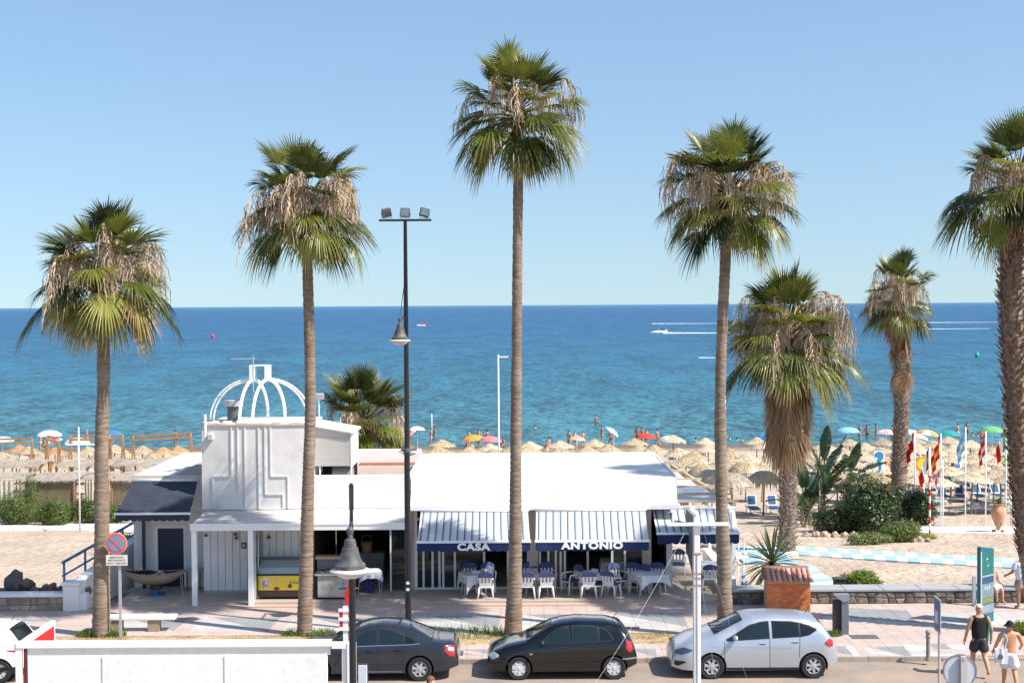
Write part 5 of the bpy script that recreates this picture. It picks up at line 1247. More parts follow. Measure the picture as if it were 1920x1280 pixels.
alt = dict(L=4.30, W=1.77, top=[(0, .50), (.05, .66), (.14, .78), (.55, .98), (1.0, 1.10), (1.18, 1.17), (1.85, 1.49), (2.1, 1.55), (2.6, 1.575), (3.4, 1.545), (3.8, 1.47), (3.9, 1.40), (4.10, 1.10), (4.2, .98), (4.27, .76), (4.3, .56)],
     belt=[(0, .55), (.4, .75), (1.2, .97), (2.2, 1.02), (3.2, 1.07), (4.0, 1.12), (4.3, .8)], bot=[(0, .26), (.3, .2), (.8, .19), (3.5, .20), (4.0, .26), (4.3, .36)], xw=(1.02, 3.65), rw=.325,
     windows=[(1.42, 2.50, [(1.42, 1.00), (2.5, 1.06)], [(1.42, 1.015), (1.6, 1.11), (2.0, 1.34), (2.3, 1.42), (2.5, 1.44)], CGLASSL), (2.61, 3.28, [(2.61, 1.065), (3.28, 1.10)], [(2.61, 1.445), (3.1, 1.43), (3.28, 1.40)], None), (3.33, 3.72, [(3.33, 1.10), (3.55, 1.14), (3.72, 1.24)], [(3.33, 1.395), (3.55, 1.34), (3.66, 1.28), (3.72, 1.26)], None)],
     doorlines=[(1.35, .3, .98), (2.52, .26, 1.05), ([(.3, 3.42), (.6, 3.28), (1.08, 3.3)], .55, 1.08)],
     strips=[(1.38, 3.28, .235, .30, BLACKT, .004, 'sill'), (1.0, 3.1, lambda x: .845 - .045 * ((x - 1.0) / 2.1) - .0, lambda x: .853 - .045 * ((x - 1.0) / 2.1), mat('crease_shade_grey', (.33, .35, .37), .3), .006, 'crease_shade_strip')],  # the flank crease is a grey strip, its shade put into the colour
     lights=[(.08, .52, [(.08, .64), (.25, .63), (.52, .74)], [(.08, .72), (.3, .81), (.52, .77)], mat('dark_headlight', (.06, .07, .08), .1, coat=1, var=.5, scale=12), 'headlight'), (.06, .34, [(.06, .36), (.15, .33), (.34, .44)], [(.06, .47), (.34, .47)], BLACKT, 'air_intake'), (3.94, 4.17, [(3.94, .90), (4.05, .82), (4.17, .84)], [(3.94, .94), (4.06, 1.04), (4.17, .98)], TAILR, 'tail_light')],
     screens=[(1.12, 1.84, .88, .82, 'windscreen'), (3.84, 4.10, .82, .80, 'rear_window')], handles=[(2.34, .93), (3.18, .965)], mirror=(1.62, 1.03), spokes=7, spokew=.20, rim=SILVER, aerial=(3.62, .1), cowl=(1.06, 1.12))
build_car('silver five-door car parked nearest the brick pillar, partly behind the white mast', (4.10, CY + .04, 0), alt, paintm('silver_paint', (.50, .54, .60), .55, .30, .10))
audi = dict(L=4.55, W=1.77, top=[(0, .50), (.05, .60), (.14, .70), (.6, .84), (1.25, .94), (1.5, 1.08), (1.95, 1.33), (2.2, 1.39), (2.55, 1.42), (3.05, 1.38), (3.35, 1.29), (3.85, 1.045), (4.0, 1.0), (4.42, .975), (4.48, .90), (4.53, .7), (4.55, .56)],
   belt=[(0, .52), (.4, .68), (1.3, .87), (2.3, .91), (3.4, .95), (4.2, .93), (4.55, .75)], bot=[(0, .25), (.3, .18), (.8, .17), (3.7, .18), (4.2, .24), (4.55, .34)], xw=(.90, 3.55), rw=.315,
   windows=[(1.75, 2.42, [(1.75, .92), (2.42, .945)], [(1.75, .94), (2.0, 1.17), (2.2, 1.26), (2.42, 1.30)], CGLASSL), (2.52, 3.14, [(2.52, .95), (3.14, .965)], [(2.52, 1.31), (2.8, 1.30), (3.14, 1.16)], CGLASSL), (3.18, 3.52, [(3.18, .975), (3.52, .985)], [(3.18, 1.145), (3.36, 1.08), (3.52, 1.0)], None)],
   doorlines=[(1.65, .3, .88), (2.47, .26, .95), ([(.3, 3.2), (.55, 3.1), (.94, 3.14)], .5, .94)],
   strips=[(1.3, 3.2, .44, .455, mat('dark_crease', (.02, .025, .03), .4), .006, 'side_moulding'), (1.6, 3.1, .235, .285, mat('sill_grey', (.12, .13, .14), .4), .008, 'sill')],
   lights=[(4.20, 4.46, [(4.20, .80), (4.32, .66), (4.46, .62)], [(4.20, .88), (4.34, .93), (4.46, .88)], TAILR, 'tail_light'), (4.29, 4.44, [(4.29, .80), (4.44, .765)], [(4.29, .89), (4.44, .845)], TAILW, 'reversing_light'), (.04, .4, [(.04, .54), (.4, .6)], [(.04, .62), (.4, .72)], HEADL, 'headlight')],
   screens=[(1.30, 1.92, .86, .80, 'windscreen'), (3.28, 3.86, .78, .82, 'rear_window')], handles=[(2.30, .80), (3.0, .835)], mirror=(1.75, .90), spokes=7, spokew=.22, rim=SILVER, aerial=(3.98, .0), cowl=(1.26, .95), chrome=(1.7, 3.55, [(1.7, .905), (2.5, .93), (3.3, .95), (3.55, .975)]), roofw=.68)
build_car('dark grey saloon with red and clear tail lamps parked behind the white hoarding', (-5.99, CY, 0), audi, paintm('grey_paint', (.026, .033, .046), .35, .2, .02))
wh = dict(polo); wh['windows'] = [(a_, b_, c_, d_, None) for a_, b_, c_, d_, e_ in polo['windows']]; wh['strips'] = [(0, .6, .3, .36, BLACKT, .01, 'bumper_strip'), (3.3, 3.86, .24, .42, BLACKT, .012, 'bumper')]
wh['lights'] = [polo['lights'][0], (3.5, 3.76, [(3.5, .84), (3.76, .78)], [(3.5, .96), (3.62, .99), (3.76, .95)], TAILR, 'tail_light')]
build_car('white hatchback cut off by the left edge of the picture behind the hoarding', (-12.72 - 3.88, CY, 0), wh, paintm('white_paint', (.78, .78, .77), 0, .3, .05))
# ================================================================ STREET FURNITURE, PATIO
def lamp_bell(parent, c, s_=1.0, mats_=None, arm=None):
 """bell shaped lantern; c = centre of the lower rim"""
 c = Vector(c)
 BL = mats_ or mat('aged_grey_lantern', (.085, .085, .085), .6, var=.35, scale=8, dirt=(.26, .24, .21), dscale=6, damt=.6)
 q = MB(); q.lathe([(a * s_, z * s_) for a, z in [(.235, .06), (.235, .12), (.20, .14), (.165, .20), (.135, .30), (.12, .38), (.10, .385), (.095, .44), (.08, .50), (.04, .52), (.035, .58), (.055, .61), (.055, .66), (.03, .69), (0, .70)]], 20, c)
 hood = q.build('lamp_hood', BL, parent, smooth='auto')
 q = MB(); q.lathe([(a * s_, z * s_) for a, z in [(.24, .062), (.31, .03), (.31, .015), (.235, .02), (0.235, .06)]], 22, c); q.build('rim', mat('pale_rim', (.55, .50, .43), .6, var=.15), parent, smooth='auto')
 q = MB(); q.lathe([(a * s_, z * s_) for a, z in [(.232, .02), (.20, -.045), (.12, -.085), (0, -.10)]], 18, c); q.build('glass_dome', mat('lamp_dome', (.55, .48, .42), .25, var=.1, coat=.5), parent, smooth=True)
 return hood
mb_ = G(765, 1192, .1); mx0, mY = mb_.x, 41.3
TP = thing('lighting_mast', 'tall black lighting mast with three floodlights and a bell lantern left of the CASA awning', 'street lamp', (mx0, mY, .1))
zj = AT(760, 845, mY).z + .0
q = MB(); q.tube([(mx0, mY, .1), (mx0, mY, zj)], [.095, .085], 14); q.build('lower_pole', BLACKM, TP, smooth='auto')
q = MB(); q.lathe([(.09, zj - .05), (.115, zj - .03), (.115, zj + .06), (.08, zj + .08)], 14, (mx0, mY, 0)); q.build('collar', DKGREY, TP, smooth='auto')
zt_ = AT(757, 413, mY).z
q = MB(); q.tube([(mx0, mY, zj), (mx0, mY, 9.0), (mx0, mY, zt_)], [.075, .068, .05], 12); q.build('upper_pole', BLACKM, TP, smooth='auto')
q = MB(); q.beam((mx0 - .76, mY, zt_), (mx0 + .76, mY, zt_), .07, .06); q.build('cross_arm', BLACKM, TP)
for k, (dx, tz, tx) in enumerate([(-.54, 18, -12), (0, 10, 0), (.56, 24, 14)]):
 rt = Matrix.Rotation(R(tx * 1.0), 3, 'Y') @ Matrix.Rotation(R([200, 0, 10][k]), 3, 'Z') @ Matrix.Rotation(R(-tz), 3, 'X')
 q = MB(); q.obox((mx0 + dx, mY, zt_ + .22), (.27, .10, .26), rt); fl = q.build('floodlight', DKGREY, TP, bevel=.015)
 q = MB(); q.obox(Vector((mx0 + dx, mY, zt_ + .22)) + rt @ Vector((0, -.053, 0)), (.23, .008, .22), rt); q.build('lens', mat('flood_lens', (.45, .46, .46), .15, coat=1, var=.3, scale=15), fl)
 q = MB(); q.tube([(mx0 + dx - .15, mY, zt_ + .22), (mx0 + dx - .15, mY, zt_ + .06), (mx0 + dx + .15, mY, zt_ + .06), (mx0 + dx + .15, mY, zt_ + .22)], .01, 5); q.build('bracket', GREYM, fl)
zb_ = AT(750, 640, 40.6).z
bx_ = AT(750, 640, 40.4).x
q = MB(); q.tube([(mx0, mY, zb_ + .67), (bx_, 40.4, zb_ + .67)], .03, 7); q.tube([(mx0, mY, zb_ + 1.9), (bx_, 40.4, zb_ + .68)], .012, 5); q.build('lantern_arm', BLACKM, TP)
lamp_bell(TP, (bx_, 40.4, zb_))
zb_ = AT(767, 848, 42.1).z; bx_ = AT(767, 848, 42.1).x
q = MB(); q.tube([(mx0, mY, zb_ + .67), (bx_, 42.1, zb_ + .67)], .03, 7); q.build('lantern_arm', BLACKM, TP)
lamp_bell(TP, (bx_, 42.1, zb_))
for k, zz in enumerate((1090, 1102)):
 q = MB(); zc = AT(764, zz, mY).z
 q.box(mx0 - .045, mx0 + .045, mY - .099, mY - .092, zc - .06, zc + .02); q.build('sticker', mat('sticker_white', (.7, .7, .7), .6), TP)
nx_ = AT(660, 1080, 22.5).x
NP = thing('street_lamp', 'black street lamp with large grey bell lantern beside the right end of the hoarding', 'street lamp', (nx_, 22.5, .12))
zt_ = AT(658, 905, 22.5).z; z1_ = AT(658, 955, 22.5).z; z2_ = AT(658, 1030, 22.5).z
q = MB(); q.tube([(nx_, 22.5, .12), (nx_, 22.5, z2_)], [.06, .055], 12); q.build('lower_pole', BLACKM, NP, smooth='auto')
q = MB(); q.tube([(nx_, 22.5, z2_), (nx_, 22.5, z1_)], [.03, .028], 10); q.tube([(nx_, 22.5, z1_), (nx_, 22.5, zt_ - .03), (nx_, 22.5, zt_)], [.038, .038, .012], 10); q.build('upper_pole', BLACKM, NP, smooth='auto')
zb_ = AT(657, 1072, 21.7).z; bx_ = AT(657, 1072, 21.7).x
q = MB(); q.tube([(nx_, 22.5, zb_ + .66), (bx_, 21.7, zb_ + .68)], .026, 8); q.tube([(nx_, 22.45, zb_ + 1.2), (bx_, 21.7, zb_ + .69)], .012, 6); q.build('lantern_arm', BLACKM, NP)
lamp_bell(NP, (bx_, 21.7, zb_))
sY = 41.0; sx_ = X(219, sY)
SG = thing('no_stopping_sign', 'faded round no stopping sign with white plate on a grey post behind the hoarding', 'road sign', (sx_, sY, .1))
q = MB(); q.beam((sx_, sY, .1), (sx_, sY, AT(219, 1000, sY).z), .075, .05, up=(0, 1, 0)); q.build('post', GREYM, SG)
cs = AT(219, 1018, sY); 
def disc(q, c, r, y, n=32, th=.02): q.lathe([(0, y), (r, y), (r, y + th), (0, y + th)], n, (c.x, c.y, c.z), axis='y')
q = MB(); disc(q, cs, .315, -.07); q.build('sign_back', mat('sign_pale', (.75, .55, .5), .6), SG)
q = MB(); disc(q, cs, .305, -.08, th=.008); FR_ = mat('faded_red', (.62, .13, .08), .6, var=.1); q.build('red_ring', FR_, SG)
q = MB(); disc(q, cs, .225, -.088, th=.007); q.build('blue_field', mat('faded_blue', (.10, .28, .50), .6, var=.15), SG)
for a in (45, -45):
 q = MB(); q.obox((cs.x, cs.y - .092 - (.003 if a > 0 else 0), cs.z), (.47, .006, .055), Matrix.Rotation(R(a), 3, 'Y')); q.build('red_bar', FR_, SG)
cp = AT(220, 1049, sY)
q = MB(); q.box(cp.x - .31, cp.x + .31, sY - .08, sY - .06, cp.z - .15, cp.z + .15); q.build('plate', mat('plate_cream', (.72, .68, .62), .6), SG, bevel=.004)
for t_, dz in (('RESERVADO', .085), ('RESTAURANTE', 0), ('CARGA Y DESCARGA', -.085)):
 text_part(t_, 'lettering', mat('dark_lettering', (.10, .08, .08), .6), SG, (cp.x, sY - .083, cp.z + dz), .075 if len(t_) < 12 else .062, ext=.001)
BN = thing('bench', 'white stone slab bench on brown blocks behind the hoarding', 'bench', (X(268, 41.95), 41.95, .12))
zt_ = .57
q = MB(); q.box(X(168, 41.95), X(324, 41.95), 41.75, 42.2, zt_ - .10, zt_); q.build('seat', mat('white_stone', (.78, .76, .72), .7, var=.05), BN, bevel=.02)
for px_ in (232, 283):
 q = MB(); xx = X(px_ - (20 if px_ < 250 else 0), 41.95); q.box(xx - .17, xx + .17, 41.8, 42.1, .12, zt_ - .101); q.build('leg', mat('brown_stone', (.30, .23, .16), .9, var=.2, scale=6), BN, bevel=.01)
bY = 46.7; bc = X(284, bY)
BG = thing('fire_boat', 'old boat on a pedestal filled with ash and coals, used as a barbecue', 'grill', (bc, bY, .22))
Lh = (X(343, bY) - X(224, bY)) / 2; zr = .93
HULL = mat('rusty_hull', (.36, .26, .18), .75, var=.3, scale=4, dirt=(.16, .10, .07), dscale=4, damt=.7)
def hull(u, v, ins=0):
 s_ = 2 * u - 1; wid = (.40 - ins) * (1 - abs(s_) ** 2.6) + .01; a = math.pi * v
 zrim = zr + .10 * s_ * s_; dep = (.34 - ins) * (1 - abs(s_) ** 3) + .02
 return (bc + s_ * (Lh - ins), bY - wid * math.cos(a), zrim - dep * math.sin(a) ** .8)
q = MB(); q.grid(lambda u, v: hull(u, v), 26, 14); q.build('hull', HULL, BG, smooth=True)
q = MB(); q.grid(lambda u, v: hull(u, v, .04), 26, 14); q.build('hull_lining', mat('sooty_lining', (.05, .045, .04), .9, var=.3), BG, smooth=True)
q = MB(); q.grid(lambda u, v: (bc + (2 * u - 1) * Lh, bY + (-1 if v < .5 else 1) * ((.4) * (1 - abs(2 * u - 1) ** 2.6) + .01) , 0), 2, 1)
for s_ in (-1, 1):
 pts = [(bc + (2 * i / 24 - 1) * Lh, bY + s_ * (.385 * (1 - abs(2 * i / 24 - 1) ** 2.6) + .012), zr + .10 * (2 * i / 24 - 1) ** 2) for i in range(25)]
 q = MB(); q.tube(pts, .025, 6); q.build('gunwale', HULL, BG, smooth=True)
q = MB(); q.grid(lambda u, v: (bc + (2 * u - 1) * .78, bY + (2 * v - 1) * .28 * (1 - abs(2 * u - 1) ** 3), zr - .06 + .05 * noise.noise(Vector((u * 8, v * 5, 1))) + .10 * math.exp(-((u - .62) ** 2) / .006)), 40, 12); q.build('ash', mat('wood_ash', (.42, .39, .36), .95, var=.4, scale=6), BG, smooth=True)
for i in range(9): rock((bc - .1 - .05 * i + .02, bY + .1 - .05 * (i % 3), zr + .02 + .03 * (i % 2)), (.06, .05, .05), mat('charcoal', (.012, .011, .011), .9), BG, nm='coal')
q = MB(); q.box(bc - .12, bc + .22, bY - .14, bY + .14, .42, .66); q.box(bc - .22, bc + .3, bY - .1, bY + .1, .661, .72); q.build('pedestal', mat('dark_pedestal', (.05, .04, .035), .8, var=.3), BG)
q = MB(); q.box(bc - .03, bc + .13, bY - .07, bY + .07, .27, .42); q.box(bc - .22, bc + .32, bY - .2, bY + .2, .221, .27); q.build('foot', BLUEM, BG)
q = MB(); q.tube([(bc + Lh - .12, bY - .05, zr), (bc + Lh - .10, bY - .08, .22)], .012, 5); q.tube([(bc + Lh - .22, bY + .1, zr), (bc + Lh - .2, bY + .2, .22)], .012, 5); q.build('prop', GREYM, BG)
WB = thing('side_table', 'small grey table against the white wall right of the fire boat', 'table', (X(358, 47.6), 47.6, .22))
q = MB(); q.box(X(346, 47.6), X(374, 47.6), 47.4, 47.9, .86, .9); q.build('tabletop', GREYM, WB)
for px_ in (348, 372):
 q = MB(); xx = X(px_, 47.6); q.box(xx - .02, xx + .02, 47.42, 47.46, .22, .86); q.build('leg', DKGREY, WB)
f0, f1 = X(480, 45.9), X(560, 45.9)
IC = thing('ice_cream_freezer', 'ice cream freezer with yellow printed panel and glass top under the canopy', 'freezer', ((f0 + f1) / 2, 46.2, .22))
q = MB(); q.box(f0, f1, 45.85, 46.6, .30, .52); q.build('base', mat('dark_brown_base', (.035, .018, .015), .5), IC)
q = MB(); q.box(f0, f1, 45.86, 46.6, .521, .99); q.build('cabinet', mat('yellow_panel', (.80, .60, .04), .45, var=.08, scale=1.5), IC)
q = MB(); q.box(f0 - .01, f1 + .01, 45.84, 46.62, .991, 1.04); q.build('rail', BLACKT, IC)
q = MB(); q.hexa([(f0, 45.9, 1.041), (f1, 45.9, 1.041), (f1, 46.6, 1.041), (f0, 46.6, 1.041), (f0, 46.0, 1.22), (f1, 46.0, 1.22), (f1, 46.55, 1.42), (f0, 46.55, 1.42)]); q.build('glass_top', glassmat('freezer_glass', (.42, .5, .52), .12, .8), IC)
q = MB(); q.box(f0, f1, 46.5, 46.6, 1.42, 1.47); q.build('top_bar', DKGREY, IC)
q = MB(); q.box(f0 + .05, f1 - .05, 45.95, 46.5, 1.05, 1.10); q.build('tub', WMETAL, IC)
def blob(cx_, cz_, rx, rz, m_, y_, nm_, par, n=16, pts=None):
 q = MB(); q.face([(cx_ + rx * math.cos(2 * math.pi * k / n), y_, cz_ + rz * math.sin(2 * math.pi * k / n)) for k in range(n)][::1]); q.build(nm_, m_, par)
pw = f1 - f0
PINKP = mat('print_pink', (.62, .45, .45), .5); PURP = mat('print_purple', (.30, .2, .35), .5); BRNP = mat('print_brown', (.20, .05, .02), .5)
blob(f0 + pw * .17, .76, .15, .19, mat('print_cream', (.78, .70, .62), .5), 45.857, 'printed_cone', IC)
for a0 in (0, 1.2, 2.6):
 q = MB(); q.tube([(f0 + pw * .17 + .035 * k_ * math.cos(a0 + k_ * 1.1), 45.854, .76 + .045 * k_ * math.sin(a0 + k_ * 1.1)) for k_ in range(1, 5)], .012, 4); q.build('printed_swirl', PURP, IC)
for k in range(3): 
 q = MB(); q.box(f0 + pw * (.36 + .02 * k), f0 + pw * (.50 - .01 * k), 45.855, 45.857, .87 - k * .07, .90 - k * .07); q.build('printed_line', PINKP, IC)
blob(f0 + pw * .43, .575, .10, .05, BRNP, 45.855, 'printed_berries', IC); blob(f0 + pw * .74, .65, .07, .07, BRNP, 45.855, 'printed_bottle', IC); blob(f0 + pw * .76, .74, .02, .09, BRNP, 45.854, 'printed_bottle', IC)
q = MB(); q.tube([(f0 + pw * (.80 + .018 * k), 45.854, .76 + .035 * math.sin(k * 1.9)) for k in range(10)], .010, 4); q.build('printed_script', BLUEM, IC)
q = MB(); q.box(f0 + pw * .655, f0 + pw * .66, 45.853, 45.858, .53, .98); q.build('panel_joint', PINKP, IC)
g0, g1 = X(586, 45.8), X(657, 45.8)
FC = thing('fish_counter', 'marbled fish display counter with painted blue boat right of the second palm', 'counter', ((g0 + g1) / 2, 46.1, .22))
q = MB(); q.box(g0 + .1, g1, 45.75, 46.6, .30, 1.0); 
MARB = mat('marbled_panel', (.42, .40, .38), .3, var=.5, scale=1.6, dirt=(.60, .45, .36), dscale=1.4, damt=.9, dthr=.45, coat=.4); q.build('front_panel', MARB, FC)
q = MB(); q.box(g0 + .02, g0 + .09, 45.8, 46.6, .24, 1.0); q.build('end_panel', DARKIN, FC)
q = MB(); q.box(g0, g1 + .02, 45.68, 46.65, 1.001, 1.08); q.build('counter_top', mat('steel_top', (.60, .58, .55), .3, .3), FC, bevel=.02)
q = MB(); q.box(g0 + .05, g1, 46.0, 46.02, 1.081, 1.5); q.build('glass', glassmat('blue_glass', (.05, .09, .13), .08, .85), FC)
q = MB(); q.box(g0, g1 + .1, 45.95, 46.35, 1.50, 1.58); q.build('glass_cap', mat('wood_cap', (.42, .30, .2), .6, var=.15), FC)
q = MB()
bxx = (g0 + g1) / 2 + .35
q.extr([(bxx - .18, .55), (bxx + .18, .55), (bxx + .22, .62), (bxx - .2, .60)], 'y', 45.742, 45.747); q.extr([(bxx - .03, .62), (bxx - .02, .62), (bxx - .02, .86), (bxx - .03, .86)], 'y', 45.742, 45.747); q.build('painted_boat', BLUEM, FC)
LET = mat('lettuce', (.16, .26, .06), .7, var=.4, scale=8)
for k in range(5):
 me = rock_mesh((.10, .08, .06), RNG); me.materials.append(LET); mesh_part(me, 'lettuce', FC, (g0 + .15 + k * .24 - (g0 + g1) / 2, 45.85 - 46.1, 1.1 - .22))
for k in range(4):
 me = rock_mesh((.08, .06, .03), RNG); me.materials.append(mat('fish', (.5, .42, .40), .4)); mesh_part(me, 'fish', FC, (g0 + .25 + k * .24 - (g0 + g1) / 2, 45.78 - 46.1, 1.1 - .22))
# ------------------------------------------------ chairs and tables
def make_chair(label, loc, rz, cover=True, draped=False):
 T = thing('plastic_chair', label, 'chair', (0, 0, 0), 'white plastic chairs of the restaurant terrace')
 q = MB(); q.grid(lambda u, v: ((u - .5) * .44 * (1 - .08 * v), (v - .5) * .42, .43 - .02 * math.sin(v * 3.1) - .015 * math.sin(u * 3.14)), 5, 5)
 q.grid(lambda u, v: ((u - .5) * .44 * (1 - .08 * v), (v - .5) * .42, .405 - .02 * math.sin(v * 3.1)), 5, 5); q.box(-.22, .22, -.215, -.205, .385, .43); q.box(-.22, .22, .205, .215, .385, .425); q.build('seat', PLASTIC, T)
 for sx_, sy in ((-1, -1), (1, -1), (-1, 1), (1, 1)):
  q = MB(); q.tube([(sx_ * .20, sy * .18, .42), (sx_ * .255, sy * .235, 0)], [.034, .022], 6); q.build('leg', PLASTIC, T, smooth=True)
 for s_ in (-1, 1):
  q = MB(); q.tube([(s_ * .22, -.22, .66), (s_ * .26, -.05, .655), (s_ * .26, .17, .64), (s_ * .235, .21, .43)], [.022, .026, .026, .022], 6); q.build('armrest', PLASTIC, T, smooth=True)
 def by(z): return -.20 - (z - .43) * .28
 q = MB()
 q.hexa([(-.19, by(.43) - .01, .42), (.19, by(.43) - .01, .42), (.19, by(.43) + .012, .42), (-.19, by(.43) + .012, .42), (-.205, by(.56) - .01, .56), (.205, by(.56) - .01, .56), (.205, by(.56) + .012, .56), (-.205, by(.56) + .012, .56)])
 for k in range(4):
  xa = -.205 + k * .115; q.hexa([(xa, by(.56) - .01, .56), (xa + .065, by(.56) - .01, .56), (xa + .065, by(.56) + .012, .56), (xa, by(.56) + .012, .56), (xa, by(.74) - .01, .74), (xa + .065, by(.74) - .01, .74), (xa + .065, by(.74) + .012, .74), (xa, by(.74) + .012, .74)])
 n = 10
 top = [(.23 * math.cos(math.pi * k / n), .74 + .15 * math.sin(math.pi * k / n)) for k in range(n + 1)]
 V = [(a, by(z) - .01, z) for a, z in top] + [(a, by(z) + .014, z) for a, z in top]; q.add(V, [tuple(range(n + 1)), tuple(range(2 * n + 1, n, -1))] + [(i, i + 1, n + 2 + i, n + 1 + i) for i in range(n)])
 q.build('backrest', PLASTIC, T)
 if cover:
  q = MB(); n = 14; z0 = .73
  pr = [(-.25, z0)] + [(.25 * math.cos(math.pi - math.pi * k / n), .76 + .16 * math.sin(math.pi * k / n)) for k in range(n + 1)] + [(.25, z0)]
  m_ = len(pr); V = [(a, by(z) - .035, z) for a, z in pr] + [(a, by(z) + .04, z) for a, z in pr]
  q.add(V, [tuple(range(m_)), tuple(range(2 * m_ - 1, m_ - 1, -1))] + [(i, i + 1, m_ + 1 + i, m_ + i) for i in range(m_ - 1)])
  q.build('seat_cover', CLOTHB, T, smooth=False)
  q = MB(); q.hexa([(-.24, -.21, .44), (.24, -.21, .44), (.235, .23, .43), (-.235, .23, .43), (-.22, -.2, .475), (.22, -.2, .475), (.22, .21, .46), (-.22, .21, .46)]); q.build('seat_pad', CLOTHB, T, bevel=.01)
 T.location = loc; T.rotation_euler = (0, 0, rz)
 return T
CH = [ # px, depth, rotation (0 = facing away from the street), label
 (907, 45.80, .05, 'white plastic chair with blue cover, leftmost nearest the promenade, beside the draped tablecloth'),
 (986, 45.82, -.03, 'white plastic chair with blue cover half hidden by the tallest palm trunk'),
 (1021, 45.82, .06, 'white chair with blue cover right of the one hidden by the tallest palm trunk'),
 (1101, 45.85, .02, 'white plastic chair with blue cover seen square from behind under the letters ONI'),
 (1144, 45.90, -.55, 'white plastic chair turned askew with a white sheet on its blue cover'),
 (877, 46.95, 3.1, 'blue-covered chair facing the street behind the leftmost draped table'),
 (912, 46.95, 3.2, 'blue-covered chair right of the leftmost table with a leaning menu'),
 (990, 46.95, 3.1, 'blue-covered chair facing the street just right of the tallest palm trunk'),
 (1024, 46.95, 3.2, 'blue-covered chair facing the street before the beige pillar under ANTONIO'),
 (1068, 46.55, 2.1, 'blue-covered chair seen from the side with its armrest toward the pillar'),
 (1158, 46.65, 3.6, 'blue-covered chair facing the street behind the askew chair'),
 (1190, 46.80, 3.3, 'blue-covered chair at the right end of the glass front'),
 (1232, 46.75, 3.1, 'blue-covered chair behind the square white tablecloth at the right corner'),
 (1196, 46.45, 2.4, 'white chair pushed against the left side of the right corner table'),
 (1328, 46.9, .0, 'white slatted chair with blue cover under the third awning'),
 (1270, 49.3, 3.0, 'bare white chair deep in the pergola passage')]
ch0 = None
for i, (px_, Yc, rz_, lab) in enumerate(CH):
 loc = (X(px_, Yc), Yc, .22)
 if ch0 is None: ch0 = make_chair(lab, loc, rz_)
 else: copy_tree(ch0, loc=loc, rz=rz_, label=lab)
def make_table(label, loc, s=.8):
 T = thing('terrace_table', label, 'table', loc, 'terrace tables'); x_, y_, z_ = loc
 q = MB(); q.box(x_ - s / 2, x_ + s / 2, y_ - s / 2, y_ + s / 2, z_ + .69, z_ + .72); q.build('tabletop', PLASTIC, T)
 for a in (-1, 1):
  for b_ in (-1, 1):
   q = MB(); q.tube([(x_ + a * .3, y_ + b_ * .3, z_ + .69), (x_ + a * .36, y_ + b_ * .34, z_)], .016, 6); q.build('leg', GREYM, T)
def cloth(label, loc, s, drop, seed, rot=0.0, corner=.18):
 x_, y_, z_ = loc; rg = random.Random(seed); q = MB(); n = 20; k = 6
 def P(i, j):
  t = i / (4 * n); sd = int(t * 4) % 4; f = (t * 4) % 1
  cs_ = [(-1, -1), (1, -1), (1, 1), (-1, 1), (-1, -1)]
  a, b_ = cs_[sd], cs_[sd + 1]; ux, uy = a[0] + (b_[0] - a[0]) * f, a[1] + (b_[1] - a[1]) * f
  cn = (abs(f - .5) * 2) ** 3
  dz = j / k; fold = math.sin(t * 2 * math.pi * 11 + seed) * .03 * dz
  o = (s / 2) * (1 + (.04 + .10 * cn) * dz) + fold
  return Vector((ux * o, uy * o, .727 - (drop + corner * cn) * dz))
 V = [P(i, j) for j in range(k + 1) for i in range(4 * n)]
 F = [(j * 4 * n + i, j * 4 * n + (i + 1) % (4 * n), (j + 1) * 4 * n + (i + 1) % (4 * n), (j + 1) * 4 * n + i) for j in range(k) for i in range(4 * n)]
 F.append(tuple(range(4 * n - 1, -1, -1)))
 Rm = Matrix.Rotation(rot, 3, 'Z'); q.add([Rm @ v + Vector(loc) for v in V], F)
 o = q.build('tablecloth', CLOTHW, smooth=False, loc=loc); tagit(o, label, 'tablecloth', 'white tablecloths on the terrace')
TB = [(888, 46.35, .85, .25, 'white tablecloth hanging low at its right corner on the leftmost terrace table', 'terrace table at the left under the CASA awning', .36, .4),
   (1004, 46.35, .75, .18, 'white tablecloth between the two chairs right of the tallest palm', 'terrace table right of the tallest palm trunk', .1, .1),
   (1112, 46.35, .85, .18, 'white tablecloth with cruets in the middle of the ANTONIO awning', 'terrace table in the middle under the ANTONIO awning', .1, 0),
   (1216, 46.15, .95, .22, 'large plain white tablecloth on the right corner table in the light', 'terrace table at the right corner before the pergola passage', .22, .35),
   (690, 46.9, .72, .2, 'white tablecloth on the table behind the near street lamp', 'table in the dark opening behind the near street lamp', .16, .2),
   (1330, 47.9, .8, .2, 'white tablecloth under the third striped awning', 'table under the third striped awning', .1, 0),
   (1150, 48.6, .9, .25, 'dim white tablecloth inside the glass front on the right', 'table inside the glass front on the right', .1, 0),
   (850, 48.4, .9, .25, 'dim white tablecloth inside the glass front on the left', 'table inside the glass front on the left', .1, 0)]
for i, (px_, Yc, s_, dr_, l1, l2, cn, ro) in enumerate(TB):
 loc = (X(px_, Yc), Yc, .22); make_table(l2, loc, s_ - .08); cloth(l1, (loc[0], loc[1], loc[2]), s_, dr_, i + 2, ro, cn)
MENU = mat('menu_card', (.75, .72, .74), .6, var=.1)
def card(label, px_, py_, Y, w, h, tilt, rz=0):
 c = AT(px_, py_, Y); q = MB(); q.obox((0, 0, 0), (w, .01, h), Matrix.Rotation(rz, 3, 'Z') @ Matrix.Rotation(tilt, 3, 'Y')); q.v = [(v[0] + c.x, v[1] + c.y, v[2] + c.z) for v in q.v]
 tagit(q.build('menu', MENU, loc=c), label, 'menu')
card('tilted white menu standing on the chair cover at the left table', 918, 1068, 46.2, .20, .30, .5)
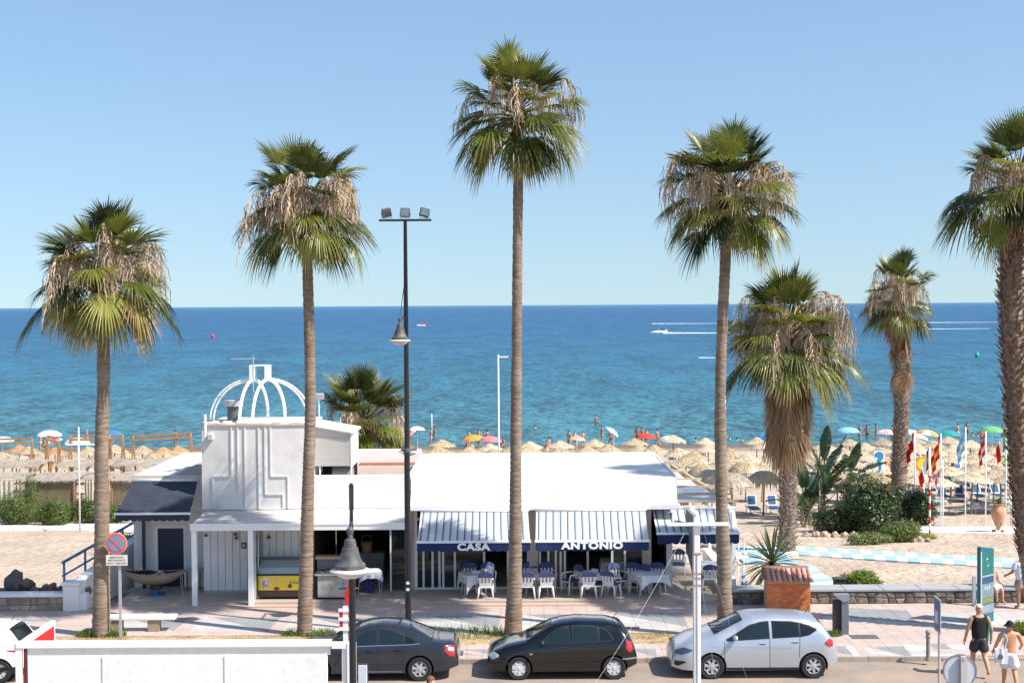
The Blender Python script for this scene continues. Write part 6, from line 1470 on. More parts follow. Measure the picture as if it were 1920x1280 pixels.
card('low menu stand on the leftmost terrace table', 892, 1074, 46.3, .28, .16, 0)
card('menu leaning on the askew chair', 1151, 1080, 46.05, .10, .30, .35)
card('menu stand in the middle table of the ANTONIO awning', 1115, 1070, 46.4, .22, .16, .1)
for k, (px_, lab) in enumerate([(1122, 'small dark vinegar cruet on the middle table'), (1009, 'small cruet on the table right of the tallest palm')]):
 c = (X(px_, 46.3), 46.3, .22 + .735); q = MB(); q.lathe([(0, 0), (.03, 0), (.03, .1), (.012, .14), (.012, .18), (0, .18)], 8, c); tagit(q.build('cruet', DARKIN, loc=c), lab, 'bottle')
q = MB(); c = (X(688, 46.95), 46.95, .22); q.box(c[0] - .16, c[0] + .16, 46.8, 47.1, .22, .62); tagit(q.build('bin', mat('blue_bin', (.01, .03, .15), .5), loc=c), 'dark blue bin under the table behind the near street lamp', 'bin')
BK = thing('wicker_basket', 'wicker basket on the back counter in the dark opening', 'basket', (X(684, 48.5), 48.5, 1.3))
q = MB(); q.lathe([(0, 1.3), (.16, 1.3), (.2, 1.62), (.18, 1.62), (.15, 1.33), (0, 1.33)], 12, (X(684, 48.5), 48.5, 0)); q.build('bowl', mat('wicker', (.30, .16, .08), .8, var=.3), BK)
q = MB(); q.tube([(X(684, 48.5) - .19, 48.5, 1.6), (X(684, 48.5) - .12, 48.5, 1.85), (X(684, 48.5) + .12, 48.5, 1.85), (X(684, 48.5) + .19, 48.5, 1.6)], .012, 5); q.build('handle', mat('wicker', (.30, .16, .08)), BK)
q = MB(); c = (X(690, 48.6), 48.6, .22); q.box(c[0] - 1.0, c[0] + .5, 48.3, 48.9, .22, 1.28); tagit(q.build('back_counter', mat('dim_grey_counter', (.16, .15, .14), .6), loc=c, bevel=.01), 'grey service counter inside the dark opening', 'counter')
# ------------------------------------------------ hoarding in the foreground
HY = 24.0
H = thing('hoarding', 'long white board hoarding across the bottom left of the picture', 'hoarding', (X(330, HY), HY, .12))
HZ = lambda py: AT(330, py, HY).z
HB = mat('hoarding_white', (.80, .79, .76), .8, var=.05, scale=1.5, dirt=(.50, .42, .34), dscale=3, damt=.5, dthr=.54, bump=.006, bscale=6)
HBW = mat('hoarding_rail', (.80, .76, .68), .8, var=.06, scale=6, dirt=(.45, .32, .22), dscale=7, damt=.7, dthr=.58)
zt0 = HZ(1201)
q = MB(); q.box(X(22, HY), X(616, HY), HY - .06, HY + .10, zt0 - .10, zt0); q.build('top_rail', HB, H, bevel=.008)
q = MB(); q.box(X(40, HY), X(614, HY), HY - .012, HY + .02, zt0 - .245, zt0 - .102); q.build('upper_board', HBW, H)
pps = [38, 190, 420, 614]
for i in range(3):
 q = MB(); q.box(X(pps[i], HY) + .05, X(pps[i + 1], HY) - .05, HY - .03, HY + .02, .3, zt0 - .25); q.build('panel', HB, H, bevel=.006)
for px_ in (30, 190, 420): 
 q = MB(); q.box(X(px_, HY) - (.08 if px_ == 30 else .05), X(px_, HY) + (.03 if px_ == 30 else .045), HY - .045, HY + .03, .12, zt0 - (.246 if px_ > 50 else .101)); q.build('post', HB, H, bevel=.006)
q = MB(); q.box(X(38.5, HY), X(43, HY), HY - .035, HY + .03, .12, zt0 - .11); q.build('batten', mat('dark_red_batten', (.10, .03, .025), .7), H)
zt1 = HZ(1206)
q = MB(); q.box(X(617, HY), X(645, HY), HY - .05, HY + .09, zt1 - .09, zt1); q.build('end_rail', HBW, H)
q = MB(); q.box(X(646, HY), X(662, HY), HY - .06, HY + .10, .12, zt1); q.build('end_post', HB, H, bevel=.006)
q = MB(); q.box(X(636, HY), X(644, HY), HY - .02, HY + .06, .12, zt1 - .091); q.build('inner_post', HBW, H)
q = MB(); q.box(X(-60, HY), X(21, HY), HY - .05, HY + .09, zt0 - .13, zt0 - .03); q.build('top_rail', HB, H)
xr_ = X(33, HY)
q = MB(); q.box(xr_ - .02, xr_ + .02, HY + .12, HY + 1.62, .3, zt0 - .08); q.build('return_panel', RED, H, label='short red-faced return panel with a white sloping edge')
q = MB(); q.box(xr_ - .05, xr_ + .03, HY + .11, HY + 1.66, zt0 - .079, zt0 + .0); q.box(xr_ - .03, xr_ + .025, HY + 1.625, HY + 1.66, .3, zt0 - .08); q.build('return_cap', HB, H)
bxx = X(644, 26); 
BR = thing('barrier_ladder', 'red and white marked ladder-like post standing behind the hoarding end', 'barrier', (bxx, 26, .12))
zz = lambda py: AT(645, py, 26).z
q = MB(); q.box(bxx - .05, bxx + .04, 25.95, 26.0, .12, zz(1135)); q.build('upright', WMETAL, BR)
for py_ in (1142, 1159, 1177):
 q = MB(); q.box(bxx - .13, bxx + .13, 25.93, 25.948, zz(py_) - .03, zz(py_) + .03); q.build('rung', WMETAL, BR)
for (pa, pb) in ((1143, 1158), (1161, 1176), (1180, 1190)):
 for s_ in (-1, 1):
  if pb == 1190 and s_ < 0: continue
  q = MB(); q.box(bxx + (.05 if s_ > 0 else -.115), bxx + (.115 if s_ > 0 else -.055), 25.951, 25.98, zz(pb), zz(pa)); q.build('red_block', RED, BR)
q = MB(); q.box(bxx - .02, bxx + .06, 26.01, 26.05, zz(1133), zz(1110)); q.build('red_block', RED, BR)
q = MB(); q.box(bxx + .065, bxx + .12, 26.01, 26.05, zz(1192), zz(1095)); q.build('pale_strip', mat('faded_pink_strip', (.55, .36, .30), .7), BR)
q = MB(); q.obox((bxx + .055, 26.03, zz(1101)), (.07, .045, .30), Matrix.Rotation(R(20), 3, 'Y')); q.build('red_block', RED, BR)
SN = thing('blank_sign', 'small pale rectangular sign with rounded corners beside the near lamp post', 'sign', (X(674, 23), 23, .12))
q = MB(); q.box(X(666, 23), X(683, 23), 22.98, 23.0, 2.9, AT(674, 1246, 23).z); q.build('plate', mat('pale_blue_plate', (.55, .60, .63), .4), SN, bevel=.008)
q = MB(); q.box(X(664.5, 23), X(684.5, 23), 23.001, 23.02, 2.88, AT(674, 1244, 23).z); q.build('sign_frame', DKGREY, SN)
q = MB(); q.tube([(X(676, 23), 23.04, .12), (X(676, 23), 23.04, 3.5)], .03, 8); q.build('post', GREYM, SN)
# ------------------------------------------------ white mast with cross arm, wires
WY = 30.0; wx = X(1305, WY)
WM = thing('white_mast', 'old white painted mast with cross arm and short slanted tube in front of the pergola', 'mast', (wx, WY, .12))
AGEW = mat('flaking_white_paint', (.78, .76, .73), .7, var=.06, scale=5, dirt=(.36, .22, .14), dscale=5, damt=.7, dthr=.6)
ztop = AT(1305, 966, WY).z; zmid = AT(1305, 1040, WY).z
q = MB(); q.box(wx - .075, wx + .075, WY - .075, WY + .075, -.2, zmid); q.build('lower_post', AGEW, WM, bevel=.015)
q = MB(); q.box(wx - .065, wx + .065, WY - .065, WY + .065, zmid + .001, ztop); q.build('upper_post', AGEW, WM, bevel=.015)
za = AT(1305, 981, WY).z
q = MB(); q.box(X(1248, WY), X(1363, WY), WY - .14, WY - .067, za - .035, za + .035); q.build('cross_arm', AGEW, WM, bevel=.008)
q = MB(); q.tube([(wx + .0, WY - .02, ztop + .02), (wx - .17, WY - .05, ztop + .16)], [.06, .055], 10); q.build('slanted_tube', AGEW, WM, smooth='auto')
q = MB(); q.box(wx - .28, wx - .12, WY - .09, WY + .0, ztop + .14, ztop + .19); q.build('tube_cap', GREYM, WM)
for py_ in (1036, 1073, 1082, 1095):
 zc = AT(1305, py_, WY).z; q = MB(); q.box(wx - .085, wx + .085, WY - .085, WY + .085, zc - .018, zc + .018); q.build('band', mat('rust_band', (.45, .27, .18), .8, var=.3, scale=12), WM)
q = MB(); q.tube([(wx + .08, WY, AT(1305, 1030, WY).z), (wx + .15, WY - .02, AT(1305, 1030, WY).z)], .03, 6); q.build('insulator', mat('porcelain', (.6, .5, .42), .3), WM)
q = MB(); q.tube([(wx - .0, WY - .082, z_) for z_ in (0.2, 2.0, 4.4)], .010, 5); q.build('conduit', GREYM, WM)
WIRE = mat('grey_wire', (.36, .37, .38), .4)
def wire(label, a, b_, sag=.08, r=.0022):
 a = Vector(a); b_ = Vector(b_); pts = [a.lerp(b_, i / 14) - Vector((0, 0, sag * 4 * (i / 14) * (1 - i / 14))) for i in range(15)]
 q = MB(); q.tube(pts, r, 4); tagit(q.build('wire', WIRE, loc=a), label, 'wire')
wire('thin stay wire from the left tip of the cross arm up to the slanted tube', (X(1250, WY), WY - .1, za + .03), (wx - .15, WY - .05, ztop + .12), .0)
wire('thin wire running down right from the mast across the palm trunk to the silver car', (wx + .08, WY - .05, ztop - .05), AT(1405, 1285, 27), .15)
wire('thin wire running down left from the cross arm across the rear of the black hatchback', AT(1283, 1000, WY - .1), AT(1113, 1285, 27), .1)
wire('short wire hanging from the mast beside the bonnet of the silver car', AT(1313, 1075, WY), AT(1345, 1290, 28), .05)
# ------------------------------------------------ right side: stone wall, pillar, post, signs, bollard
SW = thing('stone_wall', 'long low stone wall with grey cap between promenade and beach', 'wall', (11, 45.1, 0))
W0, W1, WYc = X(1372, 45.1), 18.6, 45.12
DST = mat('dark_rubble_stone', (.17, .145, .12), .95, var=.55, scale=5, bump=.02, bscale=14, objvar=.45)
stone_wall(SW, W0, W1, WYc, .12, .50, RNG, DST, .30)
q = MB(); q.box(W0, W1, WYc + .005, WYc + .5, -.05, .52); q.build('wall_core', mat('grey_mortar', (.13, .12, .105), .95, var=.2), SW)
xx = W0
while xx < W1 - .1:
 q = MB(); q.box(xx + .004, min(W1, xx + 1.2) - .004, WYc - .07, WYc + .72, .521, .60); q.build('cap_slab', STONEC, SW, bevel=.012); xx += 1.2
P0, P1 = X(1439, 44.0), X(1519, 44.0); pY = 43.95
BP = thing('brick_pillar', 'orange brick electricity pillar with small clay tile roof', 'brick kiosk', ((P0 + P1) / 2, pY, .12))
q = MB(); q.box(P0 + .01, P1 - .01, pY + .01, pY + .79, .1, 1.06); q.build('mortar_core', mat('orange_mortar', (.66, .38, .22), .95, var=.12), BP)
bq = MB(); bq.box(.004, .126 , 0, .02, .0, .052); 
BRK = [mat('brick_orange', (.62, .17, .05), .85, var=.15, scale=14, objvar=.12), mat('brick_pale_orange', (.68, .24, .09), .85, var=.15, scale=14, objvar=.12)]
nb = 10; bw = (P1 - P0) / nb; bh = .062
bq = MB(); bq.box(.006, bw - .006, -.008, .012, .005, bh - .006); bme = [bq.mesh('brick', m_) for m_ in BRK]
bq = MB(); bq.box(.006, bw / 2 - .006, -.008, .012, .005, bh - .006); bmh = [bq.mesh('brick', m_) for m_ in BRK]
rows = int(.92 / bh)
for r_ in range(rows):
 off = (r_ % 2) * bw / 2; k = 0
 if off: mesh_part(bmh[0], 'brick', BP, (P0 - (P0 + P1) / 2, 0, .02 + r_ * bh)); mesh_part(bmh[1], 'brick', BP, (P1 - bw / 2 - (P0 + P1) / 2, 0, .02 + r_ * bh))
 for i in range(nb - (1 if off else 0)):
  mesh_part(bme[1 if RNG.random() < .35 else 0], 'brick', BP, (P0 + off + i * bw - (P0 + P1) / 2, RNG.uniform(-.002, .002), .02 + r_ * bh))
q = MB(); q.box(P0 - .08, P1 + .08, pY - .10, pY + .9, 1.061, 1.12); q.build('cornice', mat('cornice_grey', (.45, .38, .33), .9), BP, bevel=.01)
q = MB(); q.extr([(pY - .08, 1.121), (pY + .88, 1.121), (pY + .88, 1.41), (pY + .4, 1.44)], 'x', P0 - .05, P1 + .05); q.build('roof_core', mat('clay_core', (.30, .14, .09), .9), BP)
RT = [mat('clay_tile_%s' % s_, c_, .9, var=.2, scale=10, objvar=.15) for s_, c_ in (('rose', (.50, .24, .17)), ('pale', (.58, .34, .25)))]
nt_ = 9; tw = (P1 - P0 + .14) / nt_
q = MB(); n = 7; V = []
for j in range(2):
 for i in range(n + 1):
  a = math.pi * i / n; rr = tw * (.40 + .06 * j); V.append((rr * math.cos(a), -.155 * (j * 2 - 1) * 1.0, rr * math.sin(a)))
for j in range(2):
 for i in range(n + 1):
  a = math.pi * i / n; rr = tw * (.40 + .06 * j) - .014; V.append((rr * math.cos(a), -.155 * (j * 2 - 1), rr * math.sin(a)))
m_ = n + 1
F = [(i, i + 1, m_ + i + 1, m_ + i) for i in range(n)] + [(2 * m_ + i + 1, 2 * m_ + i, 3 * m_ + i, 3 * m_ + i + 1) for i in range(n)] + [(m_ + i, m_ + i + 1, 3 * m_ + i + 1, 3 * m_ + i) for i in range(n)] + [(i + 1, i, 2 * m_ + i, 2 * m_ + i + 1) for i in range(n)]
q.add(V, F); tme = [q.mesh('roof_tile', m2, smooth='auto') for m2 in RT]
sl_ = math.atan2(.32, .48)
for i in range(nt_):
 for j in range(2):
  u = j * .27
  mesh_part(tme[(i + j + RNG.randrange(2)) % 2], 'roof_tile', BP, (P0 - .07 + tw * (i + .5) - (P0 + P1) / 2, -.06 + u * math.cos(sl_) , 1.035 + u * math.sin(sl_) + .012 * j), (sl_, 0, RNG.uniform(-.03, .03)))
c = G(1578, 1188)
TPo = thing('signpost_column', 'dark grey steel column with notched wider head in front of the stone wall', 'post', (c.x, c.y, .12))
zt_ = AT(1578, 1113, c.y).z
q = MB(); q.box(c.x - .02, c.x + .19, c.y - .09, c.y + .09, .12, zt_ - .10); q.build('column', mat('slate_steel', (.15, .17, .19), .5, .2, var=.1), TPo, bevel=.008)
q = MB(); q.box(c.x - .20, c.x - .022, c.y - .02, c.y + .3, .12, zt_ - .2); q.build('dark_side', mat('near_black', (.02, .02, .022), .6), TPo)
q = MB(); q.extr([(c.x - .22, zt_), (c.x + .2, zt_), (c.x + .2, zt_ - .16), (c.x + .05, zt_ - .22), (c.x - .04, zt_ - .17), (c.x - .22, zt_ - .03)], 'y', c.y - .12, c.y + .14); q.build('head', mat('slate_steel2', (.24, .26, .29), .5, .2, var=.1), TPo)
c = G(1848, 1166)
IT = thing('information_totem', 'tall teal information board with tourist texts, seen at an angle behind the man in black', 'sign', (c.x, c.y, .12))
ztp = AT(1845, 1022, c.y).z
Rz = Matrix.Rotation(R(40), 3, 'Z')
TEAL = mat('teal_board', (.012, .14, .18), .45, var=.06); TEALD = mat('teal_dark', (.01, .15, .14), .45, var=.06)
def tb(x0, x1, y0, y1, z0, z1, m_, nm_, extra=None):
 q = MB(); q.box(x0, x1, y0, y1, z0, z1)
 if extra: q.v = [extra(v) for v in q.v]
 q.v = [tuple(Rz @ Vector((v[0], v[1], 0)) + Vector((c.x, c.y, v[2] + .12))) for v in q.v]; return q.build(nm_, m_, IT)
hT = ztp - .12
slant = lambda v: (v[0], v[1], v[2] - (.12 * (v[0] + .36) / .72 if v[2] > hT - .3 else 0))
tb(-.36, .36, -.05, .05, 0, hT, TEAL, 'board', slant)
tb(-.37, .37, .051, .065, 0, hT, mat('board_edge', (.20, .55, .68), .4), 'board_back', slant)
tb(-.34, .34, -.056, -.051, hT - .85, hT - .2, TEALD, 'header_panel', None)
tb(-.36, -.30, -.060, -.0505, hT - 1.75, hT - .15, mat('pale_strip2', (.38, .46, .46), .5), 'edge_strip')
tb(-.34, .34, -.057, -.051, hT - .93, hT - .88, GREYM, 'white_line')
tb(-.34, .34, -.057, -.051, hT - 1.12, hT - .94, mat('blue_strip', (.015, .09, .18), .5), 'title_strip')
tb(-.34, .34, -.057, -.051, hT - 1.55, hT - 1.13, mat('map_pale', (.16, .24, .26), .5, var=.3, scale=9), 'map_panel')
tb(-.34, .34, -.057, -.051, hT - 1.72, hT - 1.56, mat('map_yellow', (.18, .21, .08), .5, var=.2), 'map_sand')
tb(-.36, .36, -.062, -.051, hT - 2.02, hT - 1.76, mat('pale_lilac', (.20, .27, .33), .5), 'notice')
for k in range(3): tb(-.28, .12 - .06 * k, -.064, -.0625, hT - 1.84 - k * .055, hT - 1.815 - k * .055, mat('faint_print', (.35, .42, .5), .5), 'printed_line')
for k in range(3): tb(-.15 + .12 * k, -.07 + .12 * k, -.0585, -.0575, hT - 1.32, hT - 1.2, mat('faint_print', (.35, .42, .5), .5), 'printed_icon')
q = MB(); 
pts = [(.02 * math.sin(k * 1.3), hT - .62 + k * .05) for k in range(6)]
q.tube([(a * 3, -.058, z) for a, z in pts], .012, 4); q.v = [tuple(Rz @ Vector((v[0], v[1], 0)) + Vector((c.x, c.y, v[2] + .12))) for v in q.v]; q.build('emblem', mat('pale_emblem', (.45, .62, .60), .5), IT)
q = MB(); cc = G(1826, 1135); q.box(cc.x - .04, cc.x + .06, 44.7, 44.8, .12, 1.05); tagit(q.build('steel_post', GREYM, loc=(cc.x, 44.75, .12)), 'small grey steel post left of the teal information board', 'post')
c = G(1762, 1287, 0); sY_ = 33.2; sx_ = X(1762, sY_)
PS = thing('parking_sign', 'narrow rectangular parking sign seen nearly edge on by the crossing', 'road sign', (sx_, sY_, 0))
q = MB(); q.tube([(sx_, sY_, 0), (sx_, sY_, AT(1758, 1125, sY_).z)], .03, 8); q.build('post', mat('pinkish_post', (.50, .43, .40), .5), PS)
zt_, zb_ = AT(1758, 1120, sY_).z, AT(1758, 1184, sY_).z
Rz2 = Matrix.Rotation(R(-92), 3, 'Z')
for (x0, x1, y0, y1, za_, zb2, m_, nm_) in ((-.28, .28, -.05, -.03, zb_, zt_, mat('sign_grey_blue', (.42, .46, .52), .5, var=.1), 'plate'), (-.24, .24, -.058, -.051, zb_ + .06, zt_ - .05, mat('sign_blue_dull', (.12, .17, .28), .5, var=.4, scale=8), 'face'), (-.15, .12, -.064, -.0585, zb_ + .2, zt_ - .3, mat('sign_face_pale', (.6, .58, .6), .5), 'panel')):
 q = MB(); q.box(x0, x1, y0, y1, za_, zb2); q.v = [tuple(Rz2 @ Vector((v[0], v[1], 0)) + Vector((sx_, sY_, v[2]))) for v in q.v]; q.build(nm_, m_, PS)
sY_ = 28.0; cs = AT(1800, 1257, sY_)
RS = thing('round_sign', 'back of a round traffic sign with a wide grey post at the bottom right', 'road sign', (cs.x, sY_, .12))
q = MB(); q.lathe([(0, 0), (.325, 0), (.325, .02), (0, .02)], 36, (cs.x, sY_, cs.z), axis='y'); q.build('disc', mat('sign_back_grey', (.52, .56, .60), .5, .2, var=.06), RS, smooth='auto')
q = MB(); q.lathe([(.315, -.015), (.335, -.015), (.335, .03), (.315, .03), (.315, -.015)], 36, (cs.x, sY_, cs.z), axis='y'); q.build('rim', mat('sign_rim', (.2, .21, .22), .5), RS, smooth='auto')
q = MB(); q.box(cs.x - .01, cs.x + .11, sY_ - .10, sY_ - .02, .12, cs.z + .31); q.build('post', mat('zinc_post', (.50, .47, .46), .5, .1, var=.08), RS)
q = MB(); q.box(cs.x + .02, cs.x + .06, sY_ - .108, sY_ - .101, cs.z + .22, cs.z + .28); q.build('bracket', mat('rust_band', (.45, .27, .18)), RS)
c = G(1740, 1237)
BO = thing('bollard', 'single grey bollard with ball head at the kerb of the crossing', 'bollard', (c.x, c.y, .12))
q = MB(); q.lathe([(0, .12), (.075, .12), (.075, .17), (.055, .18), (.05, .72), (.07, .74), (.07, .78), (.04, .80)], 14, (c.x, c.y, 0)); q.build('shaft', mat('bollard_grey', (.22, .22, .22), .6, var=.15), BO, smooth='auto')
q = MB(); q.lathe([(.03, .80), (.065, .84), (.07, .88), (.05, .93), (0, .945)], 14, (c.x, c.y, 0)); q.build('ball', mat('bollard_grey', (.22, .22, .22)), BO, smooth=True)
q = MB(); c = (X(1570, 46.5), 46.5, .0); q.box(c[0] - .13, c[0] + .25, 46.4, 46.6, .2, .62); q.box(c[0] - .16, c[0] + .28, 46.37, 46.63, .621, .70); tagit(q.build('litter_bin', mat('dark_green_bin', (.03, .05, .045), .5), loc=c, bevel=.02), 'dark litter bin half hidden left of the bright bush behind the wall', 'bin')
SB = thing('painted_board', 'white shop board with blue painted waves leaning at the pergola corner', 'board', (X(1396, 46), 46, 0))
q = MB(); q.extr([(X(1388, 46), 0), (X(1404, 46), 0), (X(1403, 46), .55), (X(1397, 46), 1.0), (X(1388, 46), 1.05)], 'y', 45.98, 46.04); q.build('panel', WHITE, SB)
q = MB(); q.tube([(X(1390 + 1.6 * k, 46), 45.97, .6 + .1 * math.sin(k * 1.5)) for k in range(6)], .02, 4); q.tube([(X(1390 + 1.6 * k, 46), 45.97, .85 + .06 * math.sin(k * 2)) for k in range(5)], .015, 4); q.build('painted_wave', mat('paint_blue', (.05, .22, .45), .6), SB)
# ================================================================ BEACH
STRAW = [leafmat('straw_%s' % n_, a_, b_, t_, .12, .8) for n_, a_, b_, t_ in (
 ('cream', (.54, .43, .28), (.68, .57, .40), (.46, .35, .22)), ('golden', (.50, .39, .23), (.60, .48, .30), (.42, .31, .19)), ('grey', (.42, .34, .25), (.52, .44, .33), (.32, .25, .17)), ('orange', (.52, .29, .13), (.58, .36, .18), (.42, .22, .10)))]
def canopy_mesh(mt, seed, r=1.0, h=.52, dome=.0, fringe=.16, n=40):
 rg = random.Random(seed); q = MB(); rings = 7; V = []; A = []
 for j in range(rings + 1):
  t = j / rings
  for i in range(n):
   a = 2 * math.pi * i / n; jit = rg.uniform(-.02, .02)
   rr = r * t ** (1 - .25 * dome) + jit * t; z = h * (1 - t ** (1 + .9 * dome)) + .03 * math.sin(t * 9) * (1 - t) + rg.uniform(-.015, .015)
   V.append((rr * math.cos(a), rr * math.sin(a), z)); A.append(rg.uniform(0, .9))
 F = [(j * n + i, (j + 1) * n + i, (j + 1) * n + (i + 1) % n, j * n + (i + 1) % n) for j in range(rings) for i in range(n)]
 q.add(V, F, 0, A)
 for i in range(n * 3):   # hanging fringe and loose straws on top
  a = rg.uniform(0, 6.2832); w = rg.uniform(.02, .04); L_ = rg.uniform(.5, 1.1) * fringe
  ca, sa = math.cos(a), math.sin(a); r0 = r * .97
  q.add([(r0 * ca - w * sa, r0 * sa + w * ca, .03), (r0 * ca + w * sa, r0 * sa - w * ca, .03), ((r + .04) * ca, (r + .04) * sa, -L_)], [(0, 1, 2)], 0, [rg.random()] * 3)
 for i in range(n * 4):
  a = rg.uniform(0, 6.2832); t = rg.uniform(.05, .85); w = rg.uniform(.012, .03); t2 = min(1.0, t + rg.uniform(.12, .3)); da = rg.uniform(-.06, .06)
  def P(t_, aa, up): return Vector((r * t_ ** (1 - .25 * dome) * math.cos(aa), r * t_ ** (1 - .25 * dome) * math.sin(aa), h * (1 - t_ ** (1 + .9 * dome)) + up))
  s_ = Vector((-math.sin(a), math.cos(a), 0)) * w; p0 = P(t, a, .03); p1 = P(t2, a + da, .035)
  q.add([p0 - s_, p0 + s_, p1 + s_ * .6, p1 - s_ * .6], [(0, 1, 2, 3)], 0, [rg.random()] * 4)
 b0 = len(q.v); q.v += [(r * .95 * math.cos(2 * math.pi * i / n), r * .95 * math.sin(2 * math.pi * i / n), .0) for i in range(n)] + [(0, 0, h - .1)]; q.a += [.5] * (n + 1)
 for i in range(n): q.f.append((b0 + (i + 1) % n, b0 + i, b0 + n)); q.m.append(0)
 return q.mesh('canopy', mt, attr=True)
POLEM = mat('umbrella_pole', (.30, .20, .12), .8, var=.2)
def make_umbrella(kind, variant):
 T = thing('straw_umbrella', 'x', 'beach umbrella', (0, 0, 0), 'straw umbrellas on the beach')
 kw = dict(r=1.0, h=.50, dome=0, fringe=.12)
 if kind == 'shaggy': kw = dict(r=1.0, h=.62, dome=1.0, fringe=.42)
 if kind == 'big': kw = dict(r=1.0, h=.46, dome=.15, fringe=.10)
 mesh_part(canopy_mesh(STRAW[variant], 90 + variant * 7 + len(kind), **kw), 'canopy', T, (0, 0, 1.85))
 q = MB(); q.tube([(0, 0, -.3), (0, 0, 2.3)], .045, 7); mesh_part(q.mesh('pole', POLEM, smooth=True), 'pole', T)
 return T
PROTO = {}
def umbrella(px_, py_, kind, variant, r, label):
 h = 2.35
 p = GT(px_, py_, h); loc = (p.x, p.y, zs(p.y))
 key = (kind, variant)
 if key not in PROTO:
  PROTO[key] = make_umbrella(kind, variant); o = PROTO[key]; o.location = loc; o['label'] = label; o.scale = (r, r, 1); o.rotation_euler = (0, 0, RNG.uniform(0, 6))
  return o
 r *= RNG.uniform(.9, 1.1); o = copy_tree(PROTO[key], loc=loc, label=label, scale=(r, r * RNG.uniform(.95, 1.05), RNG.uniform(.93, 1.05)))
 o.rotation_euler = (RNG.uniform(-.06, .06), RNG.uniform(-.06, .06), RNG.uniform(0, 6)); return o
U = []
back = [(1418, 821), (1434, 828), (1594, 820), (1622, 828), (1778, 815), (1748, 827), (1820, 826), (1322, 819), (1262, 815)]
U += [(a, b_, 'cone', 0, 1.05) for a, b_ in back]
U += [(1654, 820, 'cone', 2, 1.05), (1718, 821, 'cone', 2, 1.05)]
U += [(a, b_, 'cone', 0, 1.05) for a, b_ in [(1654, 836), (1579, 836), (1619, 847), (1718, 835), (1787, 833), (1858, 835), (1760, 843), (1690, 838), (1835, 842), (1893, 838), (1560, 845), (1545, 830)]]
U += [(a, b_, 'cone', 0, 1.05) for a, b_ in [(1591, 855), (1653, 856), (1700, 854), (1742, 853), (1784, 852), (1826, 852), (1868, 853), (1908, 854)]]
U += [(a, b_, 'big', 0, 1.08) for a, b_ in [(1612, 870), (1657, 870), (1702, 871), (1745, 868), (1782, 872), (1832, 868), (1876, 870), (1915, 873), (1570, 868)]]
U += [(a, b_, 'big', v, 1.05) for a, b_, v in [(1582, 886, 0), (1721, 886, 0), (1764, 889, 0), (1820, 885, 0), (1862, 880, 0), (1900, 884, 0), (1640, 883, 1)]]
U += [(a, b_, 'cone', 1, 1.05) for a, b_ in [(1190, 819), (1199, 830), (1113, 823), (1101, 835), (823, 836), (829, 823)]]
U += [(a, b_, 'cone', v, 1.0) for a, b_, v in [(920, 827, 0), (925, 836, 1), (994, 824, 0), (990, 835, 1), (1051, 824, 0), (1050, 839, 1), (1229, 833, 1), (1213, 841, 1), (1139, 832, 1), (960, 836, 1), (880, 838, 1)]]
U += [(a, b_, 'cone', v, 1.05) for a, b_, v in [(1275, 837, 0), (1301, 845, 1), (1330, 833, 0), (1370, 843, 1), (1314, 856, 0), (1345, 858, 0), (1389, 858, 0), (1285, 852, 1), (1400, 845, 0)]]
U += [(1317, 873, 'shaggy', 1, 1.0), (1370, 858, 'cone', 1, 1.0), (1398, 868, 'shaggy', 1, 1.05), (1334, 884, 'shaggy', 2, 1.15), (1431, 887, 'shaggy', 1, 1.15), (1428, 868, 'cone', 0, 1.0), (1372, 892, 'shaggy', 2, 1.05)]
U += [(a, b_, 'cone', v, 1.0) for a, b_, v in [(36, 833, 3), (54, 838, 1), (104, 835, 3), (167, 838, 1), (213, 836, 1), (266, 837, 1), (305, 839, 3), (336, 836, 3), (8, 843, 2), (74, 846, 2), (135, 846, 2), (240, 846, 1), (190, 846, 2), (288, 848, 1), (352, 847, 2), (20, 852, 2), (118, 856, 2), (60, 858, 2), (160, 860, 2), (228, 858, 2), (300, 858, 1), (345, 858, 2), (30, 862, 2), (0, 856, 1), (90, 864, 1), (262, 864, 2), (322, 868, 2)]]
rowsU = {}
for u in U: rowsU.setdefault((round(u[1] / 9), 0 if u[0] < 700 else 1 if u[0] < 1240 else 2 if u[0] < 1460 else 3), []).append(u)
ORD = ['leftmost'] + [w_ + ' from left' for w_ in 'second third fourth fifth sixth seventh eighth ninth tenth eleventh twelfth'.split()]
AREA = ['beyond the cabanas', 'beyond the roof', 'beyond the pergola', 'behind the flags']
seen_rows = {}
for (rk, ar) in sorted(rowsU):
 seen_rows.setdefault(ar, []).append(rk)
CN = {0: 'cream', 1: 'golden', 2: 'greyish', 3: 'orange-brown'}; KN = {'cone': 'pointed', 'shaggy': 'shaggy domed', 'big': 'broad'}
RN = ['first row from the sea', 'second row', 'third row', 'fourth row', 'fifth row', 'sixth row', 'seventh row', 'eighth row', 'ninth row', 'tenth row']
for (rk, ar), L_ in sorted(rowsU.items()):
 L_.sort(); ri = seen_rows[ar].index(rk)
 for i, (a, b_, kind, v, r) in enumerate(L_):
  lab = '%s straw umbrella %s, %s, %s' % (CN[v], AREA[ar], RN[min(ri, 9)], ORD[min(i, 11)])
  umbrella(a, b_, kind, v, r, lab)
PC = {}
def cmat(n_, c_):
 return mat('parasol_' + n_, c_, .8, var=.03, trans=.35)
COLS = {'white': (.80, .80, .80), 'red': (.75, .07, .04), 'orange': (.80, .40, .07), 'pink': (.75, .25, .30), 'palepink': (.80, .48, .40), 'blue': (.05, .25, .60), 'lightblue': (.30, .62, .78), 'green': (.18, .55, .22), 'teal': (.02, .38, .34), 'stripe': (.35, .62, .75)}
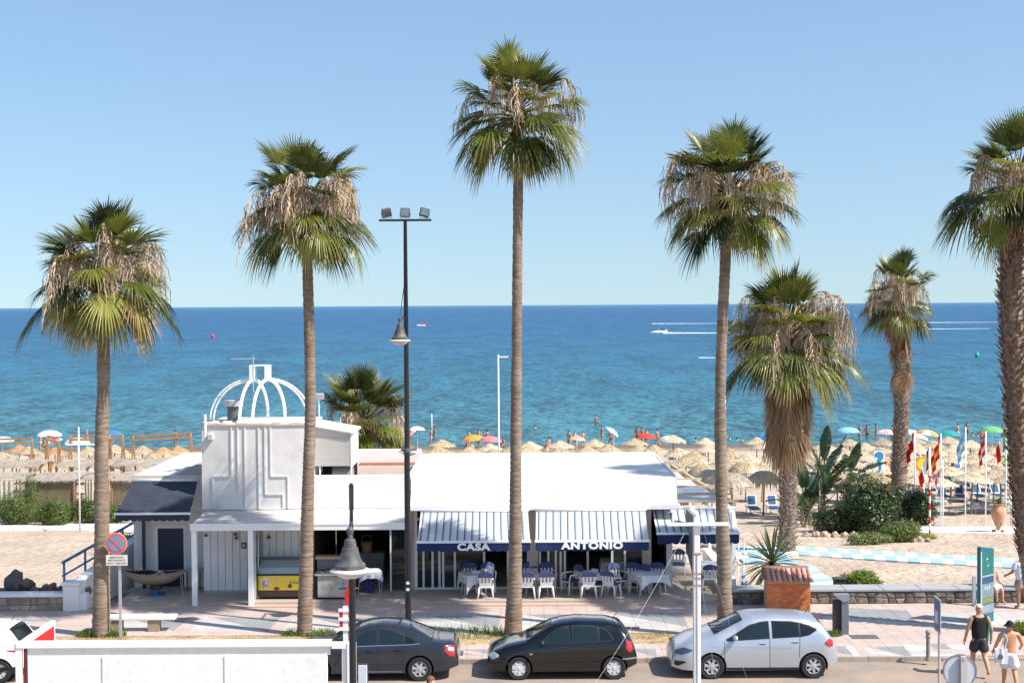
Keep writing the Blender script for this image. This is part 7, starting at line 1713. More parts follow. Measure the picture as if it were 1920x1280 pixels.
def parasol(label, px_, py_, c1, c2, r=1.0, tilt=0, taz=0, h=2.2, closed=False):
 p = GT(px_, py_, h); z0 = zs(p.y); T = thing('parasol', label, 'parasol', (p.x, p.y, z0), 'cloth parasols on the beach')
 n = 8; q = MB()
 Rt = Matrix.Rotation(R(taz), 3, 'Z') @ Matrix.Rotation(R(tilt), 3, 'Y')
 for i in range(n):
  mi = i % 2
  for j in range(4):
   def P(t, f):
    a = 2 * math.pi * (i + f) / n; rr = r * math.sin(t * 1.35) / math.sin(1.35) * (.97 + .03 * abs(2 * f - 1)); z = .42 * r * (math.cos(t * 1.35) - math.cos(1.35)) / (1 - math.cos(1.35)) - .02 * (1 - abs(2 * f - 1)) * t
    if closed: rr *= .16; z = 1.1 * (1 - t) - .4
    return Rt @ Vector((rr * math.cos(a), rr * math.sin(a), z - .35)) + Vector((0, 0, h - .05))
   for f0, f1 in ((0, .5), (.5, 1)):
    q.face([P(j / 4, f0), P((j + 1) / 4, f0), P((j + 1) / 4, f1), P(j / 4, f1)], mi)
 o = q.build('canopy', [cmat(c1, COLS[c1]), cmat(c2, COLS[c2])], T, loc=T.location); o.data.transform(Matrix.Translation(T.location)); o.location = (0, 0, 0)
 q = MB(); d = Rt @ Vector((0, 0, 1)); q.tube([(0, 0, -.2), (0, 0, h - .8), tuple(Vector((0, 0, h - .05)) + d * .02)], .02, 5); mesh_part(q.mesh('pole', WMETAL), 'pole', T)
PSL = [('large white parasol on the left beach beyond the cabanas', 93, 808, 'white', 'white', 1.15, 0, 0), ('red and white parasol just below the large white one', 98, 820, 'red', 'white', .8, 15, 180), ('pale blue-white parasol at the far left edge', 5, 818, 'white', 'lightblue', 1.0, 0, 0),
    ('white and pink parasol left of the first flagpole', 145, 822, 'white', 'palepink', 1.1, 0, 0), ('blue parasol right of the first palm trunk', 212, 806, 'blue', 'blue', 1.0, 5, 0), ('white parasol at the water right of the tall lighting mast', 783, 797, 'white', 'white', .75, 4, 0),
    ('pink and white parasol behind the tall lighting mast', 760, 808, 'pink', 'white', .9, 30, 200), ('orange parasol among the bathers beyond the roof', 887, 815, 'orange', 'orange', .95, 5, 200), ('pink parasol right beside the orange one', 921, 817, 'pink', 'pink', .95, 5, 0),
    ('pale pink parasol in front of the group of standing bathers', 1083, 815, 'palepink', 'palepink', .7, 5, 0), ('tilted blue and white striped parasol seen side on', 1151, 803, 'lightblue', 'white', .75, 38, 0), ('bright red parasol beyond the roof corner', 1212, 811, 'red', 'red', .85, 5, 0),
    ('white and pale blue parasol right of the red one', 1262, 818, 'white', 'white', 1.1, 8, 0), ('dark blue parasol half hidden by the stout palm', 1433, 811, 'blue', 'blue', .8, 0, 0), ('large light blue parasol beyond the banana clump', 1590, 801, 'lightblue', 'lightblue', 1.05, 0, 0),
    ('white and pink parasol left of the far palm', 1662, 804, 'white', 'palepink', .9, 0, 0), ('pale pink parasol just right of the far palm', 1708, 805, 'palepink', 'white', 1.0, 12, 0), ('pale pink and white parasol below the orange one', 1726, 812, 'palepink', 'white', .8, 18, 0),
    ('orange and white parasol right of the far palm', 1740, 806, 'orange', 'white', 1.0, 10, 0), ('teal green parasol beyond the flags', 1780, 806, 'teal', 'teal', .9, 4, 0), ('light green parasol above the Italian flag', 1861, 800, 'green', 'green', 1.1, 3, 0)]
for (lab, a, b_, c1, c2, r, ti, tz) in PSL: parasol(lab, a, b_, c1, c2, r, ti, tz)
parasol('closed pink parasol beyond the first flagpole', 163, 808, 'pink', 'pink', 1.0, 0, 0, closed=True)
# loungers -----------------------------------------------------
LB = mat('lounger_blue', (.02, .09, .22), .7); LW = mat('lounger_frame', (.72, .72, .70), .5); LT = mat('lounger_teal', (.35, .52, .50), .7)
def make_lounger(raised, m_):
 T = thing('sun_lounger', 'x', 'sun lounger', (0, 0, 0), 'sun loungers on the sand')
 q = MB(); q.box(-.32, -.26, -.9, .95, .30, .36); q.box(.26, .32, -.9, .95, .30, .36); q.box(-.32, .32, -.95, -.9, .30, .36); mesh_part(q.mesh('frame', LW), 'frame', T)
 q = MB(); q.box(-.255, .255, -.88, .25, .34, .40); mesh_part(q.mesh('mattress', m_), 'mattress', T)
 a = R(50 if raised else 14); q = MB(); q.hexa([(-.27, .26, .36), (.27, .26, .36), (.27, .26 + .7 * math.cos(a), .36 + .7 * math.sin(a)), (-.27, .26 + .7 * math.cos(a), .36 + .7 * math.sin(a)), (-.27, .22, .41), (.27, .22, .41), (.27, .22 + .7 * math.cos(a), .41 + .7 * math.sin(a)), (-.27, .22 + .7 * math.cos(a), .41 + .7 * math.sin(a))]); mesh_part(q.mesh('backrest', LW), 'backrest', T)
 q = MB(); q.hexa([(-.2, .30, .47), (.2, .30, .47), (.2, .26 + .6 * math.cos(a), .41 + .6 * math.sin(a)), (-.2, .26 + .6 * math.cos(a), .41 + .6 * math.sin(a)), (-.2, .26, .50), (.2, .26, .50), (.2, .2 + .6 * math.cos(a), .47 + .6 * math.sin(a)), (-.2, .2 + .6 * math.cos(a), .47 + .6 * math.sin(a))]); mesh_part(q.mesh('back_fabric', m_), 'back_fabric', T)
 q = MB(); q.box(-.025, .025, -.025, .025, 0, .3); me = q.mesh('leg', LW)
 for sx_ in (-1, 1):
  for sy in (-.7, .65): mesh_part(me, 'leg', T, (sx_ * .28, sy, 0))
 return T
lg = {}
def lounger(px_, py_, rz, raised, mi, label):
 p = GT(px_, py_); key = (raised, mi)
 if key not in lg: o = lg[key] = make_lounger(raised, (LB, LT)[mi]); o.location = (p.x, p.y, zs(p.y)); o.rotation_euler = (0, 0, rz); o['label'] = label
 else: copy_tree(lg[key], loc=(p.x, p.y, zs(p.y)), rz=rz, label=label)
LG = [(1412, 962, 0, 1, 0, 'blue sun lounger with raised back left of the stout palm'), (1450, 962, 0, 1, 0, 'blue sun lounger with raised back just behind the stout palm trunk'), (1397, 905, .1, 1, 0, 'blue lounger in shade under the golden shaggy umbrella'),
   (1720, 962, 1.4, 0, 1, 'flat pale lounger nearest the French flag'), (1745, 950, 1.4, 0, 1, 'flat pale lounger just behind the nearest one by the French flag'), (1805, 963, -1.2, 0, 1, 'flat pale lounger left of the light blue flag pole'), (1846, 962, 1.2, 0, 1, 'flat pale lounger right of the light blue flag pole'), (1902, 962, 1.5, 0, 1, 'flat pale lounger right of the terracotta amphora'), (1876, 958, -1.3, 0, 1, 'flat pale lounger behind the terracotta amphora'),
   (1834, 938, 0, 1, 0, 'blue lounger with raised back straight behind the light blue flag pole'), (1870, 938, 0, 1, 0, 'blue lounger with raised back above the amphora plant'), (1905, 936, 0, 1, 0, 'blue lounger with raised back nearest the right edge'), (1776, 922, 0, 1, 0, 'blue lounger in the second row by the Spanish flag'), (1728, 935, 1.4, 0, 1, 'pale lounger in the second row by the Moroccan flag'),
   (1770, 940, .2, 1, 0, 'blue lounger between the Spanish and light blue flags'), (1800, 940, -.2, 1, 0, 'blue lounger under the broad cream umbrella by the flags')]
for a in LG: lounger(*a)
k = 0
for ry, n_ in ((918, 9), (903, 9), (890, 9), (875, 8)):
 for i in range(n_):
  px_ = 1600 + i * 36 + (ry % 3) * 9; k += 1
  if px_ > 1915: continue
  lounger(px_, ry, RNG.choice((0, .1, -.1, 3.1)), 1, 0, 'blue lounger under the straw umbrellas behind the flags, %s in the %s row' % (ORD[i], {918: 'third', 903: 'fourth', 890: 'fifth', 875: 'sixth'}[ry]))
for i, px_ in enumerate((1262, 1290, 1318, 1350, 1385)):
 lounger(px_, 868 + 3 * i, 0, 1, 0, 'blue lounger under the umbrellas beyond the pergola, %s' % ORD[i])
# flags ---------------------------------------------------------
def flag(label, px0, pybase, pytop, side, bands, w_, h_, drop=1.0, m_pole=None, direction=1, horizontal=False):
 """limp flag: bands of colour along the fly, hanging in folds beside the pole"""
 p = GT(px0, pybase); T = thing('flag_pole', label, 'flag', (p.x, p.y, zs(p.y)), 'flags on the beach'); H_ = AT(px0, pytop, p.y).z - zs(p.y)
 q = MB(); q.tube([(0, 0, 0), (0, 0, H_)], .035, 8); mesh_part(q.mesh('pole', m_pole or WMETAL, smooth=True), 'pole', T)
 if bands:
  q = MB(); nu, nv = 24, 16; L_ = w_; V = []
  zt0_ = H_ - .12
  for j in range(nv + 1):
   v = j / nv
   for i in range(nu + 1):
    u = i / nu
    x_ = direction * (.04 + L_ * .36 * u * (1 - .2 * v) + .045 * math.sin(u * 13 + v * 2)); y_ = .09 * math.sin(u * 16 + v * 1.5) * (.3 + u)
    z_ = zt0_ - h_ * v - drop * L_ * u ** 1.15 + .04 * math.sin(u * 9)
    V.append((x_, y_, z_))
  for j in range(nv):
   for i in range(nu):
    fr_ = (j / nv) if horizontal else (i / nu)
    mi = min(len(bands) - 1, int(fr_ * len(bands))); b0 = j * (nu + 1) + i
    q.face([V[b0], V[b0 + 1], V[b0 + nu + 2], V[b0 + nu + 1]], mi)
  me = q.mesh('flag_cloth', [mat('flag_' + c_, FC_[c_], .8, var=.06, trans=.3) for c_ in bands], smooth=False); mesh_part(me, 'flag_cloth', T)
 return T
FC_ = {'red': (.60, .02, .02), 'darkred': (.42, .015, .02), 'white': (.78, .78, .76), 'blue': (.015, .03, .22), 'yellow': (.80, .48, .01), 'lightblue': (.15, .45, .62), 'green': (.01, .25, .10)}
flag('flagpole with plain dark red flag, left of the far flags', 1715, 980, 806, 1, ['darkred', 'darkred'], 1.15, .75, 1.0, direction=-1)
flag('leaning flagpole with blue, white and red flag nearest the shrub mound', 1743, 1002, 838, 1, ['blue', 'white', 'red'], 1.35, .7, 1.0, direction=-1)
flag('flagpole with red, yellow and red flag', 1764, 990, 812, 1, ['red', 'yellow', 'red'], 1.3, .9, .95, direction=-1, horizontal=True)
flag('flagpole with narrow red and white flag right of the Spanish one', 1768, 990, 862, 1, ['red', 'white', 'red', 'white', 'red'], 1.0, .35, 1.0, direction=-1)
flag('flagpole with light blue and white flag', 1810, 990, 800, 1, ['lightblue', 'white', 'lightblue'], 1.15, .9, .9, direction=-1, horizontal=True)
flag('flagpole with red, white and red flag hanging straight', 1848, 990, 808, 1, ['red', 'white', 'red'], .9, .9, 1.1, direction=-1, horizontal=True)
flag('flagpole with green, white and red flag at the right', 1886, 990, 800, 1, ['green', 'white', 'red'], 1.3, .9, .8, direction=-1)
flag('bare white pole right of the green white and red flag', 1895, 986, 912, 1, None, 0, 0)
flag('bare short white pole beside the French flag', 1732, 985, 905, 1, None, 0, 0)
p = GT(1742, 1004)
for k_ in range(6):
 pass
RWm = [RED, WMETAL]
SP = thing('striped_pole', 'red and white striped pole at the edge of the shrub mound', 'pole', (p.x - .06, p.y - .3, zs(p.y)))
q = MB()
for k_ in range(9): q.tube([(0, 0, k_ * .32), (0, 0, (k_ + 1) * .32 - .002)], .05, 9, k_ % 2)
mesh_part(q.mesh('shaft', RWm), 'shaft', SP)
def pole(label, px_, pyb, pyt, Y=None, cross=None, r=.045):
 p = GT(px_, pyb) if Y is None else Vector((X(px_, Y), Y, zs(Y))); H_ = AT(px_, pyt, p.y).z - zs(p.y)
 T = thing('white_pole', label, 'pole', (p.x, p.y, zs(p.y)), 'white poles on the beach'); q = MB(); q.tube([(0, 0, 0), (0, 0, H_)], [r, r * .7], 8); mesh_part(q.mesh('shaft', WMETAL, smooth=True), 'shaft', T)
 if cross:
  q = MB(); z_ = AT(px_, cross[0], p.y).z - zs(p.y); q.beam((cross[1], 0, z_), (cross[2], 0, z_), .07, .06); mesh_part(q.mesh('cross_bar', WMETAL), 'cross_bar', T)
pole('white pole with crossbar in front of the reed cabanas on the left', 150, 1000, 800, cross=(833, -.65, 1.0))
pole('tall white pole with small bracket rising behind the restaurant roof', 934, 880, 665, Y=62, cross=(669, 0, .45), r=.045)
pole('tall white pole right of the curved palm trunk', 1360, 985, 715, r=.05)
pole('thin pole standing at the waterline beyond the roof', 810, 832, 775, r=.05)
p = GT(1872, 1000); z0 = zs(p.y)
AM = thing('amphora', 'large terracotta amphora with a small palm plant in an iron stand', 'plant pot', (p.x, p.y, z0))
TC_ = mat('amphora_clay', (.56, .29, .17), .8, var=.12, scale=5)
q = MB(); q.lathe([(.03, .12), (.12, .35), (.30, .75), (.36, 1.0), (.34, 1.15), (.24, 1.28), (.21, 1.36), (.27, 1.43), (.27, 1.46), (.22, 1.46), (.2, 1.38)], 20); o = q.build('jar', TC_, AM, smooth='auto', loc=(0, 0, 0)); o.location = (0, 0, 0)
for s_ in (-1, 1):
 q = MB(); q.tube([(s_ * .22, 0, 1.38), (s_ * .40, 0, 1.34), (s_ * .42, 0, 1.15), (s_ * .35, 0, 1.05)], .025, 6); mesh_part(q.mesh('handle', TC_, smooth=True), 'handle', AM)
q = MB()
for k_ in range(4):
 a = k_ * math.pi / 2 + .5; q.tube([(.30 * math.cos(a), .3 * math.sin(a), 0), (.1 * math.cos(a), .1 * math.sin(a), .3), (.26 * math.cos(a), .26 * math.sin(a), .6)], .015, 5)
 q.lathe([(0, .0), (.09, .02), (.11, .1), (.05, .16), (0, .17)], 7, (.28 * math.cos(a), .28 * math.sin(a), 0))
mesh_part(q.mesh('stand', mat('rusty_stand', (.20, .12, .09), .8)), 'stand', AM)
ym = strap_mesh(.55, .03, .3, YUC, 5)
for i in range(20): mesh_part(ym, 'leaf', AM, (0, 0, 1.42), (0, -R(75 - i * 3), i * 2.4))
WP = mat('white_painted_kerb', (.76, .74, .70), .85, var=.06, scale=2, dirt=(.5, .42, .33), dscale=2, damt=.5)
q = MB(); a, b_, c_, d = [GT(*v) for v in ((1725, 990), (1960, 990), (1960, 1003), (1722, 1001))]
for v in (a, b_, c_, d): v.z = zs(v.y) + .09
q.hexa([d - Vector((0, 0, .2)), c_ - Vector((0, 0, .2)), b_ - Vector((0, 0, .2)), a - Vector((0, 0, .2)), d, c_, b_, a]); q.build('white_path', WP, kind='structure', loc=d)
q = MB(); a, b_, c_, d = [GT(*v) for v in ((-80, 988), (262, 986), (262, 996), (-80, 998))]
for v in (a, b_, c_, d): v.z = zs(v.y) + .15
q.hexa([d - Vector((0, 0, .3)), c_ - Vector((0, 0, .3)), b_ - Vector((0, 0, .3)), a - Vector((0, 0, .3)), d, c_, b_, a]); tagit(q.build('low_wall', WP, loc=d), 'low white wall along the sand in front of the cabanas', 'wall')
CB_ = [mat('path_blue', (.30, .46, .60), .8, var=.08), mat('path_white', (.78, .77, .74), .8, var=.06)]
CPt = thing('beach_path', None, None, tuple(GT(1480, 1046))); CPt['kind'] = 'structure'
def path_strip(c0, c1, c2, c3, nx, ny, first=0):
 """c0..c1 near edge left->right, c3..c2 far edge; pixels"""
 A_, B_, C_, D_ = [GT(*v) for v in (c0, c1, c2, c3)]
 for i in range(nx):
  for j in range(ny):
   def P(u, v):
    p = A_.lerp(B_, u).lerp(D_.lerp(C_, u), v); p.z = zs(p.y) + .095; return p
   g_2 = .012
   u0, u1, v0, v1 = (i + g_2) / nx, (i + 1 - g_2) / nx, (j + g_2) / ny, (j + 1 - g_2) / ny
   q = MB(); t_ = [P(u0, v0), P(u1, v0), P(u1, v1), P(u0, v1)]; d_ = Vector((0, 0, .08))
   q.hexa([p - d_ for p in t_] + t_); o = q.build('path_tile', CB_[(i + j + first) % 2], CPt)
path_strip((1500, 1044), (1925, 1070), (1925, 1052), (1488, 1027), 20, 2)
path_strip((1380, 1048), (1499, 1044), (1487, 1027), (1376, 1028), 5, 2, 1)
path_strip((1400, 1060), (1500, 1062), (1480, 1048), (1385, 1050), 3, 1)
path_strip((1450, 1110), (1572, 1102), (1520, 1060), (1420, 1064), 2, 6)
q = MB(); a, b_, c_, d = [GT(*v) for v in ((1372, 1012), (1474, 1010), (1474, 1004), (1372, 1006))]
# cabanas at the left --------------------------------------------
REED = mat('reed_roof', (.40, .34, .27), .95, var=.45, scale=6, stretch=(1, 4, 1), dirt=(.62, .55, .46), dscale=2.5, damt=.7)
def reed_roof(parent, x0, x1, y0, y1, z, seed, tilt=.02):
 rg = random.Random(seed); q = MB(); nx = int((x1 - x0) / .11)
 def zf(x, y): return z + tilt * (y - y0) + .04 * noise.noise(Vector((x, y, seed)))
 q.grid(lambda u, v: (x0 + (x1 - x0) * u, y0 + (y1 - y0) * v, zf(x0 + (x1 - x0) * u, y0 + (y1 - y0) * v)), 20, 8)
 for i in range(nx * 16):
  x_ = rg.uniform(x0, x1); y_ = rg.uniform(y0, y1 - .4); L_ = rg.uniform(.4, .9); dx = rg.uniform(-.12, .12); w = rg.uniform(.01, .025)
  q.add([(x_ - w, y_, zf(x_, y_) + .02), (x_ + w, y_, zf(x_, y_) + .02), (x_ + dx + w, y_ + L_, zf(x_, y_ + L_) + .035), (x_ + dx - w, y_ + L_, zf(x_, y_ + L_) + .035)], [(0, 1, 2, 3)])
 for i in range(nx * 5):
  x_ = rg.uniform(x0, x1); w = rg.uniform(.01, .02); q.add([(x_ - w, y0, z + .02), (x_ + w, y0, z + .02), (x_ + rg.uniform(-.03, .03), y0 - .03, z - rg.uniform(.05, .2))], [(0, 1, 2)])
 q.build('reed_roof', REED, parent)
def cabana(label, px0, px1, Y, dpt, seed, lattice=True, wood_frame=False, zr=2.25):
 z0 = zs(Y); x0, x1 = X(px0, Y), X(px1, Y)
 T = thing('reed_cabana', label, 'cabana', ((x0 + x1) / 2, Y, z0), 'reed cabanas on the left beach')
 reed_roof(T, x0 - .1, x1 + .1, Y - .15, Y + dpt, z0 + zr, seed)
 for xx in (x0, x1):
  for yy in (Y, Y + dpt - .2):
   q = MB(); q.box(xx - .05, xx + .05, yy - .05, yy + .05, z0 - .2, z0 + zr - .02); q.build('post', WOOD, T)
 if lattice:
  m_ = mat('lattice_bamboo', (.42, .33, .20), .85, var=.3, scale=6)
  q = MB(); q.box(x0, x1 - (x1 - x0) * .02, Y + .04, Y + .06, z0 + .3, z0 + zr - .05); q.build('back_screen', mat('shade_screen', (.20, .15, .09), .9, var=.3, scale=5), T)
  s_ = -zr
  while s_ < (x1 - x0):
   a0 = max(0, s_); b0 = min(x1 - x0, s_ + zr - .3)
   if b0 - a0 > .1:
    q = MB(); q.beam((x0 + a0, Y + .02, z0 + .3 + (a0 - s_)), (x0 + b0, Y + .02, z0 + .3 + (b0 - s_)), .03, .035, up=(0, 1, 0)); q.build('lattice_bar', m_, T)
   s_ += .17
 return T
cabana('reed cabana with diagonal bamboo lattice behind the oleander bushes', 45, 135, 76, 3.2, 1, zr=2.34)
cabana('reed cabana with lattice just left of the dark awning', 205, 262, 76, 3.2, 2, zr=2.34)
cabana('long reed shelter behind the first palm trunk', 138, 198, 77, 2.8, 3, False, zr=2.34)
cabana('reed shelter at the far left edge in front', -40, 34, 77.5, 2.8, 4, False, zr=2.3)
cabana('reed roof of the second row at the far left', -60, 64, 85, 3, 5, False, zr=2.5)
cabana('reed roof of the second row left of the first palm', 102, 200, 85, 3, 6, False, zr=2.5)
cabana('reed roof of the second row right of the first palm', 205, 300, 85.5, 3, 7, False, zr=2.5)
def tframe(label, pts, Y, dpt):
 T = thing('timber_frame', label, 'timber frame', tuple(AT(pts[0][0], 880, Y)), 'timber frames over the cabanas')
 for k_, yy in enumerate((Y, Y + dpt)):
  a = [AT(px_, py_, yy) for px_, py_ in ((pts[0][0], pts[0][1]), (pts[1][0], pts[1][1]))]
  dz = k_ * .25
  q = MB(); q.beam(a[0] + Vector((0, 0, dz)), a[1] + Vector((0, 0, dz)), .10, .12); q.build('beam', WOOD, T)
  for s_ in (0, 1):
   foot = Vector((a[s_].x + (.25 if s_ == 0 else -.25) * (1 if k_ == 0 else -1), yy, zs(yy) - .1)); q = MB(); q.beam(foot, a[s_] + Vector((0, 0, dz)), .09, .09); q.build('post', WOOD, T)
 for s_ in (0, 1):
  p0 = AT(pts[s_][0], pts[s_][1], Y); p1 = AT(pts[s_][0], pts[s_][1], Y + dpt) + Vector((0, 0, .25)); q = MB(); q.beam(p0, p1, .08, .1); q.build('beam', WOOD, T)
tframe('timber pergola frame at the far left above the reed roofs', [(-30, 831), (60, 829)], 88, 4)
tframe('timber pergola frame left of the first palm', [(88, 824), (110, 829)], 88, 4)
tframe('timber pergola frame either side of the first palm trunk', [(132, 824), (205, 824)], 88, 4)
tframe('timber pergola frame just right of the first palm', [(207, 824), (230, 823)], 88, 4)
tframe('timber pergola frame left of the white tower', [(250, 825), (358, 819)], 88, 4)
for lab, px_, Y_, h_, w_ in (('cream curtain hanging at the far left shelter', 5, 77.3, 1.8, .9), ('cream curtain hanging left of the first palm trunk', 163, 76.8, 1.7, .5)):
 q = MB(); q.grid(lambda u, v: (X(px_, Y_) + w_ * (u - .5) * (1 - .2 * v), Y_ + .04 * math.sin(u * 20), zs(Y_) + 2.25 - h_ * v), 24, 6); tagit(q.build('curtain', mat('cream_cloth', (.62, .56, .46), .9, trans=.2), smooth=True, loc=(X(px_, Y_), Y_, zs(Y_) + 2)), lab, 'curtain')
p = GT(1656, 935); z0 = zs(p.y)
HU = thing('beach_hut', 'small orange beach hut with pointed straw roof behind the dark bush', 'hut', (p.x, p.y, z0))
q = MB()
for k_ in range(16):
 a0, a1 = 2 * math.pi * k_ / 16 + .02, 2 * math.pi * (k_ + 1) / 16 - .02
 q = MB(); q.add([(.85 * math.cos(a0), .85 * math.sin(a0), 0), (.85 * math.cos(a1), .85 * math.sin(a1), 0), (.85 * math.cos(a1), .85 * math.sin(a1), 1.7), (.85 * math.cos(a0), .85 * math.sin(a0), 1.7), (.8 * math.cos(a0), .8 * math.sin(a0), 0), (.8 * math.cos(a1), .8 * math.sin(a1), 0), (.8 * math.cos(a1), .8 * math.sin(a1), 1.7), (.8 * math.cos(a0), .8 * math.sin(a0), 1.7)], [(0, 1, 2, 3), (5, 4, 7, 6), (1, 5, 6, 2), (4, 0, 3, 7), (3, 2, 6, 7), (0, 4, 5, 1)]); mesh_part(q.mesh('wall_board', mat('hut_orange', (.55, .16, .03), .8, var=.1)), 'wall_board', HU)
mesh_part(canopy_mesh(STRAW[3], 333, r=1.25, h=.85), 'straw_roof', HU, (0, 0, 1.65))
def cutout(nm_, label, cat, px_, py_, Y, polys):
 c = AT(px_, py_, Y); T = thing(nm_, label, cat, (c.x, Y, zs(Y)))
 q = MB(); q.tube([(c.x, Y + .04, zs(Y)), (c.x, Y + .04, c.z)], .03, 6); q.build('post', WMETAL, T)
 for i, (poly, m_, pn) in enumerate(polys):
  q = MB(); q.extr([(c.x + a, c.z + b_) for a, b_ in poly], 'y', Y - .012 * i - .02, Y - .012 * i); q.build(pn, m_, T)
sh = [(0 + .22 * math.cos(a), .42 + .2 * math.sin(a)) for a in [i * .5 for i in range(0, 9)]] + [(-.12, .2), (.02, .0), (.06, -.3), (-.04, -.5), (-.12, -.62), (-.02, -.68), (.10, -.6), (.2, -.3), (.17, 0), (.24, .2)]
cutout('seahorse_sign', 'blue seahorse cut-out between the straw umbrellas', 'sign', 1648, 868, 80, [([(-.32, -.75), (.3, -.75), (.34, .4), (.25, .72), (-.28, .72), (-.3, .3)], WHITE, 'backing'), ([(-.25, .35), (-.22, .55), (-.05, .66), (.16, .62), (.26, .45), (.22, .25), (.1, .12), (.14, -.1), (.12, -.35), (0, -.55), (-.1, -.6), (-.12, -.48), (-.02, -.38), (-.02, -.2), (-.1, 0), (-.12, .2), (-.02, .3), (-.12, .36)], mat('seahorse_blue', (.03, .28, .50), .6), 'seahorse')])
star = [((.55 if i % 2 == 0 else .33) * math.cos(2 * math.pi * i / 32), (.62 if i % 2 == 0 else .36) * math.sin(2 * math.pi * i / 32)) for i in range(32)]
cutout('sun_sign', 'yellow sun cut-out with rays between the flags', 'sign', 1729, 870, 82, [(star, mat('sun_orange', (.80, .33, .03), .6), 'rays'), ([(.3 * math.cos(i * .4), .33 * math.sin(i * .4)) for i in range(16)], mat('sun_yellow', (.85, .62, .03), .6), 'face')])
def palmcut(label, px_, py_, Y):
 def leaf(a, L_): ca, sa = math.cos(a), math.sin(a); return [(0, 0), (L_ * .5 * ca - .12 * sa, L_ * .5 * sa + .12 * ca), (L_ * ca, L_ * sa - .12), (L_ * .5 * ca + .1 * sa, L_ * .5 * sa - .1 * ca)]
 G_ = mat('cutout_green', (.06, .42, .08), .6)
 cutout('palm_cutout', label, 'sign', px_, py_, Y, [(leaf(a, .55), G_, 'leaf') for a in (.2, .9, 2.2, 2.9, -.3, 3.5)] + [([(-.04, 0), (.05, 0), (.09, -.9), (-.02, -.9)], mat('cutout_orange', (.55, .28, .08), .6), 'stem')])
palmcut('first green palm cut-out near the right edge', 1894, 858, 82); palmcut('green palm cut-out closest to the right edge', 1911, 858, 83)
palmcut('dark palm-shaped cut-out near the waterline at the right', 1893, 820, 118); palmcut('smaller palm-shaped cut-out near the waterline at the right edge', 1906, 827, 116)
RL = thing('railing', 'short grey metal railing at the pergola end beside the curved palm trunk', 'railing', (X(1380, 52), 52, zs(52)))
for k_, px_ in enumerate((1371, 1384, 1394)):
 q = MB(); Y_ = 54 - k_ * 1.5; q.tube([(X(px_, Y_), Y_, zs(Y_)), (X(px_, Y_), Y_, zs(Y_) + 1.5)], .025, 6); q.build('post', WMETAL, RL)
for dz in (1.5, 1.0, .5):
 q = MB(); q.tube([(X(1371, 54), 54, zs(54) + dz), (X(1394, 51), 51, zs(51) + dz)], .02, 6); q.build('rail', GREYM, RL)
# boats, buoys, wakes ---------------------------------------------
FOAM = mat('white_foam', (.85, .87, .88), .8, var=.1, scale=.8)
def wake(label, x0, x1, Y, w, z=.04):
 q = MB(); n = 40; A_ = [];
 for i in range(n + 1):
  u = i / n; ww = w * (.35 + .65 * u) * (1 + .5 * noise.noise(Vector((i * .7, Y, 0)))); A_.append((x0 + (x1 - x0) * u, ww))
 V = []; 
 for k_, (x_, ww) in enumerate(A_):
  hh = .07 * w * (1 - k_ / n) * (1 + noise.noise(Vector((k_ * .9, 3, 0)))) + .05
  V += [(x_, Y - ww, SEA_Z + z), (x_, Y, SEA_Z + z + hh), (x_, Y + ww, SEA_Z + z)]
 q.add(V, [f for i in range(n) for f in ((i * 3, i * 3 + 3, i * 3 + 4, i * 3 + 1), (i * 3 + 1, i * 3 + 4, i * 3 + 5, i * 3 + 2))])
 o = q.build('wake', FOAM, loc=(x0, Y, SEA_Z)); tagit(o, kind='stuff'); o['label'] = label; o['category'] = 'wake'
def sea_at(px_, py_): p = G(px_, py_, SEA_Z); return p
p = sea_at(1243, 625); e = sea_at(1370, 624.5); wake('bright white wake trailing right from the speeding boat', p.x, e.x, p.y, 5, .05)
JB = thing('speedboat', 'tiny white speedboat throwing spray left of the curved palm', 'boat', (p.x - 1, p.y, SEA_Z))
q = MB(); q.lathe([(0, -5), (.6, -3.2), (1.1, 0), (1.1, 3), (0, 3.02)], 10, (0, 0, .5), axis='x'); mesh_part(q.mesh('hull', WMETAL, smooth='auto'), 'hull', JB)
q = MB(); q.box(0, 1.8, -.6, .6, 1.2, 2.2); mesh_part(q.mesh('cabin', DKGREY), 'cabin', JB)
p = sea_at(1222, 607); e = sea_at(1365, 605); wake('faint white wake line far out near the horizon', p.x, e.x, p.y, 2.5)
p = sea_at(1310, 671); e = sea_at(1348, 670.5); wake('short faint wake line left of the curved palm', p.x, e.x, p.y, 1.0)
p = sea_at(1720, 605); e = sea_at(1872, 604); wake('thin wake line far out between the far palm and the right edge', p.x, e.x, p.y, 2.5)
p = sea_at(1735, 617); e = sea_at(1870, 617); wake('second thin wake line nearer, between the far palm and the right edge', p.x, e.x, p.y, 1.5)
p = sea_at(790, 612)
RB_ = thing('small_boat', 'small red and white boat on the sea right of the lighting mast', 'boat', (p.x, p.y, SEA_Z))
q = MB(); q.lathe([(0, -3.4), (.7, -2.2), (.95, 0), (.9, 2.6), (0, 2.62)], 10, (0, 0, .55), axis='x'); mesh_part(q.mesh('hull', WMETAL, smooth='auto'), 'hull', RB_)
q = MB(); q.lathe([(0, -1.2), (.6, -1), (.8, 0), (.6, 2.4), (0, 2.42)], 10, (.2, 0, 1.2), axis='x'); mesh_part(q.mesh('cover', RED, smooth='auto'), 'cover', RB_)
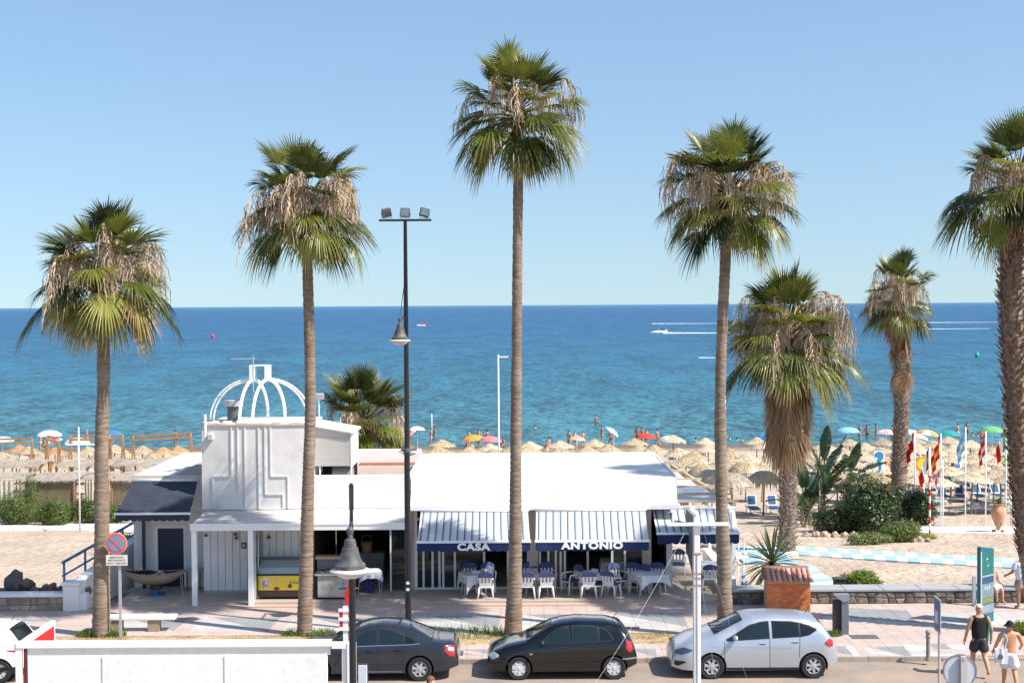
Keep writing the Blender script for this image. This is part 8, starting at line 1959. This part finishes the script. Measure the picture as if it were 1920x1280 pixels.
def buoy(label, px_, py_, c_, r):
 p = sea_at(px_, py_); T = thing('buoy', label, 'buoy', (p.x, p.y, SEA_Z)); q = MB(); q.lathe([(0, -.2), (r * .8, -.1), (r, r * .5), (r * .9, r * 1.2), (r * .5, r * 1.8), (r * .2, r * 2.3), (0, r * 2.35)], 14); mesh_part(q.mesh('float', c_, smooth='auto'), 'float', T)
 q = MB(); q.tube([(0, 0, r * 2.2), (0, 0, r * 2.8)], r * .08, 5); mesh_part(q.mesh('ring', DKGREY), 'ring', T)
buoy('red buoy on the sea right of the first palm', 399, 633, mat('buoy_red', (.70, .03, .06), .5), .75)
buoy('green buoy on the sea left of the right edge palm', 1832, 669, mat('buoy_green', (.02, .38, .25), .5), .55)
# ================================================================ PEOPLE
SKINS = [mat('skin_%s' % n_, c_, .55, var=.05, scale=6) for n_, c_ in (('tan', (.50, .27, .16)), ('brown', (.34, .17, .10)), ('fair', (.62, .38, .27)))]
HAIRD = mat('dark_hair', (.02, .014, .01), .7, var=.3, scale=20)
def skinned(name, nodes, edges, mt, parent, sub=2, root=0, smooth=True):
 """nodes: list of (pos, rx, ry)"""
 me = bpy.data.meshes.new(name); me.from_pydata([n_[0] for n_ in nodes], edges, []); o = bpy.data.objects.new(name, me); COL.objects.link(o)
 md = o.modifiers.new('s', 'SKIN'); md.use_smooth_shade = True; md.branch_smoothing = .6
 sv = me.skin_vertices[0].data
 for i, n_ in enumerate(nodes): sv[i].radius = (n_[1] * 1.24, n_[2] * 1.24); sv[i].use_root = (i == root)
 if sub: sd = o.modifiers.new('d', 'SUBSURF'); sd.levels = sub; sd.render_levels = sub
 dg = bpy.context.evaluated_depsgraph_get(); dg.update(); nm = bpy.data.meshes.new_from_object(o.evaluated_get(dg)); nm.name = name
 bpy.data.objects.remove(o); bpy.data.meshes.remove(me)
 nm.materials.clear(); nm.materials.append(mt)
 for p in nm.polygons: p.use_smooth = True
 return nm
def V3(*a): return Vector(a)
def pose_joints(h=1.75, stride=0.0, arm_l=(0, .1), arm_r=(0, -.1), lean=0.0, sit=False, bend_l=.15, bend_r=.15, wide=1.0):
 """figure faces +Y, standing at the origin; returns joint dictionary"""
 s = h / 1.75; J = {}
 hip = .93 if not sit else .50
 J['pelvis'] = V3(0, 0, hip + .02); J['belly'] = V3(0, lean * .1, hip + .16); J['chest'] = V3(0, lean * .25, hip + .36); J['neckb'] = V3(0, lean * .35, hip + .50); J['neck'] = V3(0, lean * .38 + .01, hip + .58); J['head0'] = V3(0, lean * .4 + .02, hip + .66); J['head1'] = V3(0, lean * .4 + .02, hip + .76)
 for sd, nm_, st in ((-1, 'l', stride), (1, 'r', -stride)):
  J['hip' + nm_] = V3(sd * .095, 0, hip - .02)
  if sit:
   J['knee' + nm_] = V3(sd * .12, .44, hip - .02); J['ankle' + nm_] = V3(sd * .12, .46, .09); J['toe' + nm_] = V3(sd * .14, .62, .04)
  else:
   J['knee' + nm_] = V3(sd * .10, st * .24 + .03, .50); J['ankle' + nm_] = V3(sd * .10, st * .46 - (.14 if st < 0 else 0), .085 + (.05 if st < -.1 else 0)); J['toe' + nm_] = J['ankle' + nm_] + V3(sd * .02, .15, -.05)
   J['heel' + nm_] = J['ankle' + nm_] + V3(0, -.04, -.04)
 for sd, nm_, ar, be in ((-1, 'l', arm_l, bend_l), (1, 'r', arm_r, bend_r)):
  sh_ = V3(sd * .185 * wide, lean * .33, hip + .47); J['sh' + nm_] = sh_
  out, fw = ar
  d = V3(sd * (.10 + out), fw, -1).normalized(); el = sh_ + d * .29; J['el' + nm_] = el
  d2 = V3(sd * (.02 + out * .3), fw + be * 2.2, -1 + be * .8).normalized(); wr = el + d2 * .25; J['wr' + nm_] = wr; J['hand' + nm_] = wr + d2 * .09; J['hd' + nm_] = d2
 for k in J: J[k] = J[k] * s
 return J, s
def body_mesh(J, s, mt, sub=2, female=False, fingers=True, wide=1.0):
 N = []; E = []; I = {}
 def n(k, rx, ry): I[k] = len(N); N.append((J[k], rx * s, ry * s)); return I[k]
 n('pelvis', .15, .115); n('belly', .135 * wide, .10); n('chest', .165 * wide, .115); n('neckb', .10, .075); n('neck', .050, .052); n('head0', .072, .082); n('head1', .074, .092)
 for a, b_ in (('pelvis', 'belly'), ('belly', 'chest'), ('chest', 'neckb'), ('neckb', 'neck'), ('neck', 'head0'), ('head0', 'head1')): E.append((I[a], I[b_]))
 for q in 'lr':
  n('hip' + q, .095, .095); n('knee' + q, .055, .055); 
  J['calf' + q] = J['knee' + q].lerp(J['ankle' + q], .32) + V3(0, -.015, 0); n('calf' + q, .052, .052)
  n('ankle' + q, .033, .035); n('toe' + q, .035, .022)
  J['thigh' + q] = J['hip' + q].lerp(J['knee' + q], .45); n('thigh' + q, .084, .084)
  for a, b_ in (('pelvis', 'hip' + q), ('hip' + q, 'thigh' + q), ('thigh' + q, 'knee' + q), ('knee' + q, 'calf' + q), ('calf' + q, 'ankle' + q), ('ankle' + q, 'toe' + q)): E.append((I[a], I[b_]))
  n('sh' + q, .056, .056); J['ua' + q] = J['sh' + q].lerp(J['el' + q], .45); n('ua' + q, .046, .046); n('el' + q, .036, .036); n('wr' + q, .024, .026); n('hand' + q, .020, .036)
  for a, b_ in (('chest' if False else 'neckb', 'sh' + q), ('sh' + q, 'ua' + q), ('ua' + q, 'el' + q), ('el' + q, 'wr' + q), ('wr' + q, 'hand' + q)): E.append((I[a], I[b_]))
 me = skinned('body', N, E, mt, None, sub)
 if fingers:
  bm = bmesh.new(); bm.from_mesh(me)
  q_ = MB()
  for q in 'lr':
   sd = -1 if q == 'l' else 1
   h0 = J['hand' + q]; d = J['hd' + q] / s; side = d.cross(V3(sd, 0, 0)).normalized()
   for k in range(4):
    b0 = h0 + side * (k - 1.5) * .017 * s + d * .01 * s; L_ = (.062, .072, .068, .052)[k] * s
    q_.tube([b0, b0 + d * L_ * .5 + V3(-sd * .006, 0, 0), b0 + d * L_ + V3(-sd * .022, 0, 0)], [.0095 * s, .0085 * s, .006 * s], 6)
   t0 = J['wr' + q].lerp(h0, .5) + side * .022 * s * (1 if side.y > 0 else -1)
   fwd = V3(0, 1, 0); q_.tube([t0, t0 + (d * .6 + fwd * .8).normalized() * .035 * s, t0 + (d + fwd * .5).normalized() * .062 * s], [.011 * s, .010 * s, .007 * s], 6)
  hc = J['head0'].lerp(J['head1'], .4)
  q_.add([hc + V3(-.012, .085, -.03) * s, hc + V3(.012, .085, -.03) * s, hc + V3(0, .115, -.028) * s, hc + V3(0, .085, .02) * s], [(0, 1, 2), (1, 3, 2), (3, 0, 2)])
  for sd in (-1, 1): q_.tube([hc + V3(sd * .074, .0, -.03) * s, hc + V3(sd * .084, -.008, .0) * s, hc + V3(sd * .076, 0, .025) * s], [.008 * s, .014 * s, .008 * s], 6)
  b0 = len(bm.verts); vs_ = [bm.verts.new(v) for v in q_.v]
  for f in q_.f:
   try: nf = bm.faces.new([vs_[i] for i in f]); nf.smooth = True
   except ValueError: pass
  bm.to_mesh(me); bm.free()
 return me
def shorts_mesh(J, s, mt, length=.6, r=1.18, sub=2):
 N = [(J['pelvis'] + V3(0, 0, .04) * s, .158 * s * r / 1.1, .122 * s * r / 1.1), (J['pelvis'] - V3(0, 0, .03) * s, .155 * s * r / 1.1, .122 * s * r / 1.1)]; E = [(0, 1)]
 for q in 'lr':
  h = J['hip' + q]; k = J['knee' + q]; i = len(N); N.append((h, .100 * s * r, .102 * s * r)); N.append((h.lerp(k, length), .088 * s * r, .090 * s * r)); E += [(1, i), (i, i + 1)]
 return skinned('shorts', N, E, mt, None, sub)
def shirt_mesh(J, s, mt, sleeve=0.0, r=1.12, low=-.02, sub=2, wide=1.0):
 N = [(J['pelvis'] + V3(0, 0, low - .04) * s, .150 * s * r, .112 * s * r), (J['belly'], .138 * s * r * wide, .102 * s * r), (J['chest'], .166 * s * r * wide, .116 * s * r), (J['neckb'] - V3(0, 0, .01) * s, .10 * s * r, .075 * s * r)]; E = [(0, 1), (1, 2), (2, 3)]
 for q in 'lr':
  i = len(N); N.append((J['sh' + q], .058 * s * r, .058 * s * r)); E.append((3, i))
  if sleeve: N.append((J['sh' + q].lerp(J['el' + q], sleeve), .056 * s * r, .056 * s * r)); E.append((i, i + 1))
 return skinned('shirt', N, E, mt, None, sub)
def cap_mesh(J, s, mt, kind='hair'):
 q = MB(); bm = bmesh.new(); bmesh.ops.create_uvsphere(bm, u_segments=16, v_segments=10, radius=1)
 hc = J['head0'].lerp(J['head1'], .55)
 cut = {'hair': -.15, 'cap': .05, 'bucket': .0, 'long': -.2}[kind]
 for v in list(bm.verts):
  if v.co.z < cut and (kind != 'long' or v.co.y > .1): 
   if kind in ('cap', 'bucket') or v.co.y > -.35 or v.co.z < -.75: bm.verts.remove(v)
 for v in bm.verts: v.co = hc + V3(v.co.x * .088, v.co.y * .104 - .006, v.co.z * .098 + .01) * s
 if kind == 'bucket':
  bm.verts.ensure_lookup_table()
  n_ = 16; ring0 = []; ring1 = []
  for i in range(n_):
   a = 2 * math.pi * i / n_; ring0.append(bm.verts.new(hc + V3(.09 * math.cos(a), .105 * math.sin(a) - .006, .02) * s)); ring1.append(bm.verts.new(hc + V3(.155 * math.cos(a), .165 * math.sin(a) - .006, -.035) * s))
  for i in range(n_): bm.faces.new([ring0[i], ring0[(i + 1) % n_], ring1[(i + 1) % n_], ring1[i]])
 if kind == 'cap':
  vs_ = [bm.verts.new(hc + V3(a * .07, b_, .03) * s) for a, b_ in ((-1, .08), (1, .08), (.8, .16), (0, .19), (-.8, .16))]; bm.faces.new(vs_)
 for f in bm.faces: f.smooth = True
 me = bpy.data.meshes.new(kind); bm.to_mesh(me); bm.free(); me.materials.append(mt); return me
TEALX = None
def person(label, loc, rz, J, s, skin, parts, group=None, sub=2, fingers=True, wide=1.0):
 T = thing('person', label, 'person', loc, group, rz)
 mesh_part(body_mesh(J, s, skin, sub, fingers=fingers, wide=wide), 'body', T)
 for nm_, me in parts: mesh_part(me, nm_, T)
 return T
c = G(1836, 1258)
J, s = pose_joints(1.86, stride=.42, arm_l=(.22, .05), arm_r=(.24, -.08), bend_l=.12, bend_r=.16, wide=1.12)
BLK = mat('black_cotton', (.008, .008, .009), .9, var=.2); DGS = mat('dark_shorts', (.035, .038, .05), .9, var=.1)
person('man in black tank top, dark shorts and white cap walking away past the teal board', (c.x, c.y, .02), R(6), J, s, SKINS[0],
    [('shirt', shirt_mesh(J, s, BLK, 0, 1.13, -.10, wide=1.08)), ('shorts', shorts_mesh(J, s, DGS, .88)), ('cap', cap_mesh(J, s, mat('white_cap', (.75, .72, .66), .8), 'cap'))], wide=1.1)
q = MB(); sx_ = c.x + .27
q.obox((0, 0, 0), (.05, .34, .62), Matrix.Rotation(R(6), 3, 'Y')); me = q.mesh('bodyboard', mat('teal_foam', (.01, .16, .15), .6)); o = bpy.data.objects.new('bodyboard', me); COL.objects.link(o); o.location = (c.x + .20, c.y + .08, 1.10); tagit(o, 'dark teal bodyboard held under the right arm of the man in black', 'bodyboard')
c = G(1893, 1292, 0)
J, s = pose_joints(1.74, stride=.36, arm_l=(.34, .1), arm_r=(.36, .25), bend_l=.25, bend_r=.4, wide=1.12)
WSH = mat('white_shorts', (.72, .74, .78), .85, var=.06, scale=8)
PB = person('shirtless tanned man in black bucket hat and white shorts walking away at the bottom right', (c.x, c.y, 0), R(-4), J, s, mat('skin_sunburnt', (.56, .26, .13), .5, var=.08, scale=5),
    [('shorts', shorts_mesh(J, s, WSH, .98, 1.3)), ('bucket_hat', cap_mesh(J, s, BLK, 'bucket'))], wide=1.12)
q = MB(); q.tube([J['shl'] + V3(.05, -.07, .06), J['chest'] + V3(-.1, -.13, .0), J['belly'] + V3(-.17, -.15, -.02)], .022, 6, sx=.5)
q.tube([J['shl'] + V3(.05, -.07, .06), J['chest'] + V3(-.17, -.07, .0), J['belly'] + V3(-.24, -.1, -.02)], .02, 6, sx=.5)
bc_ = J['belly'] + V3(-.24, -.10, -.2)
q.grid(lambda u, v: tuple(bc_ + V3((u - .5) * .30, -.05 + .02 * math.sin(u * 9), .18 - v * .38)), 8, 8); q.grid(lambda u, v: tuple(bc_ + V3((u - .5) * .30, .05 - .02 * math.sin(u * 9), .18 - v * .38)), 8, 8)
q.hexa([tuple(bc_ + V3(a, b_, z)) for z in (-.20, .17) for a, b_ in ((-.15, -.05), (.15, -.05), (.15, .05), (-.15, .05))])
me = q.mesh('tote_bag', mat('white_tote', (.70, .70, .70), .9, var=.08)); o = bpy.data.objects.new('tote_bag', me); COL.objects.link(o); o.location = (c.x, c.y, 0); o.rotation_euler = (0, 0, R(-4)); tagit(o, 'white cloth tote bag with dark print hanging from the shirtless man\'s left shoulder', 'bag')
q = MB(); q.lathe([(0, 0), (.07, 0), (.07, .004), (0, .004)], 12, tuple(bc_ + V3(-.03, -.078, -.02)), axis='y'); pm = q.mesh('print', mat('print_dark', (.12, .12, .16), .8, var=.5, scale=30)); po = bpy.data.objects.new('print', pm); COL.objects.link(po); po.parent = o
c = (X(1915, 44.3), 44.2, .12)
J, s = pose_joints(1.80, stride=.05, arm_l=(.25, .2), arm_r=(.2, .1), bend_l=.45, bend_r=.4, wide=1.15)
person('man in pale shirt and beige shorts standing at the stone wall, right edge', c, R(20), J, s, SKINS[1],
    [('shirt', shirt_mesh(J, s, mat('pale_shirt', (.62, .68, .78), .9), .75, 1.25, -.08, wide=1.1)), ('shorts', shorts_mesh(J, s, mat('beige_shorts', (.32, .26, .21), .9), .8, 1.25)), ('hair', cap_mesh(J, s, HAIRD, 'hair'))], wide=1.15)
c = (X(1866, 45.0), 45.35, .14)
J, s = pose_joints(1.65, sit=True, arm_l=(.05, .4), arm_r=(.05, .4), bend_l=.5, bend_r=.5)
person('seated person in pale dress on the stone wall behind the teal board', (c[0], c[1], .12), R(200), J, s, SKINS[0],
    [('dress', shorts_mesh(J, s, mat('pale_dress', (.60, .64, .74), .9), .95, 1.45)), ('top', shirt_mesh(J, s, mat('pink_top', (.55, .30, .26), .9), 0, 1.12)), ('hair', cap_mesh(J, s, HAIRD, 'hair'))])
hd = AT(806, 1275, 30.5)
J, s = pose_joints(1.66, stride=.3, wide=1.0)
hz = J['head0'].lerp(J['head1'], .5).z
person('passer-by whose brown-haired head just enters the bottom edge by the saloon', (hd.x, 30.5, hd.z - hz), R(-60), J, s, SKINS[2], [('shirt', shirt_mesh(J, s, mat('pink_shirt', (.55, .3, .3), .9), .5, 1.12)), ('shorts', shorts_mesh(J, s, DGS, .6)), ('hair', cap_mesh(J, s, mat('brown_hair', (.14, .06, .03), .7), 'hair'))])
# bathers -------------------------------------------------------
VAR = []
SUITC = [mat('suit_%s' % n_, c_, .8) for n_, c_ in (('black', (.015, .015, .02)), ('blue', (.02, .08, .35)), ('red', (.5, .03, .04)), ('navy', (.01, .02, .08)), ('pink', (.6, .2, .3)), ('white', (.7, .7, .7)))]
def bather_parts(kind, skin, suit):
 if kind == 'stand': J, s = pose_joints(1.72, stride=.06, arm_l=(.15, .1), arm_r=(.2, -.05))
 elif kind == 'walk': J, s = pose_joints(1.74, stride=.4, arm_l=(.1, .4), arm_r=(.1, -.3))
 elif kind == 'hands': J, s = pose_joints(1.68, stride=.0, arm_l=(.6, .2), arm_r=(.6, .2), bend_l=.6, bend_r=.6)
 elif kind == 'sit': J, s = pose_joints(1.7, sit=True, arm_l=(.1, .4), arm_r=(.1, .4), bend_l=.3, bend_r=.3)
 b_ = body_mesh(J, s, skin, 1, fingers=False); sh_ = shorts_mesh(J, s, suit, .5, 1.15, 1); hr = cap_mesh(J, s, HAIRD, 'hair')
 return [('body', b_), ('swimwear', sh_), ('hair', hr)]
BPR = {}
def bather(label, px_, py_foot, kind, sk, su, rz, top=None, water=0.0):
 if water: p = G(px_, py_foot, SEA_Z); z = SEA_Z - water
 else: p = GT(px_, py_foot); z = max(zs(p.y), SEA_Z - .3)
 key = (kind, sk, su)
 if key not in BPR:
  T = thing('person', label, 'person', (p.x, p.y, z), 'bathers on the beach', rz)
  for nm_, me in bather_parts(kind, SKINS[sk], SUITC[su]): mesh_part(me, nm_, T)
  BPR[key] = T
 else: T = copy_tree(BPR[key], loc=(p.x, p.y, z), rz=rz, label=label)
 return T
BL_ = [('bather standing with back turned above the orange parasol', 898, 838, 'stand', 0, 0, 3), ('bather right of the standing one above the pink parasol', 914, 839, 'walk', 1, 1, 1), ('bather partly hidden by the orange parasol', 880, 841, 'stand', 2, 4, 2),
    ('person seated in shade under the orange parasol', 876, 852, 'sit', 1, 3, 2), ('person seated in a pink suit under the orange parasol', 884, 856, 'sit', 2, 4, 3), ('bather crouched left of the pink umbrella group', 1030, 845, 'sit', 0, 0, 1),
    ('bather seated just in front of the crouched one', 1026, 852, 'sit', 0, 5, 2), ('leftmost of the group of three standing bathers', 1067, 841, 'stand', 0, 4, 2.5), ('middle bather of the group of three', 1078, 842, 'hands', 2, 0, 3), ('rightmost of the group of three, in blue trunks', 1093, 841, 'hands', 0, 1, 3.4),
    ('bather in the water right of the group of three', 1118, 812, 'stand', 1, 0, 1), ('child-like figure wading left of the tilted parasol', 1129, 830, 'stand', 0, 4, 2), ('dark bather standing at the water below the tilted parasol', 1145, 838, 'walk', 1, 0, 1), ('bather in black left of the red parasol', 1195, 832, 'stand', 1, 0, 3), ('bather just behind the red parasol', 1204, 834, 'stand', 0, 4, 2), ('bather whose head shows over the red parasol', 1212, 838, 'stand', 0, 0, 3),
    ('bather in dark shorts right of the red parasol', 1233, 838, 'walk', 0, 0, 1.2), ('figure at the waterline behind the thin pole', 815, 832, 'stand', 1, 0, 2), ('bather left of the tall lighting mast', 808, 836, 'stand', 0, 5, 2), ('bather by the white umbrella left of the tallest palm', 944, 845, 'sit', 1, 0, 2),
    ('bather in blue standing beyond the banana clump', 1626, 828, 'stand', 1, 3, 3), ('bather seen side on right of the one in blue', 1643, 826, 'walk', 1, 0, 1.6), ('bather in pink just left of the far palm', 1672, 830, 'stand', 2, 4, 2), ('bather in the shade of the far palm trunk', 1677, 832, 'stand', 0, 0, 2.2),
    ('bather right of the teal parasol', 1796, 826, 'walk', 0, 5, 1), ('tall bather behind the light blue flag pole', 1813, 822, 'stand', 1, 0, 3), ('bather standing left of the light green parasol', 1841, 836, 'stand', 0, 1, 3), ('bather under the light green parasol', 1880, 830, 'hands', 0, 4, 2), ('bather near the waterline left of the light blue parasol', 1612, 828, 'stand', 0, 5, 2),
    ('person by the red and white parasol on the left beach', 84, 845, 'sit', 1, 0, 2), ('person near the large white parasol on the left beach', 76, 846, 'stand', 0, 5, 2), ('bather at the timber frame left of the tower', 330, 838, 'stand', 1, 0, 1)]
for a in BL_: bather(*a)
for i, (px_, py_) in enumerate([(1003, 803), (1382, 826), (1391, 827), (1823, 817), (1833, 817), (1368, 824), (766, 818), (1305, 826)]):
 bather('head of a swimmer in the sea, %s of all the swimmers' % ORD[i], px_, py_, 'stand', i % 3, 0, i, water=1.35)
